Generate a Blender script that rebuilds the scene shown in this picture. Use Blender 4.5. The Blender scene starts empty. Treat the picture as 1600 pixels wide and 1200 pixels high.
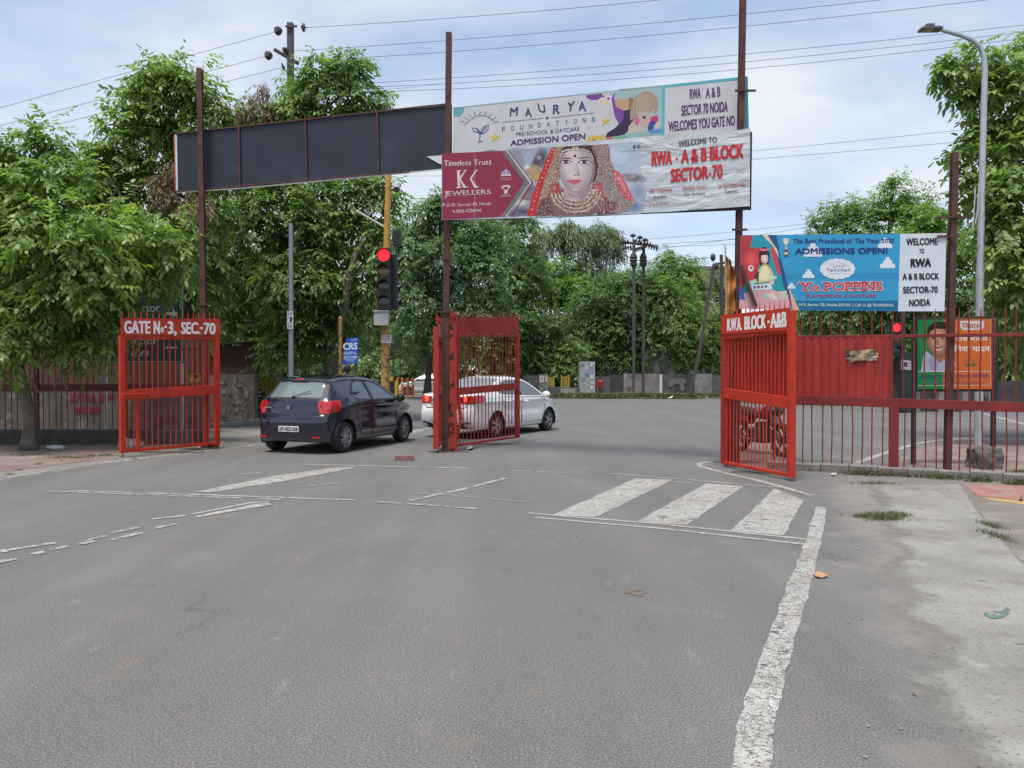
import bpy, bmesh, math, random
import numpy as np
from mathutils import Vector, Matrix
R = math.radians
SC = bpy.context.scene
COL = SC.collection
random.seed(7)

# ------------------------------------------------------------------ camera, sky, sun, exposure
F, CX, CY, HZ, EYE = 1200.0, 800.0, 600.0, 583.0, 1.55      # focal length and horizon in photo pixels, eye height in m
PITCH = math.atan((CY - HZ) / F)
cam_d = bpy.data.cameras.new('camera'); cam = bpy.data.objects.new('camera', cam_d); COL.objects.link(cam)
cam_d.sensor_width = 36.0; cam_d.lens = 27.0; cam_d.clip_start = 0.05; cam_d.clip_end = 3000
cam.location = (0, 0, EYE); cam.rotation_euler = (R(90) - PITCH, 0, 0)
SC.camera = cam

SUN_EL, SUN_AZ = R(70), R(205)          # azimuth clockwise from +Y: behind the camera
wd = bpy.data.worlds.new('World'); SC.world = wd; wd.use_nodes = True
nt = wd.node_tree; N, L = nt.nodes, nt.links
N.clear()
out = N.new('ShaderNodeOutputWorld'); bg = N.new('ShaderNodeBackground'); bg.inputs['Strength'].default_value = 0.105
sky = N.new('ShaderNodeTexSky'); sky.sky_type = 'NISHITA'; sky.sun_disc = False
sky.sun_elevation = SUN_EL; sky.sun_rotation = SUN_AZ; sky.air_density = 1.0; sky.dust_density = 1.2; sky.ozone_density = 1.2
tc = N.new('ShaderNodeTexCoord')
sep = N.new('ShaderNodeSeparateXYZ'); L.new(tc.outputs['Generated'], sep.inputs[0])
zz = N.new('ShaderNodeMath'); zz.operation = 'MAXIMUM'; zz.inputs[1].default_value = 0.0; L.new(sep.outputs['Z'], zz.inputs[0])
za = N.new('ShaderNodeMath'); za.operation = 'ADD'; za.inputs[1].default_value = 0.22; L.new(zz.outputs[0], za.inputs[0])
dv = N.new('ShaderNodeVectorMath'); dv.operation = 'DIVIDE'
cmb = N.new('ShaderNodeCombineXYZ')
for i in range(3): L.new(za.outputs[0], cmb.inputs[i])
L.new(tc.outputs['Generated'], dv.inputs[0]); L.new(cmb.outputs[0], dv.inputs[1])
mp = N.new('ShaderNodeMapping'); mp.inputs['Scale'].default_value = (0.75, 1.2, 1.0); mp.inputs['Location'].default_value = (0.2, 6.1, 3.3)
mp.inputs['Rotation'].default_value = (0, 0, R(-28))
L.new(dv.outputs[0], mp.inputs[0])
n1 = N.new('ShaderNodeTexNoise'); n1.inputs['Scale'].default_value = 0.95; n1.inputs['Detail'].default_value = 7; n1.inputs['Roughness'].default_value = 0.56
n1.inputs['Distortion'].default_value = 0.35
L.new(mp.outputs[0], n1.inputs['Vector'])
# more cloud towards the west (-X), thinner veil towards the east
wx = N.new('ShaderNodeMath'); wx.operation = 'MULTIPLY_ADD'; wx.inputs[1].default_value = -0.08; L.new(sep.outputs['X'], wx.inputs[0]); L.new(n1.outputs['Fac'], wx.inputs[2])
cr = N.new('ShaderNodeValToRGB'); cr.color_ramp.elements[0].position = 0.40; cr.color_ramp.elements[1].position = 0.57
cr.color_ramp.elements[0].color = (0.38, 0.38, 0.38, 1); cr.color_ramp.elements[1].color = (1, 1, 1, 1)
L.new(wx.outputs[0], cr.inputs[0])
n2 = N.new('ShaderNodeTexNoise'); n2.inputs['Scale'].default_value = 2.2; n2.inputs['Detail'].default_value = 6
L.new(mp.outputs[0], n2.inputs['Vector'])
cc = N.new('ShaderNodeValToRGB'); cc.color_ramp.elements[0].position = 0.34; cc.color_ramp.elements[1].position = 0.60
SKYK = 6.0
cc.color_ramp.elements[0].color = (0.50, 0.63, 0.86, 1); cc.color_ramp.elements[1].color = (0.84, 0.895, 0.97, 1)
hb = N.new('ShaderNodeMapRange'); hb.inputs[1].default_value = 0.0; hb.inputs[2].default_value = 0.38; hb.inputs[3].default_value = 0.20; hb.inputs[4].default_value = 0.0; L.new(zz.outputs[0], hb.inputs[0])
hs = N.new('ShaderNodeMath'); hs.operation = 'ADD'; L.new(n2.outputs['Fac'], hs.inputs[0]); L.new(hb.outputs[0], hs.inputs[1])
L.new(hs.outputs[0], cc.inputs[0])
cs = N.new('ShaderNodeVectorMath'); cs.operation = 'SCALE'; cs.inputs['Scale'].default_value = SKYK; L.new(cc.outputs[0], cs.inputs[0])
hzr = N.new('ShaderNodeMapRange'); hzr.inputs[1].default_value = 0.02; hzr.inputs[2].default_value = 0.34; hzr.inputs[3].default_value = 0.85; hzr.inputs[4].default_value = 0.0; L.new(zz.outputs[0], hzr.inputs[0])
mxf = N.new('ShaderNodeMath'); mxf.operation = 'MAXIMUM'; L.new(cr.outputs[0], mxf.inputs[0]); L.new(hzr.outputs[0], mxf.inputs[1])
mx = N.new('ShaderNodeMix'); mx.data_type = 'RGBA'
L.new(mxf.outputs[0], mx.inputs[0]); skb = N.new('ShaderNodeVectorMath'); skb.operation = 'SCALE'; skb.inputs['Scale'].default_value = 1.25; L.new(sky.outputs[0], skb.inputs[0]); L.new(skb.outputs[0], mx.inputs[6]); L.new(cs.outputs[0], mx.inputs[7])
L.new(mx.outputs[2], bg.inputs['Color']); L.new(bg.outputs[0], out.inputs[0])

sd = bpy.data.lights.new('sun', 'SUN'); sd.energy = 2.7; sd.angle = R(19); sd.color = (1.0, 0.955, 0.88)
sun = bpy.data.objects.new('sun', sd); COL.objects.link(sun)
sun.rotation_euler = (R(90) - SUN_EL, 0, math.pi - SUN_AZ)
SC.view_settings.view_transform = 'Standard'; SC.view_settings.look = 'None'
SC.view_settings.exposure = 0.66; SC.view_settings.gamma = 1.0
SC.render.film_transparent = False
SC.cycles.max_bounces = 7; SC.cycles.diffuse_bounces = 4; SC.cycles.glossy_bounces = 3; SC.cycles.transparent_max_bounces = 8
SC.cycles.transmission_bounces = 4

# ------------------------------------------------------------------ geometry helpers
def ray(px, py):
    u, v = (px - CX) / F, (py - CY) / F
    cp, sp = math.cos(PITCH), math.sin(PITCH)
    return Vector((u, cp - v * sp, -sp - v * cp))
def at(px, py, Y):
    d = ray(px, py); t = Y / d.y
    return Vector((d.x * t, Y, EYE + d.z * t))
def gp(px, py, z=0.0):
    d = ray(px, py); t = (z - EYE) / d.z
    return Vector((d.x * t, d.y * t, z))
def s2l(c):
    c = c / 255.0
    return c / 12.92 if c <= 0.04045 else ((c + 0.055) / 1.055) ** 2.4
def rgb(r, g, b, k=1.0):
    return (min(s2l(r) * k, .9), min(s2l(g) * k, .9), min(s2l(b) * k, .9))

ORG = {}
def props(o, label=None, cat=None, group=None, kind=None):
    if label: o['label'] = label
    if cat: o['category'] = cat
    if group: o['group'] = group
    if kind: o['kind'] = kind
    return o
def thing(name, loc, label, cat, group=None, rotz=0.0):
    o = bpy.data.objects.new(name, None); COL.objects.link(o); o.empty_display_size = 0.2
    o.location = loc; o.rotation_euler = (0, 0, rotz)
    ORG[o.name] = Vector(loc) if rotz == 0 else Vector((0, 0, 0))
    return props(o, label, cat, group)

class MB:
    def __init__(s): s.v = []; s.f = []; s.m = []
    def add(s, vs, fs, m=0):
        b = len(s.v); s.v += [tuple(v) for v in vs]
        for f in fs: s.f.append([i + b for i in f]); s.m.append(m)
        return s
    def poly(s, pts, m=0): return s.add(pts, [list(range(len(pts)))], m)
    def box(s, c, d, rot=None, m=0):
        c = Vector(c); vs = []
        for x in (-.5, .5):
            for y in (-.5, .5):
                for z in (-.5, .5):
                    p = Vector((x * d[0], y * d[1], z * d[2]))
                    if rot is not None: p = rot @ p
                    vs.append(c + p)
        return s.add(vs, [(0, 1, 3, 2), (4, 6, 7, 5), (0, 4, 5, 1), (2, 3, 7, 6), (0, 2, 6, 4), (1, 5, 7, 3)], m)
    def bar(s, p, q, w, h=None, up=(0, 0, 1), m=0):
        p, q = Vector(p), Vector(q); h = h or w
        d = (q - p); l = d.length; d = d.normalized(); up = Vector(up)
        if abs(d.dot(up)) > .98: up = Vector((0, 1, 0)) if abs(d.y) < .9 else Vector((1, 0, 0))
        a = d.cross(up).normalized(); b = a.cross(d)
        rot = Matrix((a, d, b)).transposed()
        return s.box((p + q) / 2, (w, l, h), rot, m)
    def tube(s, pts, r, seg=8, m=0, caps=True):
        pts = [Vector(p) for p in pts]; n = len(pts)
        rs = r if isinstance(r, (list, tuple)) else [r] * n
        vs = []; prev = None
        for i, p in enumerate(pts):
            d = (pts[min(i + 1, n - 1)] - pts[max(i - 1, 0)]).normalized()
            if prev is None:
                a = d.cross(Vector((0, 0, 1)))
                if a.length < .1: a = d.cross(Vector((0, 1, 0)))
            else: a = prev - d * prev.dot(d)
            a.normalize(); prev = a; b = d.cross(a)
            for k in range(seg):
                t = 2 * math.pi * k / seg
                vs.append(p + (a * math.cos(t) + b * math.sin(t)) * rs[i])
        fs = []
        for i in range(n - 1):
            for k in range(seg):
                k2 = (k + 1) % seg
                fs.append((i * seg + k, i * seg + k2, (i + 1) * seg + k2, (i + 1) * seg + k))
        if caps: fs += [list(range(seg))[::-1], [(n - 1) * seg + k for k in range(seg)]]
        return s.add(vs, fs, m)
    def lathe(s, c, prof, seg=20, axis='Z', m=0, rot=None, caps=True):
        c = Vector(c); vs = []; n = len(prof)
        for (r, h) in prof:
            for k in range(seg):
                t = 2 * math.pi * k / seg
                p = Vector((r * math.cos(t), r * math.sin(t), h))
                if axis == 'Y': p = Vector((p.x, p.z, p.y))
                elif axis == 'X': p = Vector((p.z, p.x, p.y))
                if rot is not None: p = rot @ p
                vs.append(c + p)
        fs = []
        for i in range(n - 1):
            for k in range(seg):
                k2 = (k + 1) % seg
                fs.append((i * seg + k, i * seg + k2, (i + 1) * seg + k2, (i + 1) * seg + k))
        if caps and prof[0][0] > 1e-5: fs.append(list(range(seg))[::-1])
        if caps and prof[-1][0] > 1e-5: fs.append([(n - 1) * seg + k for k in range(seg)])
        return s.add(vs, fs, m)
    def prism(s, pts, d, m=0):      # pts: loop of 3-D points, extruded along vector d
        d = Vector(d); n = len(pts); a = [Vector(p) for p in pts]
        vs = a + [p + d for p in a]
        fs = [list(range(n))[::-1], list(range(n, 2 * n))] + [(i, (i + 1) % n, n + (i + 1) % n, n + i) for i in range(n)]
        return s.add(vs, fs, m)
    def build(s, name, mats, parent=None, smooth=False, local=False, bevel=0, fixn=True):
        mats = mats if isinstance(mats, (list, tuple)) else [mats]
        o_ = Vector((0, 0, 0))
        if parent is not None and not local: o_ = ORG.get(parent.name, o_)
        me = bpy.data.meshes.new(name)
        me.from_pydata([(v[0] - o_.x, v[1] - o_.y, v[2] - o_.z) for v in s.v], [], s.f)
        for m in mats: me.materials.append(m)
        if len(mats) > 1: me.polygons.foreach_set('material_index', s.m)
        if fixn or bevel:
            bm = bmesh.new(); bm.from_mesh(me)
            if fixn: bmesh.ops.recalc_face_normals(bm, faces=bm.faces[:])
            if bevel:
                es = [e for e in bm.edges if len(e.link_faces) == 2 and e.calc_face_angle(0) > .6]
                bmesh.ops.bevel(bm, geom=es, offset=bevel, segments=2, affect='EDGES', profile=.6, clamp_overlap=True)
            bm.to_mesh(me); bm.free()
        if smooth:
            me.polygons.foreach_set('use_smooth', [True] * len(me.polygons))
            if smooth != 'all': me.set_sharp_from_angle(angle=R(38))
        me.update()
        o = bpy.data.objects.new(name, me); COL.objects.link(o)
        if parent is not None: o.parent = parent
        ORG[o.name] = o_
        return o

def fast_mesh(name, co, faces4, mats, parent=None, var=None, mi=None, smooth=False, tri=False):
    """co (n,3) world coordinates, faces4 (m,k)"""
    o_ = np.array(ORG.get(parent.name, (0, 0, 0)) if parent is not None else (0, 0, 0), dtype=np.float64)
    co = (co - o_).astype(np.float32); k = faces4.shape[1]; m = len(faces4)
    me = bpy.data.meshes.new(name)
    me.vertices.add(len(co)); me.vertices.foreach_set('co', co.ravel())
    me.loops.add(m * k); me.loops.foreach_set('vertex_index', faces4.astype(np.int32).ravel())
    me.polygons.add(m); me.polygons.foreach_set('loop_start', np.arange(0, m * k, k, dtype=np.int32))
    for x in (mats if isinstance(mats, (list, tuple)) else [mats]): me.materials.append(x)
    if mi is not None: me.polygons.foreach_set('material_index', mi.astype(np.int32))
    if smooth: me.polygons.foreach_set('use_smooth', np.ones(m, dtype=bool))
    me.update(calc_edges=True); me.validate()
    if var is not None:
        a = me.attributes.new('var', 'FLOAT', 'FACE'); a.data.foreach_set('value', var.astype(np.float32))
    o = bpy.data.objects.new(name, me); COL.objects.link(o)
    if parent is not None: o.parent = parent; ORG[o.name] = Vector(o_)
    return o

def copy_tree(o, parent=None, dloc=None):
    c = o.copy(); COL.objects.link(c); c.parent = parent
    ORG[c.name] = ORG.get(o.name, Vector((0, 0, 0)))
    if dloc is not None: c.location = Vector(c.location) + Vector(dloc)
    for ch in list(o.children): copy_tree(ch, c)
    return c

# ------------------------------------------------------------------ materials
def nodes_of(m):
    m.use_nodes = True
    return m.node_tree.nodes, m.node_tree.links
def noise(N, L, vec, scale, detail=5, rough=.55, dist=0):
    n = N.new('ShaderNodeTexNoise'); n.inputs['Scale'].default_value = scale; n.inputs['Detail'].default_value = detail
    n.inputs['Roughness'].default_value = rough; n.inputs['Distortion'].default_value = dist
    if vec is not None: L.new(vec, n.inputs['Vector'])
    return n.outputs['Fac']
KALB = .84        # one scale for every surface's own colour, set with the exposure
def ramp(N, L, src, stops):
    r = N.new('ShaderNodeValToRGB'); e = r.color_ramp.elements
    while len(e) < len(stops): e.new(.5)
    for i, (p, c) in enumerate(stops):
        e[i].position = p; e[i].color = (c, c, c, 1) if isinstance(c, (int, float)) else (*[x * KALB for x in c], 1)
    L.new(src, r.inputs[0]); return r.outputs[0]
def mixc(N, L, fac, a, b, mode='MIX'):
    m = N.new('ShaderNodeMix'); m.data_type = 'RGBA'; m.blend_type = mode
    for sock, val in ((0, fac), (6, a), (7, b)):
        if hasattr(val, 'is_linked') or isinstance(val, bpy.types.NodeSocket): L.new(val, m.inputs[sock])
        elif sock == 0: m.inputs[0].default_value = val
        else: m.inputs[sock].default_value = (*[x * (KALB if mode == 'MIX' else 1) for x in val], 1)
    return m.outputs[2]
MATS = {}
def mk(name, col, rough=.6, metal=0, var=.15, scale=4, bump=0, bscale=40, spots=None, spec=.5, coat=0, stretch=None, emit=None, estr=1):
    if name in MATS: return MATS[name]
    m = bpy.data.materials.new(name); N, L = nodes_of(m); b = N['Principled BSDF']
    tc = N.new('ShaderNodeTexCoord'); vec = tc.outputs['Object']
    if stretch:
        mp = N.new('ShaderNodeMapping'); mp.inputs['Scale'].default_value = stretch; L.new(vec, mp.inputs[0]); vec = mp.outputs[0]
    lo = tuple(c * (1 - var) for c in col); hi = tuple(min(c * (1 + var), .95) for c in col)
    c = ramp(N, L, noise(N, L, vec, scale, 6), [(.3, lo), (.7, hi)])
    for sp in (spots or []):
        scol, sscale, th, soft = sp
        f = ramp(N, L, noise(N, L, vec, sscale, 8, .62), [(th, 0.0), (min(th + soft, 1), 1.0)])
        c = mixc(N, L, f, c, scol)
    L.new(c, b.inputs['Base Color'])
    b.inputs['Roughness'].default_value = rough; b.inputs['Metallic'].default_value = metal
    b.inputs['Specular IOR Level'].default_value = spec; b.inputs['Coat Weight'].default_value = coat; b.inputs['Coat Roughness'].default_value = .04
    if bump:
        bn = N.new('ShaderNodeBump'); bn.inputs['Strength'].default_value = bump; bn.inputs['Distance'].default_value = .02
        L.new(noise(N, L, vec, bscale, 4), bn.inputs['Height']); L.new(bn.outputs[0], b.inputs['Normal'])
    if emit: b.inputs['Emission Color'].default_value = (*emit, 1); b.inputs['Emission Strength'].default_value = estr
    MATS[name] = m; return m
def ink(r, g, b, k=1.0, rough=.55):
    key = f'print {int(r)} {int(g)} {int(b)} {k:.2f}'
    return mk(key, rgb(r, g, b, k), rough, var=.07, scale=3, spec=.3)

RUST = mk('rusty steel', (.100, .043, .040), .75, var=.35, scale=5, bump=.25, bscale=60, spots=[((.05, .018, .014), 9, .62, .15), ((.22, .07, .045), 14, .66, .12)], spec=.3)
GATE_RED = mk('gate red paint', (.55, .042, .018), .5, var=.16, scale=2.2, bump=.12, bscale=40, spots=[((.34, .030, .020), 3.5, .54, .16), ((.40, .13, .08), 9, .66, .10), ((.085, .025, .018), 19, .665, .05)], spec=.3)
OLD_RED = mk('faded red paint', (.38, .032, .023), .55, var=.2, scale=2.5, bump=.12, bscale=40, spots=[((.19, .022, .020), 4, .55, .15), ((.34, .12, .09), 10, .66, .10), ((.06, .02, .016), 18, .655, .05)], spec=.3)
FENCE_RED = mk('fence red paint', (.215, .027, .025), .6, var=.22, scale=2.5, bump=.12, bscale=40, spots=[((.13, .019, .018), 5, .54, .15), ((.33, .035, .024), 3, .62, .12), ((.07, .022, .018), 16, .64, .06)], spec=.3)
SHEET_RED = mk('sheet red paint', (.33, .032, .026), .5, var=.22, scale=2.5, bump=.1, bscale=8, spots=[((.34, .026, .016), 2.2, .60, .14), ((.30, .20, .13), 9, .71, .05)], spec=.35, stretch=(2.2, 2.2, .6))
RUST_PATCH = mk('flaking rust', (.36, .045, .03), .7, var=.15, scale=4, bump=.3, bscale=30, spots=[((.045, .018, .014), 6.5, .50, .05)], spec=.25)
DARK_RED = mk('dark red fence paint', (.16, .02, .02), .6, var=.2, scale=4, spec=.25)  # a plain darker red, for the foot plate
STEEL = mk('galvanised steel', (.50, .53, .56), .42, metal=.55, var=.12, scale=3, spec=.5)
GREYPOLE = mk('grey painted pole', (.30, .33, .36), .45, metal=.3, var=.12, scale=4)
BLACKM = mk('black plastic', (.018, .018, .02), .55, var=.2, scale=5)
BLACKR = mk('rubber', (.022, .022, .022), .8, var=.2, scale=8)
DARKMETAL = mk('dark iron', (.045, .038, .036), .7, var=.3, scale=6, bump=.1)
YELLOWP = mk('yellow pole paint', (.52, .30, .05), .6, var=.15, scale=4, spots=[((.20, .12, .06), 7, .60, .1)])
YELLOWR = mk('yellow pole flaking', (.42, .25, .07), .7, var=.25, scale=4, spots=[((.13, .07, .045), 9, .50, .08), ((.45, .42, .36), 13, .66, .04)])
WHITEP = mk('white paint', (.72, .73, .73), .5, var=.06, scale=5)
BARK = mk('tree bark', (.17, .145, .12), .9, var=.35, scale=8, bump=.6, bscale=22, spots=[((.28, .26, .23), 5, .6, .15)], stretch=(1, 1, .4), spec=.2)
BARKD = mk('dark bark', (.075, .06, .05), .9, var=.35, scale=6, bump=.5, bscale=16, stretch=(1, 1, .4), spec=.2)
CONC = mk('concrete', (.30, .29, .27), .9, var=.22, scale=2.5, bump=.3, bscale=60, spots=[((.18, .17, .16), 3.5, .58, .2)], spec=.2)
GREYWALL = mk('grey wall', (.115, .115, .115), .9, var=.3, scale=1.2, spots=[((.20, .19, .185), 2, .6, .15)], spec=.2)
PALEWALL = mk('pale wall plaster', (.25, .24, .228), .9, var=.25, scale=.9, spots=[((.12, .115, .11), 1.3, .52, .12), ((.36, .35, .34), 4, .60, .08)], spec=.2)  # base darkened, shade under the far trees is in the colour

def worn(m, scale, th, soft, detail=7, edge=None):
    """wear a surface through to what lies under it: noise opens holes; edge(N, L, vec) may give a further cover value"""
    N, L = m.node_tree.nodes, m.node_tree.links; tc = N.new('ShaderNodeTexCoord')
    a = ramp(N, L, noise(N, L, tc.outputs['Object'], scale, detail, .65), [(th, 1.0), (th + soft, 0.0)])
    if edge:
        mu = N.new('ShaderNodeMath'); mu.operation = 'MULTIPLY'; L.new(a, mu.inputs[0]); L.new(edge(N, L, tc.outputs['Object']), mu.inputs[1]); a = mu.outputs[0]
    t = N.new('ShaderNodeBsdfTransparent'); ms = N.new('ShaderNodeMixShader'); L.new(a, ms.inputs[0]); L.new(t.outputs[0], ms.inputs[1]); L.new(N['Principled BSDF'].outputs[0], ms.inputs[2])
    L.new(ms.outputs[0], N['Material Output'].inputs[0]); return m

def leaf_mat(name, c0, c1, c2, trans=.28, rough=.42):
    m = bpy.data.materials.new(name); N, L = nodes_of(m); b = N['Principled BSDF']
    a = N.new('ShaderNodeAttribute'); a.attribute_name = 'var'
    c = ramp(N, L, a.outputs['Fac'], [(0, c0), (.55, c1), (1, c2)])
    L.new(c, b.inputs['Base Color']); b.inputs['Roughness'].default_value = rough; b.inputs['Specular IOR Level'].default_value = .6
    t = N.new('ShaderNodeBsdfTranslucent')
    tcm = mixc(N, L, 1.0, c, (1.15, 1.35, .55), 'MULTIPLY'); L.new(tcm, t.inputs['Color'])
    ms = N.new('ShaderNodeMixShader'); ms.inputs[0].default_value = trans
    L.new(b.outputs[0], ms.inputs[1]); L.new(t.outputs[0], ms.inputs[2])
    L.new(ms.outputs[0], N['Material Output'].inputs[0]); return m
LEAF_NEAR = leaf_mat('broad leaf', (.145, .228, .076), (.245, .365, .098), (.39, .52, .13), .46, .42)
LEAF_MID = leaf_mat('mid green leaf', (.122, .205, .076), (.208, .322, .098), (.34, .47, .125), .46, .42)
LEAF_FAR = leaf_mat('dark leaf', (.100, .175, .072), (.165, .272, .094), (.27, .40, .12), .42, .46)
LEAF_BRIGHT = leaf_mat('bright leaf', (.130, .220, .050), (.215, .355, .072), (.31, .47, .10), .42, .45)
LEAF_OLIVE = leaf_mat('olive leaf', (.100, .155, .080), (.165, .240, .105), (.25, .33, .14), .38, .45)
LEAF_DEAD = leaf_mat('dry leaf', (.17, .105, .075), (.26, .17, .12), (.35, .25, .17), .3, .7)
LEAF_PALE = leaf_mat('pale leaf', (.100, .180, .096), (.185, .300, .145), (.31, .44, .20), .36, .40)
GRASSM = leaf_mat('grass blade', (.07, .088, .036), (.11, .13, .055), (.24, .21, .12), .25, .6)

# ------------------------------------------------------------------ lettering and printed boards
_GL = {}
def glyphs(body, bold=0.0):
    key = (body, bold)
    if key not in _GL:
        cu = bpy.data.curves.new('type', 'FONT'); cu.body = body; cu.size = 1; cu.offset = bold; cu.resolution_u = 3; cu.fill_mode = 'FRONT'
        ob = bpy.data.objects.new('type', cu); me = ob.to_mesh()
        v = np.array([x.co[:2] for x in me.vertices]) if len(me.vertices) else np.zeros((0, 2))
        f = [list(p.vertices) for p in me.polygons]
        ob.to_mesh_clear(); bpy.data.objects.remove(ob); bpy.data.curves.remove(cu)
        _GL[key] = (v, f)
    return _GL[key]
_b = [(.12, 0), (.12, 1)]
SERIF = dict(J=[(.8, 1)], E=_b, W=[(.07, 1), (.93, 1)], L=_b, R=_b + [(.92, 0)], T=[(.5, 0)], i=[(.5, 0)], m=[(.08, 0), (.5, 0), (.92, 0)], Y=[(.5, 0), (.07, 1), (.93, 1)],
             P=_b, I=[(.5, 0), (.5, 1)], N=_b + [(.92, 1)], A=[(.06, 0), (.94, 0)], H=_b + [(.9, 0), (.9, 1)], D=_b, K=_b + [(.9, 0), (.9, 1)], B=_b, l=[(.5, 0)], r=[(.2, 0)],
             n=[(.15, 0), (.88, 0)], h=[(.12, 0), (.88, 0), (.1, 1)], f=[(.4, 0)], F=_b)
def set_type(body, bold=0.0, serif=0.0, track=.0):
    """verts (n,2) in a 0..1 box, faces"""
    if not serif and not track:
        v, f = glyphs(body, bold)
    else:
        vs, f, x = [], [], 0.0
        for ch in body:
            if ch == ' ': x += .28 + track; continue
            v, ff = glyphs(ch, bold)
            if not len(v): continue
            lo, hi = v.min(0), v.max(0); w = hi[0] - lo[0]
            b = sum(len(q) for q in vs); vs.append(v - [lo[0] - x, 0]); f += [[i + b for i in q] for q in ff]
            if serif:
                for (fx, top) in SERIF.get(ch, []):
                    yy = .725 if top else 0.0
                    if top and ch in 'hl': yy = .75
                    h = .075; b = sum(len(q) for q in vs); c = x + fx * w
                    y0 = yy - h if top else yy - bold
                    vs.append(np.array([[c - serif, y0], [c + serif, y0], [c + serif, y0 + h + bold], [c - serif, y0 + h + bold]])); f.append([b, b + 1, b + 2, b + 3])
            x += w + .09 + track
        v = np.concatenate(vs)
    lo, hi = v.min(0), v.max(0)
    return (v - lo) / np.maximum(hi - lo, 1e-6), f

class Board:
    """a flat upright board: print is laid on its real plane, found through the photograph's pixels"""
    def __init__(s, root, a, za, b, zb, step=.00004):
        A, B = at(a[0], a[1], za), at(b[0], b[1], zb)
        d = Vector((B.x - A.x, B.y - A.y, 0)).normalized()
        s.o = A; s.d = d; s.n = Vector((d.y, -d.x, 0)); s.root = root; s.step = step; s.k = 0
        s.z = (0, 0, 1.0); s.pic = MB(); s.txt = MB(); s.pm = []; s.tm = []; s.kk = 1.0
    def pt(s, x, y, off=0.0):
        px, py = s.z[0] + x / s.z[2], s.z[1] + y / s.z[2]
        r = ray(px, py); e = Vector((0, 0, EYE))
        t = (s.o - e).dot(s.n) / r.dot(s.n)
        return e + r * t + s.n * off
    def mi(s, lst, c):
        m = c if isinstance(c, bpy.types.Material) else ink(*c, s.kk)
        if m not in lst: lst.append(m)
        return lst.index(m)
    def poly(s, pts, c, lay=None):
        if lay is None: s.k += 1; lay = s.k
        s.pic.poly([s.pt(x, y, lay * s.step) for x, y in pts], s.mi(s.pm, c))
    def ell(s, x, y, rx, ry, c, rot=0, n=18, lay=None, a0=0, a1=360):
        ca, sa = math.cos(R(rot)), math.sin(R(rot)); pts = []
        for i in range(n):
            t = R(a0 + (a1 - a0) * i / (n if a1 - a0 >= 360 else n - 1)); u, v = rx * math.cos(t), ry * math.sin(t)
            pts.append((x + u * ca - v * sa, y + u * sa + v * ca))
        s.poly(pts, c, lay)
    def line(s, pts, w, c, lay=None, txt=False):
        if lay is None: s.k += 1; lay = s.k
        L_, R_ = [], []
        for i, (x, y) in enumerate(pts):
            x0, y0 = pts[max(i - 1, 0)]; x1, y1 = pts[min(i + 1, len(pts) - 1)]
            l = math.hypot(x1 - x0, y1 - y0) or 1; nx, ny = -(y1 - y0) / l * w / 2, (x1 - x0) / l * w / 2
            L_.append((x + nx, y + ny)); R_.append((x - nx, y - ny))
        mb, lst = (s.txt, s.tm) if txt else (s.pic, s.pm)
        m = s.mi(lst, c)
        for i in range(len(pts) - 1):
            mb.poly([s.pt(*q, lay * s.step) for q in (L_[i], L_[i + 1], R_[i + 1], R_[i])], m)
    def text(s, body, tl, tr, hl, hr, c, bold=0.0, serif=0.0, track=0.0, lay=None, slant=0.0):
        """tl,tr: top corners of the lettering's box; hl,hr: its height at either end"""
        if lay is None: s.k += 1; lay = s.k
        v, f = set_type(body, 0, serif, track)
        b = bold * 1.1; W_ = math.hypot(tr[0] - tl[0], tr[1] - tl[1]); hm = (hl + hr) / 2; m = s.mi(s.tm, c)
        bx, by = b * hm / W_, b * .7                       # the letters' box shrinks by what the weight adds
        for q, (dx, dy) in enumerate([(0, 0)] if not bold else [(-1, -1), (1, 1), (-1, 1), (1, -1), (0, 0)] if bold > .015 else [(-1, 0), (1, 0)]):
            vs = []
            for (u, w) in v:
                u = bx + u * (1 - 2 * bx) + dx * bx; w = by + w * (1 - 2 * by) + dy * by
                x = tl[0] + (tr[0] - tl[0]) * u; yt = tl[1] + (tr[1] - tl[1]) * u; h = hl + (hr - hl) * u
                vs.append(s.pt(x + slant * h * w, yt + h * (1 - w), (lay + q * .3) * s.step))
            s.txt.add(vs, f, m)
    def soft(s, x, y, rx, ry, c0, c1, rot=0, n=7):            # a blurred spot: rings running from the ground colour c0 to c1
        for i in range(n):
            t = (i + 1) / n; k = 1 - i / n * .85
            s.ell(x, y, rx * k, ry * k, tuple(a + (b - a) * t ** .8 for a, b in zip(c0, c1)), rot)
    def blend(s, A, B, c0, c1, n=8):                          # outline A shaded into outline B (same number of points)
        for i in range(n):
            t = i / (n - 1); s.poly([(a[0] + (b[0] - a[0]) * t, a[1] + (b[1] - a[1]) * t) for a, b in zip(A, B)], tuple(p + (q - p) * t for p, q in zip(c0, c1)))
    def flush(s, pname='printed_picture', tname='lettering'):
        if s.pic.f: s.pic.build(pname, s.pm, s.root, fixn=False)
        if s.txt.f: s.txt.build(tname, s.tm, s.root, fixn=False)

# ------------------------------------------------------------------ gates, posts, fence
def spear(mb, x, y, z, h, w, m=0):
    mb.add([(x - w / 2, y, z), (x, y - w / 2, z), (x + w / 2, y, z), (x, y + w / 2, z), (x, y, z + h)], [(0, 1, 4), (1, 2, 4), (2, 3, 4), (3, 0, 4), (0, 3, 2, 1)], m)

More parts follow.
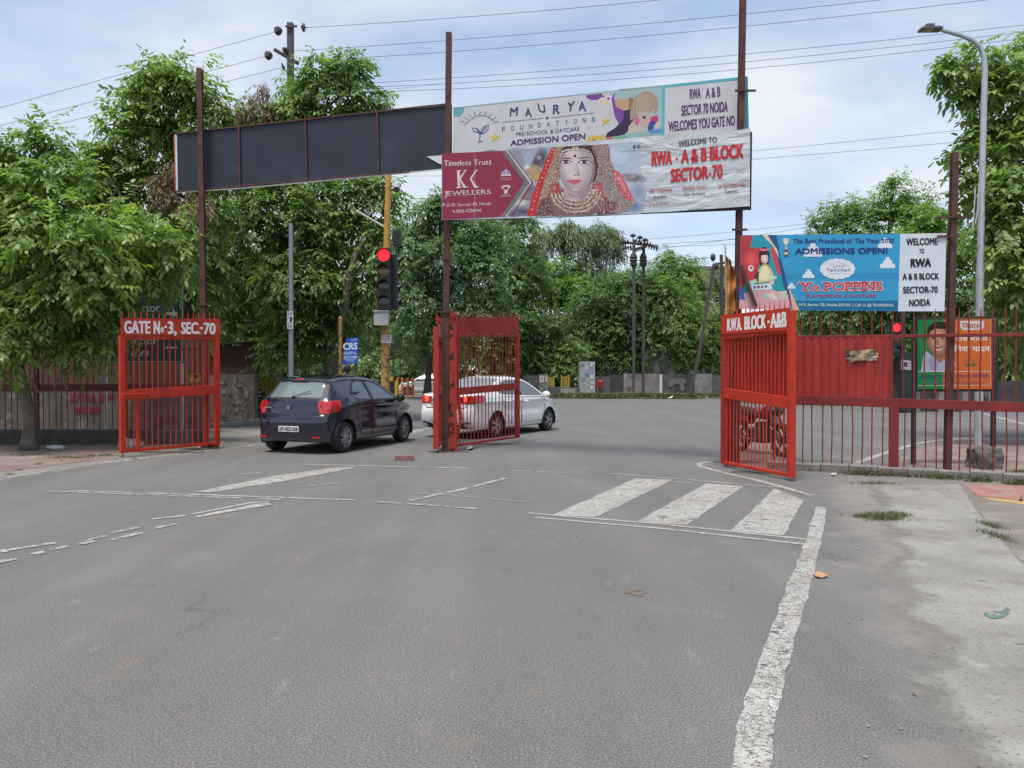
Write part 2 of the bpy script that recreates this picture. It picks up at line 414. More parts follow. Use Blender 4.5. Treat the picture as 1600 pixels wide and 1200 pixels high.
class Leaf:
    """an upright gate or fence panel between ground points A and B; heights may differ at the two ends"""
    def __init__(s, root, A, B):
        s.r = root; s.A = Vector((*A, 0)); s.B = Vector((*B, 0)); s.d = (s.B - s.A).normalized(); s.n = Vector((s.d.y, -s.d.x, 0))
        if s.n.y > 0: s.n = -s.n
    def p(s, u, za, zb=None, off=0):
        zb = za if zb is None else zb
        q = s.A.lerp(s.B, u) + s.n * off
        return Vector((q.x, q.y, za + (zb - za) * u))
    def rail(s, name, za, zb, h, t, mat, u0=0.0, u1=1.0, off=0):     # za, zb: top height at A and B; h: depth of the rail
        mb = MB(); p0, p1 = s.p(u0, za, zb, off), s.p(u1, za, zb, off)
        a = s.n * t / 2; dn = Vector((0, 0, -h))
        mb.prism([p0 - a, p0 + a, p0 + a + dn, p0 - a + dn], p1 - p0)
        return mb.build(name, mat, s.r, bevel=.006)
    def stile(s, name, u, z0, z1, w, t, mat, off=0):
        mb = MB(); c = s.p(u, 0, 0, off)
        a, b = s.d * w / 2, s.n * t / 2
        mb.prism([c - a - b + Vector((0, 0, z0)), c + a - b + Vector((0, 0, z0)), c + a + b + Vector((0, 0, z0)), c - a + b + Vector((0, 0, z0))], (0, 0, z1 - z0))
        return mb.build(name, mat, s.r, bevel=.006)
    def bars(s, name, n, z0a, z0b, z1a, z1b, r, mat, u0=.04, u1=.96, off=0, point=0, jit=0.0, us=None):
        us = us or [u0 + (u1 - u0) * i / (n - 1) for i in range(n)]
        for u in us:
            mb = MB(); b = s.p(u, z0a, z0b, off); t = s.p(u, z1a, z1b, off)
            if jit: t = t + s.d * random.uniform(-jit, jit); b = b + s.d * random.uniform(-jit, jit)
            pts = [b, t]; rr = [r, r]
            if jit and random.random() < .3:
                mid = b.lerp(t, random.uniform(.3, .7)) + s.n * random.uniform(-.02, .02) + s.d * random.uniform(-jit, jit); pts = [b, mid, t]; rr = [r, r, r]
            if point: pts.append(t + Vector((0, 0, point))); rr.append(r * .12)
            mb.tube(pts, rr, 6); mb.build(name, mat, s.r, smooth=True)
    def sheet(s, name, u0, u1, ta, tb, ba, bb, t, mat, off=0, pleats=0):
        mb = MB()
        if not pleats:
            q = [s.p(u0, ta, tb, off), s.p(u1, ta, tb, off), s.p(u1, ba, bb, off), s.p(u0, ba, bb, off)]
            mb.prism([x - s.n * t / 2 for x in q], s.n * t)
        else:
            n = pleats * 4; top, bot = [], []
            for i in range(n + 1):
                u = u0 + (u1 - u0) * i / n; o = off + (0, .012, .012, 0)[i % 4]
                top.append(s.p(u, ta, tb, o)); bot.append(s.p(u, ba, bb, o))
            vs = top + bot; m = n + 1
            mb.add(vs + [v - s.n * .003 for v in vs], [(i, i + 1, m + i + 1, m + i) for i in range(n)] + [(2 * m + i, 3 * m + i, 3 * m + i + 1, 2 * m + i + 1) for i in range(n)])
        return mb.build(name, mat, s.r)

def post(name, label, x, y, z0, z1, w, mat, lean=(0, 0), arms=(), cat='post', cap=None, group=None, d=None):
    t = thing(name, (x, y, 0), label, cat, group); d = d or w
    mb = MB(); p0 = Vector((x, y, z0)); p1 = Vector((x + lean[0], y + lean[1], z1))
    # an I-section: two flanges and a web
    for off in (-d / 2 + .008, d / 2 - .008):
        mb.bar(p0 + Vector((0, off, 0)), p1 + Vector((0, off, 0)), w, .014)
    mb.bar(p0, p1, w * .62, d - .03)
    mb.build('steel_section', mat, t)
    for (f, l, r) in arms:
        mb = MB(); c = p0.lerp(p1, f); mb.bar(c + Vector((-l, -d / 2 - .012, 0)), c + Vector((r, -d / 2 - .012, 0)), .032, .03); mb.build('cross_rod', mat, t)
    return t

# tall posts that carry the hoardings
LP = (-6.32, 15.85); CP = (-1.33, 15.2); RP = (3.69, 12.70); FP = (6.47, 11.40)
def zpx(py, Y): return EYE + (HZ - py) * Y / F
t = post('gate_post', 'tall rusty post rising behind the GATE No-3 leaf', LP[0], LP[1], 0, zpx(110, LP[1]), .105, RUST, (-.09, 0), [(.38, .12, .12)], group='tall hoarding posts')
mb = MB(); mb.box((LP[0] + .02, LP[1] + .13, .05), (.34, .1, .1)); mb.build('foot_plate', DARK_RED, t)
post('gate_post', 'tall rusty post standing between the two gateways beside the spear-topped stub', CP[0], CP[1], 0, zpx(55, CP[1]), .115, RUST, (.09, 0), [(.46, .16, .16), (.335, .2, .2)], group='tall hoarding posts')
post('gate_post', 'tallest rusty post, passing in front of the WELCOME TO banner end', RP[0], RP[1], 0, 8.4, .095, RUST, (.11, 0), [(.465, .13, .12), (.735, .12, .22)], group='tall hoarding posts')
post('gate_post', 'dark rusty post between the blue preschool hoarding and the street lamp', FP[0], FP[1], 0, zpx(240, FP[1]), .088, RUST, (.07, 0), [(.80, .24, .18)], group='tall hoarding posts')

# ---- GATE No.-3 leaf
A, B = (-7.13, 14.0), (-6.02, 15.72)
t = thing('gate_leaf', (A[0], A[1], 0), 'open red gate leaf painted GATE No.-3, SEC.-70', 'gate', 'red barred gate leaves')
lf = Leaf(t, A, B)
lf.rail('frame_rail', 2.23, 2.31, .07, .05, GATE_RED); lf.rail('frame_rail', .15, .15, .06, .05, GATE_RED); lf.rail('middle_rail', 1.245, 1.31, .19, .06, GATE_RED)
lf.stile('stile', .012, .09, 2.24, .10, .07, GATE_RED); lf.stile('stile', .985, .07, 2.66, .11, .07, GATE_RED); lf.stile('stile', .87, .10, 2.28, .05, .04, OLD_RED, -.02)
lf.stile('stile', .155, .10, 1.08, .05, .05, GATE_RED)
lf.bars('bar', 16, 1.245, 1.31, 2.18, 2.25, .011, GATE_RED, .06, .955, jit=.003); lf.bars('bar', 16, .13, .13, 1.07, 1.13, .011, GATE_RED, .06, .955, jit=.008)
lf.sheet('name_panel', -.008, 1.01, 2.55, 2.655, 2.235, 2.325, .012, GATE_RED, .04)
lf.bars('spike', 17, 2.5, 2.6, 2.60, 2.71, .010, GATE_RED, .01, .96, off=.02, point=.09)
mb = MB(); c = lf.p(.012, 0); mb.tube([c + Vector((0, 0, .3)), c + Vector((0, 0, .0))], .013, 8); mb.build('drop_bolt', OLD_RED, t)
mb = MB(); mb.tube([lf.p(.0, 1.16, off=.05), lf.p(.25, 1.16, off=.05)], .012, 8); mb.tube([lf.p(.0, 1.16, off=.05), lf.p(.0, 1.09, off=.06)], .01, 6); mb.build('latch_bolt', GATE_RED, t)
bd = Board(t, (189, 500), A[1] - .06, (340, 500), B[1] - .06)
p0, p1 = lf.p(0, 0, off=.047), lf.p(1, 0, off=.047); bd.o = p0; bd.d = lf.d; bd.n = lf.n
WL = (240, 236, 236)
bd.text('GATE', (194, 501), (235, 501.5), 20, 20, WL, .034); bd.text('N', (240, 501.5), (250, 501.5), 20, 20, WL, .034); bd.text('o', (251, 511), (256, 511), 9, 9, WL, .05)
bd.text('-', (257, 509), (261, 509), 3.5, 3.5, WL, .02); bd.text('3,', (262, 502), (276, 502), 23, 23, WL, .034); bd.text('SEC.', (283, 503), (313, 503.5), 19, 18.5, WL, .034)
bd.text('-', (312, 511), (317, 511), 3.5, 3.5, WL, .02); bd.text('70', (318, 504), (337, 504.5), 18.5, 18, WL, .034)
bd.flush()

# ---- middle leaf opened away from the camera
A, B = (-1.12, 15.3), (.145, 17.4)
t = thing('gate_leaf', (A[0], A[1], 0), 'open red gate leaf with pleated top strip in front of the white sedan', 'gate', 'red barred gate leaves')
lf = Leaf(t, A, B)
zt = lambda y, f: zpx(y, A[1] if f == 0 else B[1])
lf.rail('frame_rail', zt(522, 0), zt(523, 1), .05, .05, OLD_RED); lf.rail('frame_rail', zt(694, 0), zt(680.5, 1), .05, .05, OLD_RED)
lf.rail('middle_rail', zt(614, 0), zt(605, 1), .05, .06, OLD_RED); lf.sheet('pleated_strip', .02, .97, zt(606, 0), zt(598, 1), zt(615, 0), zt(606, 1), .01, OLD_RED, .02, pleats=18)
lf.sheet('pleated_strip', -.03, 1.0, zt(495.5, 0), zt(497, 1), zt(521, 0), zt(522, 1), .01, OLD_RED, .02, pleats=20)
lf.stile('stile', .985, zt(684, 1), zt(523, 1), .10, .07, OLD_RED)
lf.bars('bar', 17, zt(612, 0), zt(603, 1), zt(523, 0), zt(524, 1), .0105, OLD_RED, .07, .94, jit=.006); lf.bars('bar', 17, zt(693, 0), zt(680, 1), zt(615, 0), zt(606, 1), .0105, OLD_RED, .05, .94, jit=.009)
lf.bars('spike', 21, zt(500, 0), zt(501, 1), zt(493, 0), zt(494, 1), .011, OLD_RED, .0, .97, off=.01, point=.09)
mb = MB(); pts = [at(x, y, A[1]) for x, y in ((715, 520), (714, 606), (720, 656), (711, 697))]
for a, b in zip(pts[:-1], pts[1:]): mb.bar(a, b, .075, .06)
mb.build('stile', OLD_RED, t)
mb = MB(); mb.bar(at(703, 545, 15.25), at(714, 545, 15.3), .05, .05); mb.box(at(713, 548, 15.27), (.06, .06, .26)); mb.build('hinge', OLD_RED, t)
mb = MB(); mb.tube([at(680, 609, 15.1), at(714, 608, 15.25)], .018, 8); mb.build('latch_bolt', OLD_RED, t)

# ---- leaf opened edge-on beside the middle posts
A, B = (-1.475, 14.9), (-1.47, 17.2)
t = thing('gate_leaf', (A[0], A[1], 0), 'red gate leaf seen edge-on beside the rusty post between the gateways', 'gate', 'red barred gate leaves')
lf = Leaf(t, A, B); lf.n = Vector((1, 0, 0))
lf.rail('frame_rail', 2.25, 2.25, .07, .05, OLD_RED); lf.rail('frame_rail', .14, .14, .06, .05, OLD_RED); lf.rail('middle_rail', 1.28, 1.28, .16, .06, OLD_RED)
lf.stile('stile', .015, .07, 2.45, .1, .11, OLD_RED); lf.stile('stile', .985, .07, 2.3, .1, .07, OLD_RED)
lf.bars('bar', 16, 1.2, 1.2, 2.2, 2.2, .011, OLD_RED, .06, .955); lf.bars('bar', 16, .1, .1, 1.15, 1.15, .011, OLD_RED, .06, .955)
lf.sheet('name_panel', 0, 1, 2.58, 2.58, 2.24, 2.24, .012, OLD_RED, .03)
lf.bars('spike', 15, 2.5, 2.5, 2.62, 2.62, .01, OLD_RED, .01, .97, point=.09)
lf.sheet('notice', .02, .25, 2.52, 2.52, 2.26, 2.26, .004, mk('faded pink paper', (.5, .36, .36), .8), .05)

t = thing('hinge_post', (CP[0] + .12, CP[1] + .02, 0), 'red spear-topped hinge post with black rust blotches', 'post')
mb = MB(); x, y = CP[0] + .155, CP[1] + .03; zt_ = zpx(497, y)
mb.box((x, y, zt_ / 2), (.165, .10, zt_)); mb.add([(x - .0825, y - .05, zt_), (x + .0825, y - .05, zt_), (x + .0825, y + .05, zt_), (x - .0825, y + .05, zt_), (x, y - .05, zt_ + .2), (x, y + .05, zt_ + .2)], [(0, 1, 4), (3, 5, 2), (0, 4, 5, 3), (1, 2, 5, 4)])
mb.build('post_body', [OLD_RED], t)
mb = MB(); mb.box((x - .02, y - .055, zt_ / 2 - .05), (.10, .012, zt_ - .1)); mb.build('rusted_web', RUST_PATCH, t)

# ---- R.W.A. BLOCK leaf
A, B = (3.50, 12.72), (4.02, 11.0)
t = thing('gate_leaf', (A[0], A[1], 0), 'open red gate leaf painted R.W.A. BLOCK-A&B', 'gate', 'red barred gate leaves')
lf = Leaf(t, A, B); lf.n = Vector((-lf.d.y, lf.d.x, 0)); lf.n = lf.n if lf.n.x < 0 else -lf.n
lf.rail('frame_rail', 2.175, 2.195, .07, .05, GATE_RED); lf.rail('frame_rail', .10, .10, .05, .05, GATE_RED); lf.rail('middle_rail', 1.31, 1.20, .17, .06, GATE_RED)
lf.stile('stile', .01, .05, 2.2, .09, .07, OLD_RED); lf.stile('stile', .985, .05, 2.45, .10, .09, GATE_RED)
lf.bars('bar', 17, 1.28, 1.18, 2.12, 2.14, .0105, GATE_RED, .08, .94, jit=.004); lf.bars('bar', 17, .08, .08, 1.15, 1.04, .0105, GATE_RED, .06, .94, jit=.005)
lf.sheet('name_panel', -.005, .985, 2.50, 2.488, 2.195, 2.165, .012, GATE_RED, .04)
lf.bars('spike', 15, 2.44, 2.43, 2.53, 2.52, .010, GATE_RED, .03, .97, off=.015, point=.10, jit=.01)
lf.sheet('backing_sheet', .16, .93, 2.10, 2.13, 1.3, 1.2, .008, SHEET_RED, -.05)
bd = Board(t, (1135, 490), A[1], (1238, 490), B[1]); bd.o = lf.p(0, 0, off=.047); bd.d = lf.d; bd.n = lf.n
bd.text('R.W.A.', (1136, 498), (1159, 495), 19.5, 21, WL, .026); bd.text('BLOCK', (1163, 494.5), (1197, 490.5), 21, 22.5, WL, .03); bd.text('-', (1199, 501), (1202.5, 500.7), 4, 4, WL, .03)
bd.text('A&B', (1203.5, 490), (1229, 486.5), 23, 24.5, WL, .03)
bd.flush()
t = thing('hinge_post', (3.72, 12.95, 0), 'solid dark red hinge post behind the lower bars of the R.W.A. BLOCK leaf', 'post')
mb = MB(); mb.box((3.72, 13.0, 1.28), (.24, .12, 2.56)); mb.build('post_body', SHEET_RED, t, bevel=.01)
mb = MB(); mb.box((3.80, 12.93, 1.95), (.08, .06, .2)); mb.build('hinge', OLD_RED, t)

# ---- long fence on its low kerb wall
FA, FB = (4.16, 12.47), (9.6, 9.80)
fd = (Vector((*FB, 0)) - Vector((*FA, 0))); FLEN = fd.length; fdn = fd.normalized(); fnn = Vector((fdn.y, -fdn.x, 0)); fnn = fnn if fnn.y < 0 else -fnn
t = thing('bar_fence', (FA[0], FA[1], 0), 'dark red barred fence with a sheeted bay beside the R.W.A. BLOCK leaf', 'fence')
lf = Leaf(t, FA, FB)
lf.rail('frame_rail', 2.15, 2.10, .05, .045, FENCE_RED); lf.rail('middle_rail', 1.205, 1.075, .14, .06, FENCE_RED)
nb = 42
us = [.012 + .976 * i / (nb - 1) for i in range(nb)]
lf.bars('bar', 0, 1.19, 1.06, 2.43, 2.42, .0115, FENCE_RED, us=us, jit=.011, point=.10)
lf.bars('bar', 0, .12, .12, 1.1, .98, .0105, FENCE_RED, us=[u + .004 for u in us[:-1]], jit=.012)
lf.stile('post', .302, .1, 1.16, .14, .07, FENCE_RED, .01); lf.stile('post', .296, 1.12, 2.14, .035, .06, FENCE_RED, .01)
lf.sheet('sheet_panel', .005, .296, 2.11, 2.09, 1.19, 1.14, .01, SHEET_RED, .016, pleats=14)
t2 = thing('kerb_wall', (FA[0], FA[1], 0), 'low wall of worn concrete kerb blocks under the dark red barred fence', 'wall')
nblk = 15
for i in range(nblk):
    u0, u1 = i / nblk, (i + 1) / nblk; mb = MB()
    a = Vector((*FA, 0)).lerp(Vector((*FB, 0)), u0) + fdn * .006; b = Vector((*FA, 0)).lerp(Vector((*FB, 0)), u1) - fdn * .006
    h = .13 + random.uniform(-.012, .012); o = random.uniform(-.012, .012)
    mb.prism([a - fnn * .10, a + fnn * (.10 + o), a + fnn * (.10 + o) + Vector((0, 0, h - .02)), a + fnn * (.07 + o) + Vector((0, 0, h)), a - fnn * .10 + Vector((0, 0, h))], b - a)
    mb.build('kerb_block', mk('kerb concrete', (.22, .205, .19), .9, var=.3, scale=6, bump=.5, bscale=30, spots=[((.07, .085, .04), 5, .56, .1), ((.10, .095, .09), 3, .55, .15)]), t2)
# brown wrapping paper caught on the sheeted bay
t = thing('paper_scrap', (5.6, 11.75, 1.85), 'crumpled brown paper stuck on the dark red sheet panel', 'paper')
def crumple(name, outline, Zf, mat, root, off, amp=.02, seed=1):
    rnd = random.Random(seed); mb = MB(); nx, ny = 14, 6
    (tl, tr, br, bl) = outline; g = []
    for j in range(ny + 1):
        for i in range(nx + 1):
            u, v = i / nx, j / ny
            x = (tl[0] * (1 - u) + tr[0] * u) * (1 - v) + (bl[0] * (1 - u) + br[0] * u) * v + rnd.uniform(-.6, .6); y = (tl[1] * (1 - u) + tr[1] * u) * (1 - v) + (bl[1] * (1 - u) + br[1] * u) * v + rnd.uniform(-.7, .7)
            g.append(Zf(x, y, off + .012 + rnd.uniform(0, amp) + amp * math.sin(u * 9 + v * 5) * .5))
    f = [(j * (nx + 1) + i, j * (nx + 1) + i + 1, (j + 1) * (nx + 1) + i + 1, (j + 1) * (nx + 1) + i) for j in range(ny) for i in range(nx)]
    n = len(g); back = [p + Vector((0, .006, 0)) for p in g]
    mb.add(g + back, f + [tuple(n + q for q in reversed(k)) for k in f]); mb.build(name, mat, root, smooth=True, fixn=False)
bdp = Board(t, (1240, 560), 12.45, (1380, 560), 11.7); bdp.o = lf.p(0, 0, off=.03); bdp.d = lf.d; bdp.n = lf.n
crumple('brown_sheet', ((1328, 549), (1370, 545), (1373, 558), (1328, 566)), lambda x, y, o: bdp.pt(x, y, o), mk('brown paper', (.33, .25, .155), .85, var=.3, scale=7), t, .0, .03)
crumple('white_backing', ((1322, 559), (1372, 555), (1370, 563), (1324, 562)), lambda x, y, o: bdp.pt(x, y, o), mk('white paper', (.6, .55, .5), .85), t, -.01, .01, 2)
crumple('dark_end', ((1322, 546), (1329, 548), (1330, 558), (1323, 557)), lambda x, y, o: bdp.pt(x, y, o), mk('dark paper', (.05, .05, .06), .8, var=.5), t, -.006, .01, 3)

# ------------------------------------------------------------------ ground, road, pavements, markings
def ground_mats():
    m = bpy.data.materials.new('asphalt'); N, L = nodes_of(m); b = N['Principled BSDF']
    tc = N.new('ShaderNodeTexCoord'); v = tc.outputs['Object']
    mp = N.new('ShaderNodeMapping'); mp.inputs['Scale'].default_value = (1.0, .35, 1); mp.inputs['Rotation'].default_value = (0, 0, R(-14)); L.new(v, mp.inputs[0])
    c = ramp(N, L, noise(N, L, mp.outputs[0], .9, 6), [(.28, (.150, .145, .141)), (.5, (.174, .168, .163)), (.74, (.198, .191, .184))])
    c = mixc(N, L, ramp(N, L, noise(N, L, v, .33, 4, .6), [(.38, .35), (.62, 0.0)]), c, (.140, .136, .132))
    c = mixc(N, L, ramp(N, L, noise(N, L, v, .55, 5, .6, .5), [(.52, 0.0), (.74, .4)]), c, (.235, .227, .214))
    mt = N.new('ShaderNodeMapping'); mt.inputs['Scale'].default_value = (1.25, .05, 1); mt.inputs['Rotation'].default_value = (0, 0, R(-9)); L.new(v, mt.inputs[0])
    c = mixc(N, L, ramp(N, L, noise(N, L, mt.outputs[0], 1.1, 4, .55), [(.44, .38), (.60, 0.0)]), c, (.128, .124, .120))
    # tyre-polished streaks
    c = mixc(N, L, ramp(N, L, noise(N, L, mp.outputs[0], 3.2, 5), [(.56, 0.0), (.80, .35)]), c, (.205, .197, .188))
    # pale scuffs, brown stains, dark drips
    c = mixc(N, L, ramp(N, L, noise(N, L, mp.outputs[0], 5.5, 8, .66), [(.59, 0.0), (.74, .45)]), c, (.29, .275, .255))
    c = mixc(N, L, ramp(N, L, noise(N, L, v, 2.1, 8, .68), [(.60, 0.0), (.70, .45)]), c, (.27, .175, .12))
    c = mixc(N, L, ramp(N, L, noise(N, L, v, 3.3, 7, .66, .4), [(.675, 0.0), (.73, .6)]), c, (.075, .072, .070))
    # cracks
    vo = N.new('ShaderNodeTexVoronoi'); vo.feature = 'DISTANCE_TO_EDGE'; vo.inputs['Scale'].default_value = .42
    nv = N.new('ShaderNodeTexNoise'); nv.inputs['Scale'].default_value = 2.5; nv.inputs['Detail'].default_value = 6; L.new(v, nv.inputs['Vector'])
    av = N.new('ShaderNodeVectorMath'); av.operation = 'MULTIPLY_ADD'; av.inputs[1].default_value = (.5, .5, .5); L.new(nv.outputs['Color'], av.inputs[0]); L.new(v, av.inputs[2]); L.new(av.outputs[0], vo.inputs['Vector'])
    ck = N.new('ShaderNodeMath'); ck.operation = 'MULTIPLY'
    L.new(ramp(N, L, vo.outputs['Distance'], [(0.0, .5), (.005, 0.0)]), ck.inputs[0]); L.new(ramp(N, L, noise(N, L, v, .5, 3), [(.52, 0.0), (.60, 1.0)]), ck.inputs[1])
    c = mixc(N, L, ck.outputs[0], c, (.07, .067, .065))
    # exposed aggregate
    g1 = noise(N, L, v, 88, 3, .85); g2 = noise(N, L, v, 170, 2, .7)
    c = mixc(N, L, 1.0, c, ramp(N, L, g1, [(.30, .30), (.45, .86), (.55, 1.08), (.68, 1.9)]), 'MULTIPLY')
    c = mixc(N, L, 1.0, c, ramp(N, L, g2, [(.33, .55), (.5, 1.0), (.68, 1.6)]), 'MULTIPLY')
    # dust washed off the apron on the east side: east of a wavering line
    sp = N.new('ShaderNodeSeparateXYZ'); L.new(v, sp.inputs[0])
    e = N.new('ShaderNodeMath'); e.operation = 'MULTIPLY_ADD'; e.inputs[1].default_value = -.345; L.new(sp.outputs['Y'], e.inputs[0]); L.new(sp.outputs['X'], e.inputs[2])
    w = N.new('ShaderNodeMath'); w.operation = 'MULTIPLY_ADD'; w.inputs[1].default_value = 1.9; L.new(noise(N, L, v, 1.0, 7, .62), w.inputs[0]); L.new(e.outputs[0], w.inputs[2])
    near = N.new('ShaderNodeMapRange'); near.inputs[1].default_value = 10.2; near.inputs[2].default_value = 12.5; near.inputs[3].default_value = 1; near.inputs[4].default_value = 0; L.new(sp.outputs['Y'], near.inputs[0])
    df = N.new('ShaderNodeMath'); df.operation = 'MULTIPLY'; L.new(ramp(N, L, w.outputs[0], [(0.0, 0.0), (1.0, 1.0)]), df.inputs[0]); L.new(near.outputs[0], df.inputs[1])
    mr = N.new('ShaderNodeMapRange'); mr.inputs[1].default_value = 1.55; mr.inputs[2].default_value = 1.95; L.new(w.outputs[0], mr.inputs[0])
    L.new(mr.outputs[0], df.inputs[0])
    dust = ramp(N, L, noise(N, L, v, 1.7, 7, .6), [(.3, (.225, .205, .186)), (.7, (.30, .274, .245))])
    dust = mixc(N, L, ramp(N, L, noise(N, L, v, 60, 4, .7), [(.35, .35), (.65, 0.0)]), dust, (.15, .135, .12))
    c = mixc(N, L, df.outputs[0], c, dust)
    L.new(c, b.inputs['Base Color']); b.inputs['Roughness'].default_value = .82; b.inputs['Specular IOR Level'].default_value = .3
    bn = N.new('ShaderNodeBump'); bn.inputs['Strength'].default_value = .12; bn.inputs['Distance'].default_value = .008
    L.new(g1, bn.inputs['Height']); L.new(bn.outputs[0], b.inputs['Normal'])
    asph = m
    # worn white road paint: cracks and holes open onto the asphalt below
    def paint_mat(name, th, dirt):
        m = bpy.data.materials.new(name); N, L = nodes_of(m); b = N['Principled BSDF']
        tc = N.new('ShaderNodeTexCoord'); v = tc.outputs['Object']
        c = ramp(N, L, noise(N, L, v, 3, 6), [(.3, (.46, .445, .41)), (.7, (.60, .585, .55))])
        c = mixc(N, L, ramp(N, L, noise(N, L, v, 1.1, 6, .6), [(.50, 0.0), (.66, dirt)]), c, (.36, .30, .24))
        c = mixc(N, L, 1.0, c, ramp(N, L, noise(N, L, v, 95, 3, .7), [(.32, .55), (.58, 1.0)]), 'MULTIPLY')
        L.new(c, b.inputs['Base Color']); b.inputs['Roughness'].default_value = .75
        def cracks(N, L, v):
            vo = N.new('ShaderNodeTexVoronoi'); vo.feature = 'DISTANCE_TO_EDGE'; vo.inputs['Scale'].default_value = 9
            mp = N.new('ShaderNodeMapping'); mp.inputs['Scale'].default_value = (.45, 1.4, 1); L.new(v, mp.inputs[0])
            nv = N.new('ShaderNodeTexNoise'); nv.inputs['Scale'].default_value = 11; nv.inputs['Detail'].default_value = 6; L.new(v, nv.inputs['Vector'])
            av = N.new('ShaderNodeVectorMath'); av.operation = 'MULTIPLY_ADD'; av.inputs[1].default_value = (.45, .45, .45); L.new(nv.outputs['Color'], av.inputs[0]); L.new(mp.outputs[0], av.inputs[2]); L.new(av.outputs[0], vo.inputs['Vector'])
            a = ramp(N, L, vo.outputs['Distance'], [(.008, 0.0), (.045, 1.0)])
            g = ramp(N, L, noise(N, L, v, 70, 4, .8), [(.36, .15), (.46, 1.0)])
            mu = N.new('ShaderNodeMath'); mu.operation = 'MULTIPLY'; L.new(a, mu.inputs[0]); L.new(g, mu.inputs[1]); return mu.outputs[0]
        return worn(m, 6.5, th, .05, 9, cracks)
    paint = paint_mat('worn road paint', .585, .55); m2 = paint_mat('nearly worn off road paint', .515, .6)
    # pavers
    m = bpy.data.materials.new('dusty red pavers'); N, L = nodes_of(m); b = N['Principled BSDF']
    tc = N.new('ShaderNodeTexCoord'); v = tc.outputs['Object']
    br = N.new('ShaderNodeTexBrick'); br.inputs['Scale'].default_value = 4.5; br.inputs['Mortar Size'].default_value = .012; br.inputs['Color1'].default_value = (.22, .125, .108, 1); br.inputs['Color2'].default_value = (.17, .105, .092, 1); br.inputs['Mortar'].default_value = (.13, .11, .10, 1)
    L.new(v, br.inputs['Vector'])
    c = mixc(N, L, ramp(N, L, noise(N, L, v, 1.4, 7, .62), [(.42, 0.0), (.66, .85)]), br.outputs['Color'], (.30, .27, .235))
    c = mixc(N, L, 1.0, c, ramp(N, L, noise(N, L, v, 40, 4, .7), [(.3, .7), (.7, 1.25)]), 'MULTIPLY')
    L.new(c, b.inputs['Base Color']); b.inputs['Roughness'].default_value = .9
    return asph, paint, m2, m
ASPH, PAINT, PAINT_OLD, PAVER = ground_mats()
APRON = mk('apron concrete', (.305, .294, .268), .9, var=.2, scale=.9, bump=.4, bscale=70, spots=[((.235, .215, .19), 1.7, .50, .2), ((.39, .38, .355), 3.1, .58, .14), ((.175, .165, .15), 1.2, .60, .14), ((.30, .235, .19), 2.6, .66, .1), ((.15, .143, .132), 48, .56, .10), ((.45, .44, .42), 75, .62, .10)], spec=.2)
def apron_edge(N, L, v):       # the slab's road side is broken away along a wavering line
    sp = N.new('ShaderNodeSeparateXYZ'); L.new(v, sp.inputs[0])
    e = N.new('ShaderNodeMath'); e.operation = 'MULTIPLY_ADD'; e.inputs[1].default_value = -.43; L.new(sp.outputs['Y'], e.inputs[0]); L.new(sp.outputs['X'], e.inputs[2])
    w = N.new('ShaderNodeMath'); w.operation = 'MULTIPLY_ADD'; w.inputs[1].default_value = 1.0; L.new(noise(N, L, v, 1.25, 9, .66), w.inputs[0]); L.new(e.outputs[0], w.inputs[2])
    mr = N.new('ShaderNodeMapRange'); mr.inputs[1].default_value = 0.86; mr.inputs[2].default_value = 1.12; L.new(w.outputs[0], mr.inputs[0]); return mr.outputs[0]
worn(APRON, 2.2, .66, .05, 8, apron_edge)
SHOULDER = mk('dusty shoulder', (.24, .225, .205), .9, var=.2, scale=1.3, bump=.3, bscale=70, spots=[((.17, .16, .15), 3, .56, .15), ((.16, .15, .14), 60, .58, .15)], spec=.2)
EARTH = mk('bare earth', (.17, .14, .105), .95, var=.25, scale=.7, bump=.4, bscale=30, spots=[((.08, .10, .04), 1.2, .55, .12)], spec=.1)

from mathutils import noise as mnoise
def jag(pts, amp, step=.15, seed=0):
    rnd = random.Random(seed); o = []
    for i, a in enumerate(pts):
        b = pts[(i + 1) % len(pts)]; n = max(1, int((b - a).length / step))
        for k in range(n):
            p = a.lerp(b, k / n)
            q = p * 3.1 + Vector((seed * 3.7, 0, 0)); r_ = p * 11.0 + Vector((0, seed * 1.9, 5))
            if k: p = p + Vector((mnoise.noise(q) + .8 * mnoise.noise(r_), mnoise.noise(q + Vector((9, 4, 2))) + .8 * mnoise.noise(r_ + Vector((3, 8, 1))), 0)) * amp * 1.5 + Vector((rnd.uniform(-amp, amp), rnd.uniform(-amp, amp), 0)) * .12
            o.append(p)
    return o
def sheet(name, pts, z, mat, amp=0, seed=0, skirt=.0, step=.15):
    pts = [Vector((p[0], p[1], z)) for p in pts]
    if amp: pts = jag(pts, amp, step, seed)
    mb = MB()
    if skirt: mb.prism([p - Vector((0, 0, skirt)) for p in pts], (0, 0, skirt))
    else: mb.poly(pts)
    o = mb.build(name, mat); return props(o, kind='structure')
sheet('ground', [(-500, -60), (500, -60), (500, 800), (-500, 800)], -.012, EARTH)
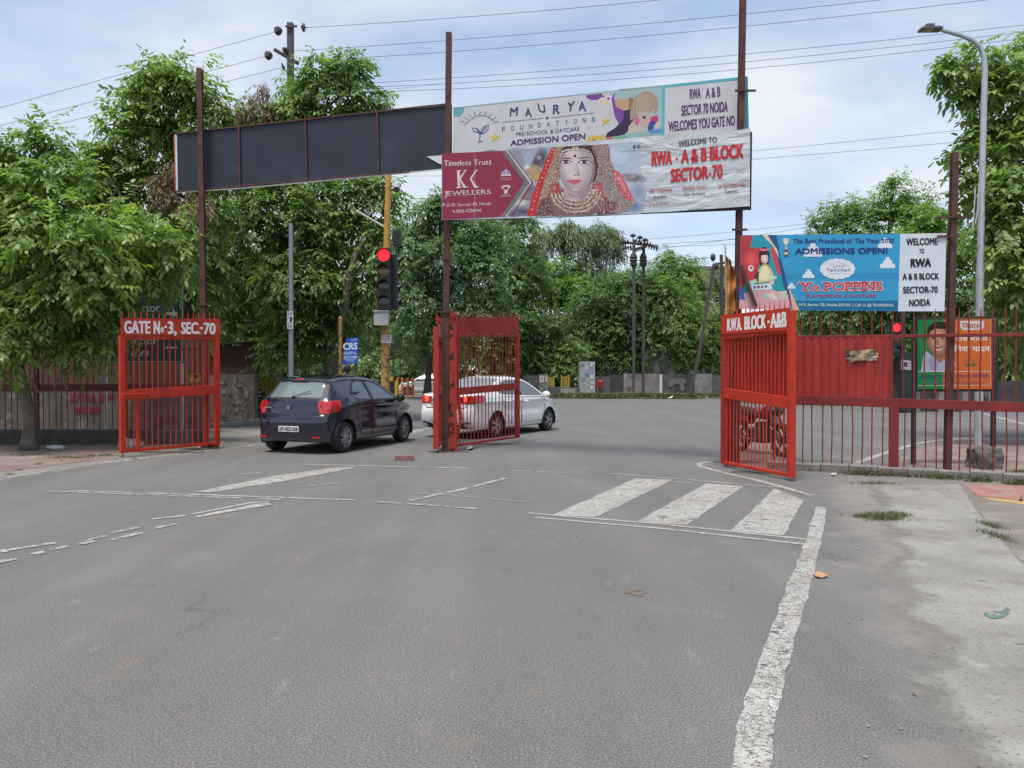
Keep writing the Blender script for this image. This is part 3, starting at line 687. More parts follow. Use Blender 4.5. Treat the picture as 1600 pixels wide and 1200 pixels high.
# the earth is one sheet; the carriageway lies on it
sheet('road', [(-9.9, -6), (14, -6), (14, 9.2), (11.5, 10.5), (70, 24), (70, 45.5), (11, 46.0), (-3, 48), (-70, 60), (-70, 30), (-9.5, 24.5), (-8.2, 17)], 0.0, ASPH)
G = lambda x, y: gp(x, y)
sheet('shoulder', [G(-260, 800), G(0, 748), G(190, 720), G(330, 703), G(410, 694), G(412, 676), G(396, 668), G(340, 668), G(340, 690), G(190, 696), G(-300, 720)], .004, SHOULDER, .03, 3)
sheet('pavement', [G(-300, 758), G(-120, 752), G(0, 738), G(70, 729), G(185, 716), G(190, 706), G(330, 690), G(330, 680), G(-300, 690)], .008, PAVER, .02, 4)
sheet('concrete_apron', [G(1330, 762), G(1500, 757), G(1520, 792), G(1592, 878), G(1720, 1020), G(1900, 1300), G(1330, 1300), G(1330, 1200), G(1310, 1050), G(1310, 930), G(1305, 850), G(1310, 800)], .004, APRON, .012, 5, step=.05)
sheet('earth_strip', [G(1503, 757), G(1700, 770), G(2200, 900), G(2300, 1300), G(1905, 1300), G(1724, 1018), G(1596, 876), G(1524, 791)], .003, mk('dusty earth', (.23, .205, .18), .95, var=.25, scale=1.5, bump=.4, bscale=50, spots=[((.33, .29, .25), 3, .58, .1), ((.13, .12, .10), 2, .6, .15)], spec=.1), .02, 6)
sheet('paver_path', [G(1505, 757), G(1600, 760), G(1720, 771), G(1760, 795), G(1600, 783), G(1527, 775)], .007, mk('pink pavers', (.36, .165, .145), .9, var=.2, scale=5, spots=[((.30, .26, .23), 3, .50, .14), ((.20, .15, .14), 6, .6, .1)]), .015, 7)
sheet('yellow_paver_row', [G(1530, 776), G(1600, 783.5), G(1760, 797), G(1775, 806), G(1610, 791), G(1545, 782)], .007, mk('yellow pavers', (.44, .31, .11), .9, var=.2, scale=5, spots=[((.30, .26, .23), 4, .50, .12)]), .012, 8)
sheet('footpath', [G(1392, 736), G(1410, 714), G(1440, 700), G(1495, 694), G(1800, 694), G(2050, 770), G(1640, 752)], .01, PAVER, .02, 9)
sheet('footpath_kerb', [G(1488, 694), G(1900, 694), G(1900, 690), G(1490, 690)], .10, CONC, .01, 10, skirt=.1)
sheet('far_footpath', [(-3, 48), (11, 46), (70, 45.5), (70, 62), (-70, 75), (-70, 60)], .05, SHOULDER, 0, skirt=.06)
sheet('verge', [(1.2, 46.9), (10.9, 45.95), (13.0, 46.3), (11.8, 47.4), (5, 48.6), (1.2, 48.8)], .08, mk('verge soil', (.10, .115, .05), .95, var=.35, scale=1.2, spots=[((.22, .19, .15), 1.5, .6, .1)]), .12, 11, skirt=.05)

MZ = [.0045]
def mark(pts, mat=None, amp=.012, seed=1, name='road_marking'):
    MZ[0] += .00012; amp = min(amp, .010)
    return sheet(name, [G(*p) for p in pts], MZ[0], mat or PAINT, amp, seed, step=.06)
def stripe(pts, w, mat=None, seed=1, amp=.008, z=.005):     # a line of constant real width along photo points
    P = [G(*p) for p in pts]; Lp, Rp = [], []
    for i, p in enumerate(P):
        d = (P[min(i + 1, len(P) - 1)] - P[max(i - 1, 0)]).normalized(); n = Vector((-d.y, d.x, 0)) * w / 2
        Lp.append(p + n); Rp.append(p - n)
    MZ[0] += .00012; amp = min(amp, .010)
    return sheet('road_marking', Lp + Rp[::-1], MZ[0], mat or PAINT, amp, seed, step=.08)
mark([(1275, 792), (1291.5, 793), (1283, 850), (1262, 930), (1236, 1025), (1217, 1100), (1202, 1200), (1195, 1300), (1125, 1300), (1142, 1200), (1162, 1100), (1190, 1025), (1228, 920), (1258, 850)], amp=.022, seed=2)
mark([(993, 748), (1052, 750), (930, 809), (864, 805)], seed=3, amp=.025)
mark([(1104, 756), (1162, 760), (1073, 821), (994, 816)], seed=4, amp=.025)
mark([(1210, 764), (1256, 782), (1225, 837), (1142, 830)], seed=5, amp=.025)
stripe([(824, 802), (1040, 820), (1258, 843)], .062, seed=6); stripe([(836, 809), (1040, 827), (1258, 851)], .062, seed=7)
stripe([(800, 735.5), (890, 739)], .055, PAINT_OLD, seed=8); stripe([(955, 740), (1090, 751), (1228, 763)], .055, seed=9); stripe([(965, 746), (1090, 756)], .05, PAINT_OLD, seed=10)
stripe([(1128, 722), (1104, 722.5), (1091, 725), (1097, 730), (1130, 739), (1180, 750), (1232, 764), (1268, 775)], .10, seed=11)
stripe([(-60, 757), (0, 748), (100, 733), (200, 719.5), (320, 705), (412, 695)], .10, SHOULDER if False else PAINT_OLD, seed=12)
stripe([(-40, 756), (60, 741), (190, 723), (300, 710)], .05, PAINT_OLD, seed=13)
stripe([(360, 700.5), (412, 694)], .08, seed=14)
stripe([(75, 768), (250, 774), (440, 781)], .07, PAINT_OLD, seed=15); stripe([(110, 767), (330, 774), (556, 782)], .07, seed=16, mat=PAINT_OLD)
stripe([(476, 726), (600, 729), (730, 732)], .07, seed=17); stripe([(560, 728.5), (650, 730), (735, 733)], .05, PAINT_OLD, seed=18)
mark([(306, 769), (330, 770), (440, 753), (545, 733.5), (556, 729.5), (520, 731.5), (430, 744)], seed=19, amp=.04)
mark([(296, 804), (303, 804.5), (390, 788), (420, 785.5), (426, 787), (400, 790.5), (310, 808), (304, 810), (424, 789), (424, 784.5), (392, 785)], seed=20, amp=.02)
mark([(303, 808), (312, 809), (425, 789), (420, 786), (395, 789)], seed=21, amp=.02)
for k, q in enumerate([[(238, 812), (290, 806)], [(172, 834), (216, 825)], [(130, 846), (166, 838)], [(236, 827), (276, 819)], [(170, 845), (222, 833)], [(126, 851), (148, 846)], [(0, 862), (88, 849)], [(-60, 874), (10, 862)], [(52, 867), (104, 854)], [(-30, 884), (26, 874)]]):
    stripe(q, .085, PAINT_OLD, seed=30 + k, amp=.02)
stripe([(590, 785), (670, 790), (748, 796)], .07, PAINT_OLD, seed=41); stripe([(640, 783), (720, 766), (790, 748)], .09, PAINT_OLD, seed=42)
stripe([(650, 772), (700, 774), (830, 786)], .03, PAINT_OLD, seed=43); stripe([(466, 762), (530, 755)], .05, PAINT_OLD, seed=44); stripe([(370, 742), (410, 739)], .06, PAINT_OLD, seed=45)
stripe([(1332, 727), (1375, 711), (1430, 694), (1478, 687)], .13, seed=46)
for k in range(5): stripe([(1545 + k * 3, 640 + k * 5.0), (1760, 644 + k * 6.5)], .16, PAINT_OLD, seed=50 + k)
stripe([(1530, 645), (1620, 668)], .2, seed=56); stripe([(1090, 636), (860, 634)], .12, PAINT_OLD, seed=57); stripe([(600, 640), (700, 632)], .14, PAINT_OLD, seed=58)
mark([(625, 676), (668, 668), (700, 664), (668, 672), (640, 680)], PAINT_OLD, seed=59)

# blades of grass growing along the kerb wall and out of the apron
def grass_patch(name, spots, n, h, w, mat, seed):
    rng = np.random.default_rng(seed); co, fa, va = [], [], []
    per = n // len(spots)
    P = []
    for (c, rx, ry) in spots:
        q = rng.normal(0, .5, (per, 2)); P.append(np.column_stack([c[0] + q[:, 0] * rx, c[1] + q[:, 1] * ry, np.full(per, c[2])]))
    P = np.concatenate(P); m = len(P)
    ang = rng.uniform(0, 2 * np.pi, m); side = np.column_stack([np.cos(ang), np.sin(ang), np.zeros(m)]); lean = rng.normal(0, .55, (m, 3)); lean[:, 2] = 1
    hh = h * rng.uniform(.3, 1.2, m)[:, None]
    a = P - side * w / 2; b = P + side * w / 2; mid = P + lean * hh * .55; tip = P + lean * np.array([1.7, 1.7, .9]) * hh
    co = np.stack([a, b, mid + side * w * .35, tip, mid - side * w * .35], 1).reshape(-1, 3); i = np.arange(m) * 5
    f = np.stack([i, i + 1, i + 2, i + 4], 1); f2 = np.stack([i + 4, i + 2, i + 3, i + 3], 1)
    tri = np.concatenate([np.stack([i, i + 1, i + 2], 1), np.stack([i, i + 2, i + 4], 1), np.stack([i + 4, i + 2, i + 3], 1)])
    v = np.tile(rng.uniform(0, 1, m), 3)
    o = fast_mesh(name, co, tri, mat, None, v); return props(o, kind='stuff')
rs = random.Random(5); sp = []
for px, py, rx, n in [(1345, 741, .3, 1), (1375, 742, .45, 1), (1400, 743, .5, 1), (1425, 744, .5, 1), (1450, 746, .4, 1), (1475, 748, .25, 1), (1530, 752, .2, 1), (1592, 757, .2, 1), (1600, 742, .2, 1)]:
    sp.append((G(px, py), rx, .13))
grass_patch('grass', sp, 2600, .10, .010, GRASSM, 1)
grass_patch('grass', [(G(1382, 811), .22, .14), (G(1395, 806), .18, .1), (G(1365, 808), .2, .1)], 1300, .06, .007, GRASSM, 2)
grass_patch('grass', [(G(1365, 756), .3, .12), (G(1556, 838), .08, .25), (G(1548, 822), .06, .2)], 700, .05, .007, GRASSM, 3)
grass_patch('grass', [(G(160, 713), .5, .2), (G(110, 716), .5, .15), (G(60, 712), .5, .2), (G(300, 703), .3, .2)], 900, .06, .010, GRASSM, 4)
grass_patch('grass', [(Vector((x, 47.3 + rs.uniform(-.5, .5), .08)), .9, .7) for x in np.linspace(1.4, 12.3, 16)], 6000, .30, .05, GRASSM, 5)

# loose grit: along the kerb wall, on the verge's edge, round the post feet and in the gutter of the west pavement
def grit(name, lines, n, s0, s1, mat, seed):
    rng = np.random.default_rng(seed); P = []
    for (a, b, w) in lines:
        a, b = G(*a), G(*b); t = rng.uniform(0, 1, n); q = np.array([a.x, a.y])[None] * (1 - t[:, None]) + np.array([b.x, b.y])[None] * t[:, None] + rng.normal(0, w, (n, 2)); P.append(q)
    P = np.concatenate(P); m = len(P); sz = rng.uniform(0, 1, (m, 1)) ** 3 * (s1 - s0) + s0
    base = np.column_stack([P, np.full(m, .006)]); v = []
    for k in range(3):
        a = rng.uniform(0, .8, m) + k * 2.1; v.append(base + np.column_stack([np.cos(a), np.sin(a), np.zeros(m)]) * sz)
    v.append(base + np.column_stack([rng.normal(0, .2, (m, 2)), np.full(m, .9)]) * sz); co = np.stack(v, 1).reshape(-1, 3); i = np.arange(m) * 4
    tri = np.concatenate([np.stack([i, i + 1, i + 3], 1), np.stack([i + 1, i + 2, i + 3], 1), np.stack([i + 2, i, i + 3], 1)])
    props(fast_mesh(name, co, tri, mat), kind='stuff')
GRIT = mk('grit', (.22, .20, .18), .95, var=.5, scale=40)
grit('gravel', [((1250, 752), (1600, 764), .22), ((1310, 800), (1400, 1190), .22), ((1245, 752), (1320, 800), .3), ((1510, 765), (1620, 900), .12), ((660, 712), (740, 706), .14), ((0, 750), (330, 706), .14), ((1130, 728), (1235, 752), .10), ((300, 706), (345, 702), .12)], 90, .004, .018, GRIT, 3)

CONTACT_SHADE = worn(mk('contact shade', (.085, .075, .066), .95, var=.3, scale=12), 7, .46, .14)  # contact shade at post and gate feet, painted as dark broken sheets
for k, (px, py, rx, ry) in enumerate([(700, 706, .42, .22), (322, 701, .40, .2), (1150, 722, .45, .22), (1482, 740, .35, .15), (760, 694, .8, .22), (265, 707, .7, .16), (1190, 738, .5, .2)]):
    c = G(px, py); sheet('contact_shade_patch', [(c.x + rx * math.cos(R(a)), c.y + ry * math.sin(R(a))) for a in range(0, 360, 24)], .0075 + k * .0001, CONTACT_SHADE, .02, 20 + k)

# ------------------------------------------------------------------ cars
def inpoly(x, y, poly):
    r = np.zeros(len(x), bool); n = len(poly)
    for i in range(n):
        x0, y0 = poly[i]; x1, y1 = poly[(i + 1) % n]
        c = ((y0 > y) != (y1 > y))
        r ^= c & (x < (x1 - x0) * (y - y0) / ((y1 - y0) or 1e-9) + x0)
    return r
def nearline(x, y, pts, w):
    r = np.zeros(len(x), bool)
    for (x0, y0), (x1, y1) in zip(pts[:-1], pts[1:]):
        dx, dy = x1 - x0, y1 - y0; t = np.clip(((x - x0) * dx + (y - y0) * dy) / (dx * dx + dy * dy), 0, 1)
        r |= np.hypot(x - x0 - t * dx, y - y0 - t * dy) < w
    return r
def smooth_loop(P, n, it=3):
    P = np.array(P, float)
    for _ in range(it):
        Q = np.roll(P, -1, 0); P = np.stack([.75 * P + .25 * Q, .25 * P + .75 * Q], 1).reshape(-1, P.shape[1])
    P = np.vstack([P, P[:1]]); d = np.r_[0, np.cumsum(np.hypot(*np.diff(P[:, :2], axis=0).T))]
    t = np.linspace(0, d[-1], n, endpoint=False)
    return np.column_stack([np.interp(t, d, P[:, k]) for k in range(P.shape[1])])

CARPAINT = {}
def car_paint(name, col, rough=.25):
    m = bpy.data.materials.new(name); N, L = nodes_of(m); b = N['Principled BSDF']
    tc = N.new('ShaderNodeTexCoord')
    c = ramp(N, L, noise(N, L, tc.outputs['Object'], 2.5, 6), [(.35, tuple(x * .93 for x in col)), (.7, tuple(min(1, x * 1.05) for x in col))])
    sp = N.new('ShaderNodeSeparateXYZ'); L.new(tc.outputs['Object'], sp.inputs[0])
    w = N.new('ShaderNodeMath'); w.operation = 'MULTIPLY_ADD'; w.inputs[1].default_value = -.35; L.new(noise(N, L, tc.outputs['Object'], 6, 6), w.inputs[0]); L.new(sp.outputs['Z'], w.inputs[2])
    c = mixc(N, L, ramp(N, L, w.outputs[0], [(.05, .25), (.30, 0.0)]), c, (.16, .145, .13))     # road dust on the sills
    L.new(c, b.inputs['Base Color']); b.inputs['Roughness'].default_value = rough; b.inputs['Coat Weight'].default_value = 1; b.inputs['Coat Roughness'].default_value = .03
    L.new(ramp(N, L, noise(N, L, tc.outputs['Object'], 30, 5), [(.3, rough * .8), (.7, rough * 1.4)]), b.inputs['Roughness'])
    return m
def glass_mat(name, tint, rough=.02):
    m = bpy.data.materials.new(name); N, L = nodes_of(m); b = N['Principled BSDF']
    b.inputs['Base Color'].default_value = (*tint, 1); b.inputs['Roughness'].default_value = rough; b.inputs['Specular IOR Level'].default_value = .9; b.inputs['IOR'].default_value = 1.6
    b.inputs['Coat Weight'].default_value = .6; b.inputs['Coat Roughness'].default_value = .02; b.inputs['Coat IOR'].default_value = 1.7
    return m
CARGLASS = glass_mat('tinted car glass', (.035, .045, .05)); CARGLASS_REAR = glass_mat('rear car glass', (.13, .16, .175))
LENS_RED = mk('red lamp lens', (.55, .010, .012), .15, var=.25, scale=20, coat=1); LENS_LIT = mk('lit brake lamp', (.8, .05, .03), .2, var=.1, emit=(1, .06, .03), estr=1.3)
LENS_CLEAR = mk('clear lamp lens', (.55, .55, .56), .12, var=.2, scale=25, coat=1); GAP = mk('panel gap', (.008, .008, .009), .8, var=.1)
CHROME = mk('bright trim', (.6, .61, .62), .2, metal=.9, var=.08); ALLOY = mk('alloy wheel', (.42, .43, .44), .35, metal=.7, var=.15, scale=9); DISC = mk('wheel backing', (.035, .035, .037), .6, var=.3)
PLATE = mk('number plate', (.66, .67, .66), .5, var=.06, scale=8); PLATE_INK = mk('plate lettering', (.02, .02, .022), .6, var=.1)

def wheel_parts(root, x, y, side, r, w, spokes, bolt_dark=False):
    """wheel centre at local (x, y, r); side = -1 right, +1 left"""
    c = Vector((x, y, r)); s = side
    mb = MB(); prof = [(r * .66, -w * .5), (r * .90, -w * .5), (r * .975, -w * .42), (r, -w * .25), (r, w * .25), (r * .975, w * .42), (r * .90, w * .5), (r * .66, w * .5)]
    mb.lathe(c, prof, 40, 'Y', caps=False); mb.lathe(c, [(r * .66, w * .5), (r * .66, -w * .5)], 40, 'Y', caps=False)
    ty = mb.build('wheel', BLACKR, root, smooth=True, local=True)
    mb = MB(); yo = s * w * .42
    mb.lathe(c + Vector((0, yo * .5, 0)), [(0.001, 0), (r * .64, 0)], 32, 'Y', m=1)
    rim = [(r * .60, yo * .9), (r * .66, yo * 1.12), (r * .68, yo * 1.02), (r * .66, yo * .6)]
    mb.lathe(c, rim, 40, 'Y', caps=False)
    for k in range(spokes):
        for dd in (-.10, .10):
            a = 2 * math.pi * k / spokes + dd; a2 = 2 * math.pi * k / spokes + dd * 1.9
            p = c + Vector((math.cos(a) * r * .14, yo * .98, math.sin(a) * r * .14)); q = c + Vector((math.cos(a2) * r * .62, yo * 1.0, math.sin(a2) * r * .62))
            mb.bar(p, q, r * .105, .018, up=(0, 1, 0))
    mb.lathe(c + Vector((0, yo * .8, 0)), [(r * .19, 0), (r * .19, s * .03), (r * .12, s * .04), (0.001, s * .042)], 20, 'Y')
    mb.build('rim', [ALLOY, DISC], ty, smooth=True, local=True, fixn=True)

def make_car(spec, name, label, cat, loc, rotz, group=None):
    root = thing(name, loc, label, cat, group, rotz or 1e-6)
    S = spec; res = S.get('res', 1.0)
    nt_, ns_, nv_ = int(460 * res), int(72 * res), int(64 * res)
    O = smooth_loop([(*p, *q) for p, q in S['outline']], nt_, 3)
    P = O[:, :2]; Q = O[:, :2] + O[:, 2:4]; W = S['W']
    wl = W(Q[:, 0], Q[:, 1])
    s = np.sin(np.linspace(-np.pi / 2, np.pi / 2, ns_ + 1)); g = 1 - (1 - np.abs(s) ** S.get('pw', 2.7)) ** (1 / S.get('pw', 2.7))
    # roof-to-floor band
    X = P[:, 0, None] * (1 - g) + Q[:, 0, None] * g; Z = P[:, 1, None] * (1 - g) + Q[:, 1, None] * g; Y = wl[:, None] * s[None]
    band = np.stack([X, Y, Z], -1).reshape(-1, 3)
    i, j = np.meshgrid(np.arange(nt_), np.arange(ns_), indexing='ij'); i2 = (i + 1) % nt_; w_ = ns_ + 1
    fb = np.stack([i * w_ + j, i2 * w_ + j, i2 * w_ + j + 1, i * w_ + j + 1], -1).reshape(-1, 4)
    cos, fcs, tag = [band], [fb], [np.zeros(len(fb), int)]; base = len(band)
    v = np.linspace(0, 1, nv_ + 1)
    Cx = np.clip(Q[:, 0], S['L'] * .22, S['L'] * .78); Cz = np.full(nt_, .62)
    SX = Q[:, 0, None] * (1 - v) + Cx[:, None] * v; SZ = Q[:, 1, None] * (1 - v) + Cz[:, None] * v
    SY = W(SX.ravel(), SZ.ravel()).reshape(SX.shape)
    i, j = np.meshgrid(np.arange(nt_), np.arange(nv_), indexing='ij'); i2 = (i + 1) % nt_; w_ = nv_ + 1
    for sd_ in (1, -1):
        co = np.stack([SX, SY * sd_, SZ], -1).reshape(-1, 3)
        f = np.stack([i * w_ + j, i * w_ + j + 1, i2 * w_ + j + 1, i2 * w_ + j], -1).reshape(-1, 4)
        if sd_ == 1: f = f[:, ::-1]
        cos.append(co); fcs.append(f + base); tag.append(np.full(len(f), sd_)); base += len(co)
    co = np.concatenate(cos); fa = np.concatenate(fcs); tg = np.concatenate(tag)
    # weld the seams by snapping (shared positions already coincide)
    c = co[fa].mean(1); x, y, z = c.T; ay = np.abs(y); band_ = tg == 0; sidep = ~band_
    cls = np.zeros(len(fa), int)     # 0 body
    for k, fn in enumerate(S['zones'], 1):
        msk = fn(x, y, ay, z, band_, sidep); cls[msk] = k
    keep = np.ones(len(fa), bool)
    for wx in S['wheels']:
        rr = S['r'] * 1.16
        keep &= ~((np.hypot(x - wx, z - S['r'] * 1.02) < rr) & (sidep | (band_ & (z < .45) & (ay > .45))))
    keep &= ~(band_ & (z < .26) & (x > .35) & (x < S['L'] - .35) & (ay < .5) & False)
    # shading normals: per-vertex weld via numpy unique so the surface shades as one
    def emit(mask, nm, mat, parent, off=0.0):
        f = fa[mask & keep]
        if not len(f): return None
        u, inv = np.unique(f.ravel(), return_inverse=True); cc = co[u].copy()
        key = np.round(cc * 2000).astype(np.int64); _, fi, iv = np.unique(key, axis=0, return_index=True, return_inverse=True)
        cc = cc[fi]; ff = iv.ravel()[inv.ravel()].reshape(-1, 4)
        bad = np.array([len(set(q)) < 3 for q in ff.tolist()]); ff = ff[~bad]
        if off:
            n = np.zeros_like(cc); p = cc[ff]; fn = np.cross(p[:, 2] - p[:, 0], p[:, 3] - p[:, 1]); fn /= np.maximum(np.linalg.norm(fn, axis=1, keepdims=True), 1e-9)
            for k in range(4): np.add.at(n, ff[:, k], fn)
            n /= np.maximum(np.linalg.norm(n, axis=1, keepdims=True), 1e-9); cc = cc + n * off
        me = bpy.data.meshes.new(nm); me.from_pydata(cc.tolist(), [], [list(dict.fromkeys(q)) for q in ff.tolist()])
        me.materials.append(mat); me.polygons.foreach_set('use_smooth', [True] * len(me.polygons)); me.update(); me.validate()
        o = bpy.data.objects.new(nm, me); COL.objects.link(o); o.parent = parent; ORG[o.name] = Vector((0, 0, 0)); return o
    emit(cls == 0, 'body', S['paint'], root)
    done = {}
    for k, (nm, mat, off, side) in enumerate(S['parts'], 1):
        par = root
        if side:
            for sd_, sel in ((1, y > 0), (-1, y <= 0)): emit((cls == k) & sel, nm, mat, par, off)
        else: emit(cls == k, nm, mat, par, off)
    for wx in S['wheels']:
        for sd_ in (1, -1):
            wheel_parts(root, wx, sd_ * S['track'] / 2, sd_, S['r'], S.get('tw', .19), S.get('spokes', 5))
        rr = S['r'] * 1.18     # dark wheel wells, open below
        for sd_ in (1, -1):
            mb = MB(); vs = []; n = 24
            yo = float(W(np.array([wx]), np.array([S['r'] * 2.1]))[0]) - .012; y0, y1 = yo * sd_, (S['track'] / 2 - .2) * sd_
            for q in range(n + 1):
                t = math.pi * (-.12 + 1.24 * q / n)
                for yy in (y0, y1): vs.append((wx + rr * math.cos(t), yy, S['r'] * 1.02 + rr * math.sin(t)))
            ctr = len(vs); vs.append((wx, y1, S['r']))
            mb.add(vs, [(2 * q, 2 * q + 1, 2 * q + 3, 2 * q + 2) for q in range(n)] + [(2 * q + 1, 2 * q + 3, ctr) for q in range(n)])
            mb.build('wheel_arch', GAP, root, smooth=True, local=True, fixn=False)
    return root

# ---- navy hatchback
def Whatch(x, z):
    w = .868 - np.clip(z - .98, 0, 1) ** 1.12 * .68 - np.clip(.42 - z, 0, 1) ** 1.5 * .55
    w = w - .185 * np.clip((.85 - x) / .85, 0, 1) ** 2.2 - .17 * np.clip((x - 2.95) / .89, 0, 1) ** 2.2
    w = w + .020 * np.exp(-((z - .90) / .07) ** 2) - .018 * np.exp(-((z - .60) / .12) ** 2) * (np.abs(x - 1.95) < .75)
    w = w + .028 * np.exp(-((x - .66) / .42) ** 2 - ((z - .72) / .22) ** 2) + .024 * np.exp(-((x - 3.12) / .40) ** 2 - ((z - .70) / .2) ** 2)
    return w
hatch_outline = [((.14, .21), (.02, .0)), ((.05, .30), (.10, .0)), ((.015, .44), (.20, 0)), ((.0, .56), (.21, 0)), ((.005, .66), (.21, 0)), ((.035, .73), (.19, 0)), ((.075, .76), (.17, 0)), ((.085, .86), (.17, 0)),
    ((.11, 1.0), (.18, -.02)), ((.15, 1.06), (.19, -.02)), ((.40, 1.35), (.20, -.07)), ((.375, 1.42), (.18, -.085)), ((.46, 1.462), (.12, -.10)), ((.8, 1.51), (0, -.12)), ((1.3, 1.53), (0, -.125)), ((1.75, 1.515), (0, -.125)), ((2.1, 1.465), (-.03, -.11)), ((2.45, 1.30), (-.08, -.08)),
    ((2.85, 1.06), (-.14, -.07)), ((3.02, .985), (-.16, -.07)), ((3.35, .92), (-.22, -.08)), ((3.66, .80), (-.30, -.09)), ((3.80, .66), (-.34, -.06)), ((3.84, .50), (-.36, 0)), ((3.82, .32), (-.34, 0)), ((3.72, .21), (-.26, 0)),
    ((2.8, .19), (0, 0.02)), ((1.9, .19), (0, .02)), ((1.0, .19), (0, .02))]
RW, FWh = .66, 3.11
rear_glass = lambda x, y, ay, z, b, s: b & (x < .60) & (z > 1.085) & (z < 1.375) & (ay < .60 - .28 * (z - 1.08))
swin = [(.98, 1.10), (1.10, 1.045), (1.63, 1.02), (1.63, 1.385), (1.34, 1.385), (1.20, 1.34)]
fwin = [(1.73, 1.02), (2.66, 1.005), (2.62, 1.04), (2.22, 1.30), (2.02, 1.375), (1.73, 1.385)]
trim = [(.90, 1.13), (1.06, 1.02), (1.63, .995), (2.75, .975), (2.72, 1.03), (2.24, 1.335), (2.02, 1.40), (1.30, 1.41), (1.16, 1.36)]
lamp = lambda x, y, ay, z, b, s: (x < .47) & (z > .785 + .16 * np.clip(x - .2, 0, 1)) & (z < 1.02 - .12 * np.clip(.66 - ay, 0, 1)) & (ay > .565 + .22 * np.clip(1.0 - z, 0, 1))
rdoor = [(1.03, 1.0), (1.66, .985), (1.66, .30), (1.26, .30), (1.16, .45), (1.05, .62)]
fdoor = [(1.69, .985), (2.78, .965), (2.80, .62), (2.72, .30), (1.69, .30)]
hz_ = [
    lambda x, y, ay, z, b, s: (z < .235),
    lambda x, y, ay, z, b, s: s & inpoly(x, z, trim) & ~inpoly(x, z, swin) & ~inpoly(x, z, fwin),
    lambda x, y, ay, z, b, s: s & (inpoly(x, z, swin) | inpoly(x, z, fwin)),
    lambda x, y, ay, z, b, s: b & (x < .62) & (z > 1.06) & (z < 1.40) & (ay < .685 - .30 * (z - 1.08)) & ~rear_glass(x, y, ay, z, b, s),
    rear_glass,
    lambda x, y, ay, z, b, s: b & (x > 2.12) & (x < 2.92) & (z > 1.03) & (z < 1.46) & (ay < .74 - .34 * (z - 1.05)),
    lamp,
    lambda x, y, ay, z, b, s: s & inpoly(x, z, rdoor),
    lambda x, y, ay, z, b, s: s & inpoly(x, z, fdoor),
    lambda x, y, ay, z, b, s: (s & nearline(x, z, [(1.675, .29), (1.675, 1.0)], .0085)) | (s & nearline(x, z, rdoor + rdoor[:1], .007)) | (s & nearline(x, z, fdoor + fdoor[:1], .007)) |
        ((x < .40) & nearline(ay, z, [(0, .735), (.40, .735), (.60, .755), (.70, .775)], .008)) | (b & (x < .35) & nearline(ay, z, [(.60, .76), (.66, 1.06)], .007)),
    lambda x, y, ay, z, b, s: b & (x < .46) & (z > 1.415) & (z < 1.445) & (ay < .085),
    lambda x, y, ay, z, b, s: b & (x > 3.3) & (ay > .42) & (z > .68) & (z < .83),
]
NAVY = car_paint('navy car paint', (.003, .0052, .028), .14)
hatch = dict(L=3.84, outline=hatch_outline, W=Whatch, wheels=(RW, FWh), r=.305, track=1.52, spokes=7, paint=NAVY, zones=hz_,
    parts=[('lower_valance', BLACKM, 0, False), ('window_trim', BLACKM, .001, True), ('side_window', CARGLASS, -.006, True), ('rear_window_frame', BLACKM, .001, False), ('rear_window', CARGLASS_REAR, -.003, False),
           ('windscreen', CARGLASS, -.004, False), ('tail_light', LENS_RED, .006, True), ('rear_door', NAVY, 0, True), ('front_door', NAVY, 0, True), ('panel_gap', GAP, -.002, False), ('high_brake_light', LENS_RED, .004, False), ('headlight', LENS_CLEAR, .003, True)])
def car_loc(px, py, theta, xr, yt):      # put local (xr, -yt) on the ground seen at the pixel, heading theta right of +Y
    rz = R(90 - theta); p = gp(px, py); c, s = math.cos(rz), math.sin(rz)
    return (p.x - (c * xr + s * yt), p.y - (s * xr - c * yt), 0), rz
def mirror(root, x, z, y, mat):
    for sd_ in (1, -1):
        mb = MB(); mb.lathe((x, sd_ * (y + .10), z), [(.001, -.07), (.05, -.065), (.082, -.03), (.09, .02), (.075, .06), (.001, .075)], 14, 'X'); 
        for i, p in enumerate(mb.v): mb.v[i] = (p[0], sd_ * (y + .10) + (p[1] - sd_ * (y + .10)) * 1.25, p[2])
        mb.box((x, sd_ * y, z - .03), (.06, .12, .035)); mb.build('side_mirror', mat, root, smooth=True, local=True)
def handle(root, x, z, W, mat):
    for sd_ in (1, -1):
        y = float(W(np.array([x]), np.array([z]))[0]); mb = MB()
        mb.tube([(x - .10, sd_ * (y + .0), z), (x - .08, sd_ * (y + .03), z), (x + .08, sd_ * (y + .03), z + .004), (x + .10, sd_ * (y), z + .004)], [.012, .015, .015, .012], 8)
        mb.build('door_handle', mat, root, smooth=True, local=True)
def number_plate(root, x, z, text, w=.46, h=.11):
    mb = MB(); mb.box((x, 0, z), (.014, w, h)); pl = mb.build('number_plate', PLATE, root, local=True, bevel=.004)
    mb = MB(); v, f = set_type(text, .03)
    mb.add([(x - .0105, w * .46 - u * w * .92, z - h * .32 + q * h * .64) for u, q in v], f)
    mb.build('plate_number', PLATE_INK, pl, local=True, fixn=False)

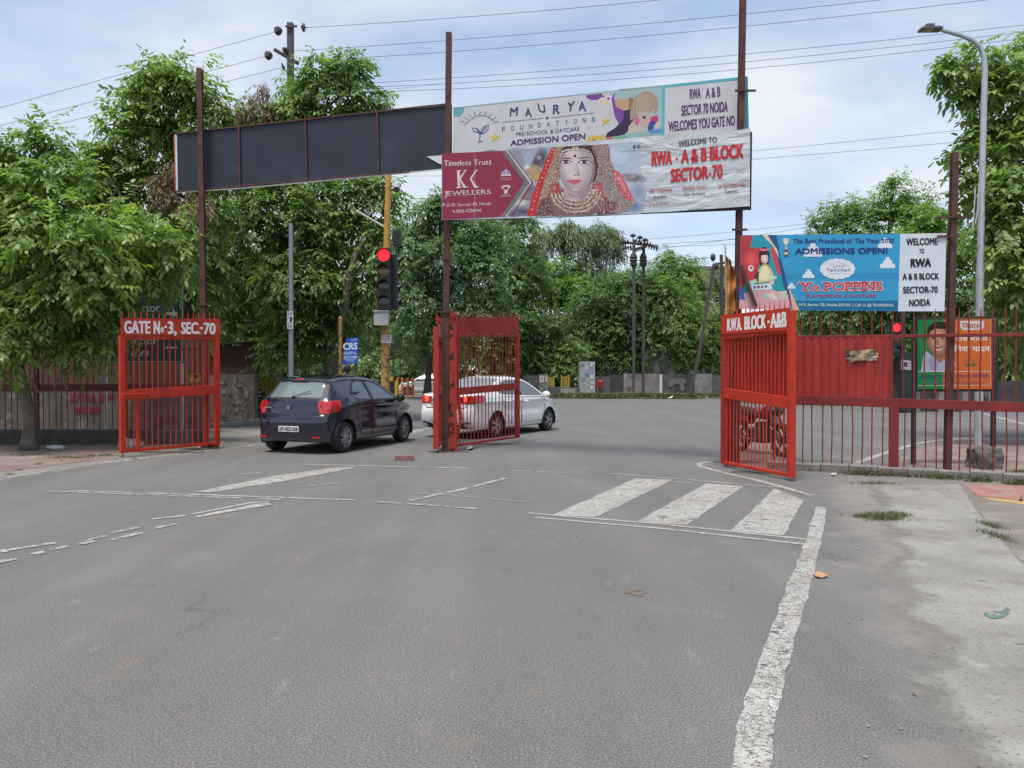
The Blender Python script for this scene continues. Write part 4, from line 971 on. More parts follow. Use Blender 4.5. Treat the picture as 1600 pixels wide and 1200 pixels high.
loc, rz = car_loc(540, 707, 19.5, RW, .76 + .08)
car = make_car(hatch, 'parked_car', 'dark navy blue hatchback waiting between the GATE No-3 leaf and the rusty posts', 'car', loc, rz, 'cars at the junction')
number_plate(car, -.004, .485, 'UP14EZ1458')
mirror(car, 2.62, 1.02, .90, BLACKM); handle(car, 1.90, .885, Whatch, NAVY); handle(car, 1.16, 1.16, Whatch, BLACKM)
mb = MB(); mb.add([(.062, .05 - .10 * u - .0 + .05, .855 + .07 * q) for u, q in [(0, .7), (.5, 1), (1, .7), (.5, .45), (0, .3), (.5, 0), (1, .3), (.5, .55)]], [(0, 1, 2, 3), (4, 7, 6, 5)]); mb.build('emblem', CHROME, car, local=True, fixn=False)
mb = MB(); mb.box((.078, .52, .885), (.006, .17, .018)); mb.build('badge', CHROME, car, local=True)
mb = MB(); mb.bar((.16, .03, 1.10), (.245, -.34, 1.21), .014, .012); mb.box((.155, 0, 1.09), (.03, .06, .03)); mb.build('rear_wiper', BLACKM, car, local=True)
mb = MB(); mb.bar((1.20, -.876, .385), (2.72, -.880, .385), .010, .022); mb.bar((1.20, .876, .385), (2.72, .880, .385), .010, .022); mb.build('sill_trim', CHROME, car, local=True)
mb = MB(); mb.tube([(.62, 0, 1.49), (.40, 0, 1.58)], [.008, .004], 6); mb.build('aerial', BLACKM, car, local=True)
for sd_ in (1, -1):
    mb = MB(); mb.box((.03, sd_ * .60, .335), (.03, .16, .03)); mb.build('reflector', LENS_RED, car, local=True)

# ---- white sedan
def Wsed(x, z):
    w = .850 - np.clip(z - .96, 0, 1) ** 1.12 * .58 - np.clip(.40 - z, 0, 1) ** 1.5 * .5
    w = w - .12 * np.clip((.9 - x) / .9, 0, 1) ** 2.2 - .18 * np.clip((x - 3.5) / .94, 0, 1) ** 2.2
    w = w + .018 * np.exp(-((z - .87) / .05) ** 2) - .02 * np.exp(-((z - .66) / .12) ** 2) * (np.abs(x - 2.3) < .9)
    w = w + .02 * np.exp(-((x - 1.0) / .42) ** 2 - ((z - .68) / .22) ** 2) + .02 * np.exp(-((x - 3.58) / .40) ** 2 - ((z - .66) / .2) ** 2)
    return w
sed_outline = [((.16, .22), (.03, 0)), ((.05, .32), (.12, 0)), ((.0, .50), (.16, 0)), ((.01, .66), (.16, 0)), ((.05, .74), (.15, 0)), ((.07, .90), (.14, -.01)), ((.05, 1.03), (.16, -.02)), ((.14, 1.07), (.14, -.03)),
    ((.45, 1.10), (.06, -.04)), ((.75, 1.16), (.04, -.05)), ((1.15, 1.36), (.02, -.08)), ((1.45, 1.455), (0, -.09)), ((1.9, 1.495), (0, -.10)), ((2.35, 1.475), (0, -.10)), ((2.7, 1.40), (-.04, -.09)), ((3.1, 1.20), (-.10, -.08)),
    ((3.42, 1.02), (-.14, -.07)), ((3.62, .95), (-.17, -.07)), ((3.95, .88), (-.24, -.08)), ((4.25, .77), (-.32, -.09)), ((4.40, .62), (-.36, -.05)), ((4.44, .48), (-.38, 0)), ((4.42, .32), (-.36, 0)), ((4.30, .21), (-.26, 0)), ((3.3, .19), (0, .02)), ((2.2, .19), (0, .02)), ((1.2, .19), (0, .02))]
sw = [(1.02, 1.13), (1.30, 1.03), (2.12, .99), (2.12, 1.37), (1.70, 1.375), (1.45, 1.33)]; fw = [(2.20, .99), (3.25, .965), (3.20, 1.01), (2.75, 1.27), (2.50, 1.355), (2.20, 1.37)]
sgl = lambda x, y, ay, z, b, s: b & (x > .66) & (x < 1.42) & (z > 1.15) & (z < 1.435) & (ay < .74 - .40 * (z - 1.1))
srd = [(1.22, .99), (2.15, .95), (2.15, .30), (1.66, .30), (1.50, .48), (1.36, .64)]; sfd = [(2.18, .95), (3.32, .92), (3.34, .60), (3.22, .30), (2.18, .30)]
slp = lambda x, y, ay, z, b, s: (x < .50) & (z > .84 + .10 * np.clip(x - .15, 0, 1)) & (z < 1.02 - .05 * np.clip(.75 - ay, 0, 1)) & (ay > .40)
sz_ = [
    lambda x, y, ay, z, b, s: (z < .225) | ((x < .3) & (z < .34) & (ay < .55)),
    lambda x, y, ay, z, b, s: s & (inpoly(x, z, sw) | inpoly(x, z, fw)),
    lambda x, y, ay, z, b, s: s & inpoly(x, z, [(2.12, .99), (2.20, .99), (2.20, 1.37), (2.12, 1.37)]),
    sgl,
    lambda x, y, ay, z, b, s: b & (x > 2.72) & (x < 3.42) & (z > 1.02) & (z < 1.40) & (ay < .74 - .34 * (z - 1.05)),
    slp,
    lambda x, y, ay, z, b, s: slp(x, y, ay, z, b, s) & b & (ay > .50) & (ay < .62) & (z > .87),
    lambda x, y, ay, z, b, s: s & inpoly(x, z, srd), lambda x, y, ay, z, b, s: s & inpoly(x, z, sfd),
    lambda x, y, ay, z, b, s: (s & nearline(x, z, srd + srd[:1], .007)) | (s & nearline(x, z, sfd + sfd[:1], .007)) | ((x < .45) & nearline(ay, z, [(0, .735), (.55, .735), (.62, .80), (.64, .85)], .008)) | ((x < .35) & nearline(ay, z, [(.40, .34), (.70, .40)], .02)),
    lambda x, y, ay, z, b, s: b & (x > 3.8) & (ay > .44) & (z > .66) & (z < .82),
]
SWHITE = car_paint('white car paint', (1.0, 1.0, 1.0), .25)
sedan = dict(L=4.44, outline=sed_outline, W=Wsed, wheels=(1.0, 3.60), r=.30, track=1.48, spokes=5, paint=SWHITE, zones=sz_, res=.9,
    parts=[('lower_valance', BLACKM, 0, False), ('side_window', CARGLASS, -.006, True), ('door_pillar', BLACKM, .001, True), ('rear_window', CARGLASS_REAR, -.004, False), ('windscreen', CARGLASS, -.004, False), ('tail_light', LENS_RED, .008, True),
           ('brake_light', LENS_LIT, .011, True), ('rear_door', SWHITE, 0, True), ('front_door', SWHITE, 0, True), ('panel_gap', GAP, -.002, False), ('headlight', LENS_CLEAR, .003, True)])
loc, rz = car_loc(775, 683.5, 31.5, 1.0, .74 + .08)
car = make_car(sedan, 'parked_car', 'white sedan with a lit brake lamp behind the pleated red gate leaf', 'car', loc, rz, 'cars at the junction')
number_plate(car, .055, .80, 'H'); mirror(car, 3.20, .99, .88, SWHITE); handle(car, 2.36, .84, Wsed, SWHITE); handle(car, 1.50, .86, Wsed, SWHITE)
mb = MB(); mb.bar((.03, -.42, .905), (.03, .42, .905), .02, .05); mb.build('boot_trim', CHROME, car, local=True)
mb = MB(); mb.tube([(1.5, 0, 1.455), (1.30, 0, 1.52)], [.03, .006], 8); mb.build('aerial', SWHITE, car, local=True)

# ---- distant white car
far = dict(hatch); far.update(paint=car_paint('pearl car paint', (.62, .63, .64), .3), res=.45)
far['parts'] = [(n, far['paint'] if m_ is NAVY else m_, o_, s_) for n, m_, o_, s_ in hatch['parts']]
p = gp(690, 618); make_car(far, 'parked_car', 'far white hatchback behind the orange posts across the junction', 'car', (p.x + .8, p.y + .3, 0), R(183), 'cars at the junction')

# ------------------------------------------------------------------ trees
def leaf_cloud(blobs, density, spray, nl, ll, lw, droop, seed, core=.55, up=.25, sub=True, rnd_=False):
    """compound sprays of drooping leaflets through the volume of the blobs; blobs: (x, y, z, rx, ry, rz)"""
    rng = np.random.default_rng(seed); B = []
    for b in blobs:
        b = np.array(b, float)
        if sub:
            k = 9
            d = rng.normal(size=(k, 3)); d /= np.linalg.norm(d, axis=1, keepdims=True)
            q = np.empty((k + 1, 6)); q[:k, :3] = b[:3] + d * b[3:] * rng.uniform(.50, .92, (k, 1)); q[:k, 3:] = b[3:] * rng.uniform(.26, .46, (k, 1)) * [1, 1, .8]; q[k] = np.r_[b[:3], b[3:] * .62]
            B.append(q)
        else: B.append(b[None])
    B = np.concatenate(B); area = (B[:, 3] * B[:, 5] + B[:, 3] * B[:, 4] + B[:, 4] * B[:, 5]) * 4.2
    n = np.maximum((area * density * np.where(np.arange(len(B)) % 10 == 9, 1.5, 1.0) if sub else area * density).astype(int), 3); idx = np.repeat(np.arange(len(B)), n); m = len(idx)
    d = rng.normal(size=(m, 3)); d[:, 2] += up; d /= np.linalg.norm(d, axis=1, keepdims=True)
    r = rng.uniform(core, 1.0, (m, 1)) ** .7
    P = B[idx, :3] + d * B[idx, 3:] * r
    ax = d * np.array([1, 1, .6]) + rng.normal(0, .45, (m, 3)); ax[:, 2] -= droop * rng.uniform(.3, 1.2, m); ax /= np.linalg.norm(ax, axis=1, keepdims=True)
    upv = np.array([0, 0, 1.0]); sd_ = np.cross(ax, upv + rng.normal(0, .25, (m, 3))); sd_ /= np.maximum(np.linalg.norm(sd_, axis=1, keepdims=True), 1e-6); nn = np.cross(sd_, ax)
    L_ = spray * rng.uniform(.65, 1.25, m)
    bt = rng.normal(0, .17, len(B)); tone = np.clip(rng.normal(.42, .17, m) + bt[idx] + (P[:, 2] - B[idx, 2]) / np.maximum(B[idx, 5], .1) * .12, 0, 1)
    co, va = [], []
    for k in range(nl):
        t = (k + .5) / nl; s = -1 if k % 2 else 1
        if k == nl - 1: s = 0
        base = P + ax * (L_ * t)[:, None] - upv * (L_ * t * t * .28 * droop)[:, None]
        ld = ax * (.55 if s else 1.0) + sd_ * s * .85 - upv * droop * rng.uniform(.25, .95, (m, 1)) + rng.normal(0, .16, (m, 3)); ld /= np.linalg.norm(ld, axis=1, keepdims=True)
        le = (ll * rng.uniform(.7, 1.2, m) * (1 - .25 * abs(t - .5)))[:, None]; wd = np.cross(ld, nn * .6 + upv * .7 + d * .35 + rng.normal(0, .3, (m, 3))); wd /= np.maximum(np.linalg.norm(wd, axis=1, keepdims=True), 1e-6)
        wd = wd * np.where(np.cross(wd, ld)[:, 2:] < 0, -1, 1); fold = np.cross(wd, ld); w2 = lw * .5 * le / ll
        if rnd_:
            p1 = base + ld * le * .28; p2 = base + ld * le * .70 - upv * le * .05; tip = base + ld * le - upv * le * .13; f_ = fold * w2 * .3
            co.append(np.stack([base, p1 + wd * w2 * .92 + f_, p1 - wd * w2 * .92 + f_, base * 1.0, p1 + wd * w2 * .92 + f_, p2 + wd * w2 * .8 + f_, p2 - wd * w2 * .8 + f_, p1 - wd * w2 * .92 + f_, p2 + wd * w2 * .8 + f_, tip, tip * 1.0, p2 - wd * w2 * .8 + f_], 1).reshape(-1, 4, 3))
        else: co.append(np.stack([base, base + ld * le * .45 + wd * w2 + fold * w2 * .35, base + ld * le - upv * le * .10, base + ld * le * .45 - wd * w2 + fold * w2 * .35], 1))
        q_ = np.clip(tone + rng.normal(0, .09, m), 0, 1); va.append(np.repeat(q_, 3) if rnd_ else q_)
    co = np.concatenate(co).reshape(-1, 3); nq = len(co) // 4
    return co, np.arange(nq * 4).reshape(-1, 4), np.concatenate(va)

def bpx(px, py, rpx, Y, sy=1.0, sz=1.0, dy=0.0):     # a blob given by its outline in the photograph and its distance
    c = at(px, py, Y + dy); r = rpx * Y / F
    return (c.x, c.y, c.z, r, r * sy, r * sz)
def limb(mb, p, q, r0, r1, seed, wob=.12, n=6):
    rnd = random.Random(seed); p, q = Vector(p), Vector(q); l = (q - p).length; pts, rr = [], []
    for i in range(n + 1):
        t = i / n; w = math.sin(t * math.pi) * wob * l
        pts.append(p.lerp(q, t) + Vector((rnd.uniform(-w, w) * .5, rnd.uniform(-w, w) * .5, w * .45))); rr.append(r0 + (r1 - r0) * t)
    mb.tube(pts, rr, 7)
def tree(name, label, base, trunk, blobs, leaf, mat, bark=BARK, r0=.2, group=None, seed=0, limbs=True, dead=None, extra=None, limb_r=.35):
    t = thing(name, base, label, 'tree', group)
    mb = MB(); tp = [Vector(p) for p in trunk]; n = len(tp)
    pts = []; rr = []
    for i in range(n - 1):
        for k in range(4): pts.append(tp[i].lerp(tp[i + 1], k / 4) + (Vector((random.uniform(-1, 1), random.uniform(-1, 1), 0)) * r0 * .12 if i + k else Vector()))
    pts.append(tp[-1]); m = len(pts)
    rr = [r0 * (1.55 if i == 0 else 1.15 if i == 1 else 1 - .55 * i / (m - 1)) for i in range(m)]
    mb.tube(pts, rr, 12)
    if limbs:
        for i, b in enumerate(blobs):
            c = Vector(b[:3]); j = min(range(m // 3, m), key=lambda q: (pts[q] - c).length + abs(pts[q].z - (c.z - b[5] * .6)) * .5)
            limb(mb, pts[j], c + Vector((0, 0, -.15 * b[5])), max(.02, rr[j] * limb_r * 1.5), .015, seed * 31 + i)
    for e in (extra or []): mb.tube([Vector(p) for p in e[0]], e[1], 8)
    mb.build('trunk', bark, t, smooth='all')
    co, f, v = leaf_cloud(blobs, seed=seed, **leaf)
    fast_mesh('crown', co, f, mat, t, v)
    if dead:
        co, f, v = leaf_cloud(dead, 26, .28, 5, .13, .045, 1.5, seed + 99, core=.2); fast_mesh('dry_leaves', co, f, LEAF_DEAD, t, v)
    return t

near_leaf = dict(density=10.5, spray=.46, nl=9, ll=.18, lw=.078, droop=.60, rnd_=True)
mid_leaf = dict(density=9.5, spray=.52, nl=9, ll=.20, lw=.085, droop=.62, rnd_=True)
# the tree on the west pavement
Y = 15.6
b = [bpx(x, y, r, Y, .9, 1, d) for x, y, r, d in [(10, 340, 105, -.3), (120, 395, 95, -.8), (215, 385, 85, .7), (60, 470, 90, -.4), (150, 480, 66, .4), (-90, 400, 150, .2), (20, 245, 55, .2), (250, 425, 42, 1.2), (285, 385, 40, .8),
    (130, 540, 40, .2), (5, 545, 50, -.9), (65, 300, 55, -.3), (90, 235, 22, .2), (120, 275, 30, .1), (70, 210, 22, .2), (-40, 270, 80, .3), (180, 440, 60, 1.0), (90, 510, 40, .5), (40, 420, 80, .9), (150, 410, 80, .9)]]
p = gp(45, 703)
tree('broadleaf_tree', 'leafy tree rooted in the red pavers, its drooping crown hanging over the GATE No-3 leaf', p, [p, at(45, 640, 15.55), at(30, 575, 15.6), at(15, 500, 15.7), at(25, 400, 15.6), at(60, 300, 15.7)], b, near_leaf, LEAF_NEAR, r0=.125, seed=1,
     extra=[([at(30, 575, 15.6), at(34, 510, 15.5), at(60, 430, 15.4)], [.10, .07, .03])])
# taller tree behind the direction sign
Y = 20.5
b = [bpx(x, y, r, Y, .9, 1, d) for x, y, r, d in [(262, 108, 28, 0), (230, 118, 30, 0), (300, 115, 28, .2), (210, 160, 38, 0), (265, 165, 55, .2), (320, 150, 35, .3), (185, 195, 24, 0), (345, 170, 18, .3), (240, 225, 62, .4), (310, 235, 62, .5), (190, 255, 45, -.1), (155, 285, 40, -.1), (235, 300, 70, .3), (305, 320, 60, .2), (170, 340, 60, .4), (260, 400, 80, .8), (190, 420, 70, 1.2), (310, 430, 65, .8), (130, 300, 30, 0), (150, 240, 20, 0), (300, 510, 40, 1.2)]]
p = gp(292, 668)
tree('broadleaf_tree', 'tall bright tree with dry brown leaf clusters at the open end of the black hoarding', p, [p, at(295, 560, 20.9), at(288, 450, 20.8), at(275, 330, 20.6), at(262, 200, 20.6)], b, mid_leaf, LEAF_NEAR, BARKD, r0=.2, seed=2,
     dead=[bpx(252, 285, 24, 19.9), bpx(300, 318, 26, 19.6), bpx(262, 310, 22, 19.8), bpx(320, 320, 18, 19.5), bpx(275, 262, 15, 19.7)])
# big tree behind the black hoarding
Y = 24.5
b = [bpx(x, y, r, Y, .85, 1, d) for x, y, r, d in [(500, 105, 28, 0), (545, 112, 36, 0), (520, 150, 52, .2), (575, 140, 28, .2), (570, 185, 38, .3), (470, 165, 45, .3), (440, 190, 40, .1), (385, 195, 38, .2), (605, 180, 12, .3), (495, 210, 60, .6), (410, 240, 60, .6), (560, 240, 50, .6),
    (360, 290, 60, .3), (430, 320, 75, 0), (510, 325, 75, 0), (575, 315, 50, -.2), (600, 290, 22, -.3), (350, 370, 55, .4), (420, 400, 70, .6), (560, 380, 48, -.4), (592, 360, 26, -.5), (370, 440, 60, .9), (450, 470, 65, 1.1), (575, 425, 40, -.6), (605, 415, 15, -.6), (545, 460, 42, -.5), (500, 500, 45, .3), (420, 530, 45, 1.0), (530, 520, 40, -.3), (565, 490, 25, -.5), (350, 500, 48, 1.2), (480, 420, 60, 1.4), (470, 540, 30, -.3), (440, 530, 18, -.4), (485, 375, 50, -.9), (455, 460, 55, -1.0), (500, 440, 42, -.9), (430, 420, 40, -.7), (435, 545, 30, -.8), (480, 500, 34, -.9)]]
p = gp(518, 655)
tree('broadleaf_tree', 'big dense tree behind the black hoarding with a pale bare curved limb', p, [p, at(517, 585, 24.2), at(520, 540, 24.2), at(495, 470, 24.5), at(480, 330, 24.8), at(500, 200, 24.8)], b, mid_leaf, LEAF_MID, BARK, r0=.27, seed=3,
     extra=[([at(519, 560, 24.2), at(528, 530, 23.9), at(540, 470, 23.3), at(546, 430, 23.2), at(556, 395, 23.3), at(572, 370, 23.5)], [.17, .15, .13, .11, .08, .05])],
     dead=[bpx(405, 165, 26, 24.0), bpx(380, 178, 22, 24.0), bpx(428, 185, 18, 24.0), bpx(415, 140, 14, 24.0)])
p = gp(440, 650)
tree('broadleaf_tree', 'dark leaning tree behind the broken brick wall', p, [p, at(428, 590, 28), at(412, 540, 28), at(400, 470, 28.5)], [bpx(x, y, r, 28.6, .8, 1, d) for x, y, r, d in [(390, 440, 55, 0), (430, 420, 60, .5), (370, 510, 45, .4), (350, 560, 26, .2), (440, 490, 45, .8), (410, 550, 22, .8), (330, 520, 40, .8)]],
     dict(density=7, spray=.55, nl=7, ll=.21, lw=.10, droop=.7), LEAF_FAR, BARKD, r0=.34, seed=4)
# tree beyond the fence, beside the street lamp
Y = 16.5
b = [bpx(x, y, r, Y, .9, 1, d) for x, y, r, d in [(1600, 110, 60, .2), (1540, 95, 30, .4), (1500, 105, 28, .3), (1470, 100, 16, .2), (1560, 150, 45, .3), (1515, 135, 22, .3), (1535, 190, 20, .3), (1620, 190, 60, 0), (1590, 250, 55, -.3), (1560, 260, 30, -.2), (1525, 215, 14, .3), (1500, 240, 18, .1), (1545, 300, 40, -.2), (1520, 285, 25, 0), (1590, 330, 60, -.6), (1560, 370, 40, -.6), (1630, 400, 80, -.4), (1580, 430, 50, -.7), (1545, 350, 20, -.3), (1610, 470, 60, -.5), (1570, 490, 40, .3), (1700, 250, 130, .2), (1700, 450, 120, .4), (1545, 130, 22, .3), (1640, 80, 60, .3), (1590, 530, 40, .8), (1570, 200, 30, .5), (1600, 400, 50, .9)]]
p = Vector((12.6, 17.2, 0))
tree('broadleaf_tree', 'broad leaved tree reaching in beside the tall street lamp', p, [p, at(1680, 560, 17), at(1672, 420, 16.8), at(1655, 260, 16.7), at(1640, 130, 16.7)], b, dict(density=8.5, spray=.46, nl=9, ll=.185, lw=.085, droop=.7, rnd_=True), LEAF_NEAR, BARK, r0=.2, seed=5)

# the row across the junction
far_leaf = dict(density=6.8, spray=.60, nl=7, ll=.25, lw=.12, droop=.6)
def far_tree(label, bx, Y, blobs, mat, seed, r0=.22, leaf=None, group='trees across the junction', bark=BARKD, name='shade_tree', lim=True):
    p = at(bx, 600, Y); p = Vector((p.x, Y, 0)); bl = [bpx(x, y, r, Y, .8, 1, d) for x, y, r, d in blobs]
    top = max(bl, key=lambda q: q[2])
    return tree(name, label, p, [p, p + Vector((.1, 0, 2.2)), (p.x * .6 + top[0] * .4, Y, 4.2), (top[0], top[1], top[2] - .2 * top[5])], bl, leaf or far_leaf, mat, bark, r0, group, seed, limbs=lim)
far_tree('tall pale-topped tree rising behind the traffic signal and the rusty middle post', 668, 46, [(690, 320, 30, 0), (660, 340, 35, 0), (700, 345, 50, .5), (650, 385, 48, 0), (735, 370, 55, .5), (690, 410, 70, 0), (640, 440, 45, -.5), (745, 420, 60, 0), (620, 400, 22, .3), (660, 480, 55, -.5), (720, 480, 60, -.5), (770, 400, 40, .5), (640, 520, 40, 0), (760, 470, 45, 0), (690, 540, 40, .5), (625, 350, 12, .3)], LEAF_PALE, 11)
far_tree('dense tree directly behind the pleated gate leaf, under the jewellers banner', 770, 57, [(770, 350, 45, 0), (810, 365, 45, .3), (790, 420, 60, 0), (830, 430, 45, .3), (750, 480, 55, 0), (800, 490, 55, -.3), (770, 540, 45, 0), (720, 530, 40, .6), (820, 540, 35, 0)], LEAF_FAR, 12)
far_tree('feathery tall tree with hanging tufts left of the twin utility poles', 892, 66, [(850, 370, 26, 0), (880, 360, 22, .3), (840, 400, 22, 0), (905, 385, 38, 0), (935, 365, 32, 0), (950, 390, 30, 0), (920, 420, 34, 0), (890, 430, 22, .3), (960, 370, 18, 0), (945, 430, 22, 0), (930, 460, 30, .3)], LEAF_OLIVE, 13, leaf=dict(density=6, spray=.7, nl=8, ll=.28, lw=.10, droop=1.5))
far_tree('light yellow-green tree glowing between darker crowns', 862, 62, [(860, 430, 30, 0), (880, 455, 38, 0), (845, 460, 28, .3), (905, 470, 30, .3), (870, 490, 40, 0)], LEAF_BRIGHT, 14)
far_tree('brownish olive tree above the yellow barricades', 838, 57, [(835, 510, 32, 0), (860, 520, 34, 0), (830, 555, 30, 0), (865, 560, 30, -.2), (845, 578, 18, -.2), (815, 580, 16, 0)], LEAF_OLIVE, 15)
far_tree('small fresh green tree beside the grey street cabinet', 880, 56, [(885, 560, 22, 0), (900, 545, 22, 0), (870, 572, 14, 0), (892, 576, 12, -.2)], LEAF_MID, 16, r0=.1)
far_tree('dark weeping tree shading the wall left of the twin poles', 930, 58, [(930, 470, 40, 0), (960, 460, 42, 0), (915, 510, 45, 0), (955, 515, 48, -.3), (930, 555, 38, -.3), (965, 560, 32, 0)], LEAF_FAR, 17)
far_tree('dark weeping tree in front of which the twin utility poles stand', 1000, 58.5, [(980, 450, 38, 0), (1010, 460, 40, .3), (985, 500, 42, 0), (1020, 510, 45, 0), (1000, 555, 36, 0), (1010, 440, 25, 0)], LEAF_FAR, 18)
far_tree('light-crowned tree over the painted wall near the leaning pole', 1062, 58, [(1030, 460, 34, 0), (1060, 480, 42, 0), (1080, 515, 44, 0), (1050, 530, 42, -.3), (1100, 545, 34, 0), (1070, 560, 32, -.2), (1120, 560, 26, 0), (1110, 500, 25, 0)], LEAF_MID, 19)
far_tree('round tree rising beyond the wall behind the leaning pole', 1045, 70, [(1040, 420, 30, 0), (1065, 430, 34, 0), (1015, 440, 28, 0), (1085, 445, 26, 0), (1050, 455, 40, .5), (1090, 470, 26, 0), (1045, 400, 16, 0)], LEAF_MID, 20)
far_tree('low tree at the end of the painted wall behind the orange flag', 1130, 58, [(1130, 500, 26, 0), (1145, 540, 28, 0), (1120, 545, 24, 0), (1160, 510, 30, 0), (1150, 565, 22, 0)], LEAF_FAR, 21)
far_tree('hazy small tree beyond the flag and leaning pole', 1125, 75, [(1125, 430, 14, 0), (1110, 450, 16, 0), (1140, 450, 18, 0), (1125, 475, 22, 0)], LEAF_OLIVE, 22)
# beyond the fence
far_tree('tall airy tree above the blue preschool hoarding', 1370, 44, [(1400, 300, 30, 0), (1370, 330, 38, 0), (1430, 320, 34, 0), (1310, 345, 34, 0), (1340, 350, 38, 0), (1280, 365, 26, 0), (1405, 350, 44, 0), (1455, 345, 30, .3), (1350, 390, 60, 0), (1420, 395, 55, 0), (1290, 400, 40, 0), (1395, 285, 12, 0), (1330, 320, 14, 0), (1380, 440, 70, 0), (1300, 450, 50, 0)], LEAF_MID, 23, leaf=dict(density=5.5, spray=.6, nl=7, ll=.26, lw=.11, droop=.5))
far_tree('bright round-topped tree between the hoarding and the street lamp', 1450, 36, [(1440, 350, 34, 0), (1470, 355, 30, 0), (1410, 370, 28, 0), (1490, 390, 34, 0), (1450, 395, 44, 0), (1500, 440, 36, 0), (1460, 460, 50, 0), (1520, 400, 26, 0)], LEAF_BRIGHT, 24)
far_tree('dark shady tree behind the orange and green poster', 1395, 36, [(1390, 470, 50, 0), (1340, 480, 45, .2), (1440, 490, 48, .2), (1290, 500, 45, .2), (1400, 520, 45, 0), (1500, 500, 48, .2), (1480, 540, 40, .4), (1260, 480, 34, .3)], LEAF_FAR, 25)
far_tree('dark shady tree behind the street lamp beyond the fence', 1560, 35, [(1540, 470, 45, 0), (1580, 500, 50, 0), (1620, 460, 55, 0), (1530, 530, 40, .3), (1600, 550, 40, .3), (1650, 520, 55, 0), (1560, 420, 34, .2)], LEAF_FAR, 26)
far_tree('shrubby dark tree behind the sheeted bay of the fence', 1275, 40, [(1260, 520, 40, 0), (1300, 540, 40, 0), (1340, 555, 38, 0), (1230, 545, 38, 0), (1200, 520, 44, 0), (1190, 560, 38, 0)], LEAF_FAR, 27)
# behind the signal and the navy car
far_tree('dark tree over the far car park behind the traffic signal', 560, 62, [(600, 480, 40, 0), (570, 500, 36, .3), (630, 520, 36, 0), (590, 530, 30, .3), (610, 440, 30, .3), (550, 460, 36, .5), (655, 555, 28, 0)], LEAF_FAR, 28)
far_tree('low leafy bush tree behind the roof of the navy hatchback', 575, 36, [(570, 565, 20, 0), (585, 580, 16, 0), (555, 580, 16, 0), (600, 570, 13, 0)], LEAF_MID, 29, r0=.07)
far_tree('low dark bush tree beside the broken brick wall', 400, 27, [(395, 605, 26, 0), (415, 620, 22, 0), (400, 640, 20, 0), (425, 600, 14, .2)], LEAF_FAR, 30, r0=.06)
far_tree('dim tree deep behind the brick wall and thin grey pole', 470, 44, [(470, 470, 60, 0), (420, 500, 60, 0), (520, 500, 50, 0), (460, 540, 40, 0), (370, 500, 60, .5), (500, 545, 26, 0)], LEAF_FAR, 31)
far_tree('dim tree behind the red compound fence', 120, 30, [(100, 480, 80, 0), (200, 470, 70, 0), (20, 470, 80, 0), (270, 500, 60, 0), (-80, 480, 80, 0)], LEAF_FAR, 32)
# unbroken wood behind everything
rng = random.Random(8)
bl = []
for x in range(-300, 2000, 60):
    Yb = 95 + rng.uniform(-6, 6); c = at(x, rng.uniform(515, 540), Yb); bl.append((c.x, Yb, c.z, 4.2, 2.5, 4.6))
    if not 1080 < x < 1180:
        c = at(x + 25, 570, Yb - 3); bl.append((c.x, Yb - 3, c.z, 4.0, 2.5, 3.2))
co, f, v = leaf_cloud(bl, 1.6, 1.0, 6, .7, .40, .5, 77)
props(fast_mesh('woods', co, f, LEAF_FAR, None, v), 'far dark belt of woodland beyond the junction', 'woods', kind='stuff')

# ------------------------------------------------------------------ hoardings
def backing(bd, name, quad, mat, off=0.0, t=.03, k=None):
    mb = MB(); q = [bd.pt(x, y, off) for x, y in quad]; mb.prism(q, -bd.n * t); return mb.build(name, mat, bd.root)
def wrinkle(m, stre=.35, sc=(2.2, .5, 6.0), rot=.5, sz=1.3):
    N, L = m.node_tree.nodes, m.node_tree.links; tc = N.new('ShaderNodeTexCoord'); mp = N.new('ShaderNodeMapping'); mp.inputs['Scale'].default_value = sc; mp.inputs['Rotation'].default_value = (0, rot, 0)
    L.new(tc.outputs['Object'], mp.inputs[0]); b = N.new('ShaderNodeBump'); b.inputs['Strength'].default_value = stre; b.inputs['Distance'].default_value = .12
    L.new(noise(N, L, mp.outputs[0], sz, 4, .5, .6), b.inputs['Height']); L.new(b.outputs[0], N['Principled BSDF'].inputs['Normal']); return m
BLACK_FLEX = wrinkle(mk('black flex backing', (.019, .026, .046), .5, var=.18, scale=1.2, spec=.4, spots=[((.035, .045, .068), 1.1, .55, .2), ((.06, .062, .07), 3.5, .68, .1)]), .12, (1, 1, 1), 0, .8)

# ---- back of the first hoarding, between the first two posts
t = thing('hoarding', at(500, 250, 15.6), 'black back of a hoarding spanning the two western posts', 'billboard', 'gateway hoardings')
bd = Board(t, (275, 210), 16.1, (706, 165), 15.36)
backing(bd, 'flex_sheet', [(275, 209), (706, 163.5), (706, 244), (668, 245), (690, 257), (704, 262.5), (640, 268), (500, 281), (380, 292), (276, 300)], BLACK_FLEX, 0, .02)
mb = MB()
for (x0, y0, x1, y1) in [(275, 209, 700, 163), (276, 299.5, 640, 268)]: mb.bar(bd.pt(x0, y0, .02), bd.pt(x1, y1, .02), .025, .03)
mb.build('frame_rail', RUST, t)
for x, a, c in [(374, 200, 293), (478, 188, 284), (590, 176.5, 272)]:
    mb = MB(); mb.bar(bd.pt(x, a, .03), bd.pt(x + 2, c, .03), .032, .03); mb.build('stiffener', RUST, t)
mb = MB(); mb.prism([bd.pt(x, y, .004) for x, y in [(274, 210), (277, 209.5), (278.5, 299.5), (276, 300.5)]], bd.n * .01); mb.build('hem', mk('white hem', (.62, .63, .62), .7), t)
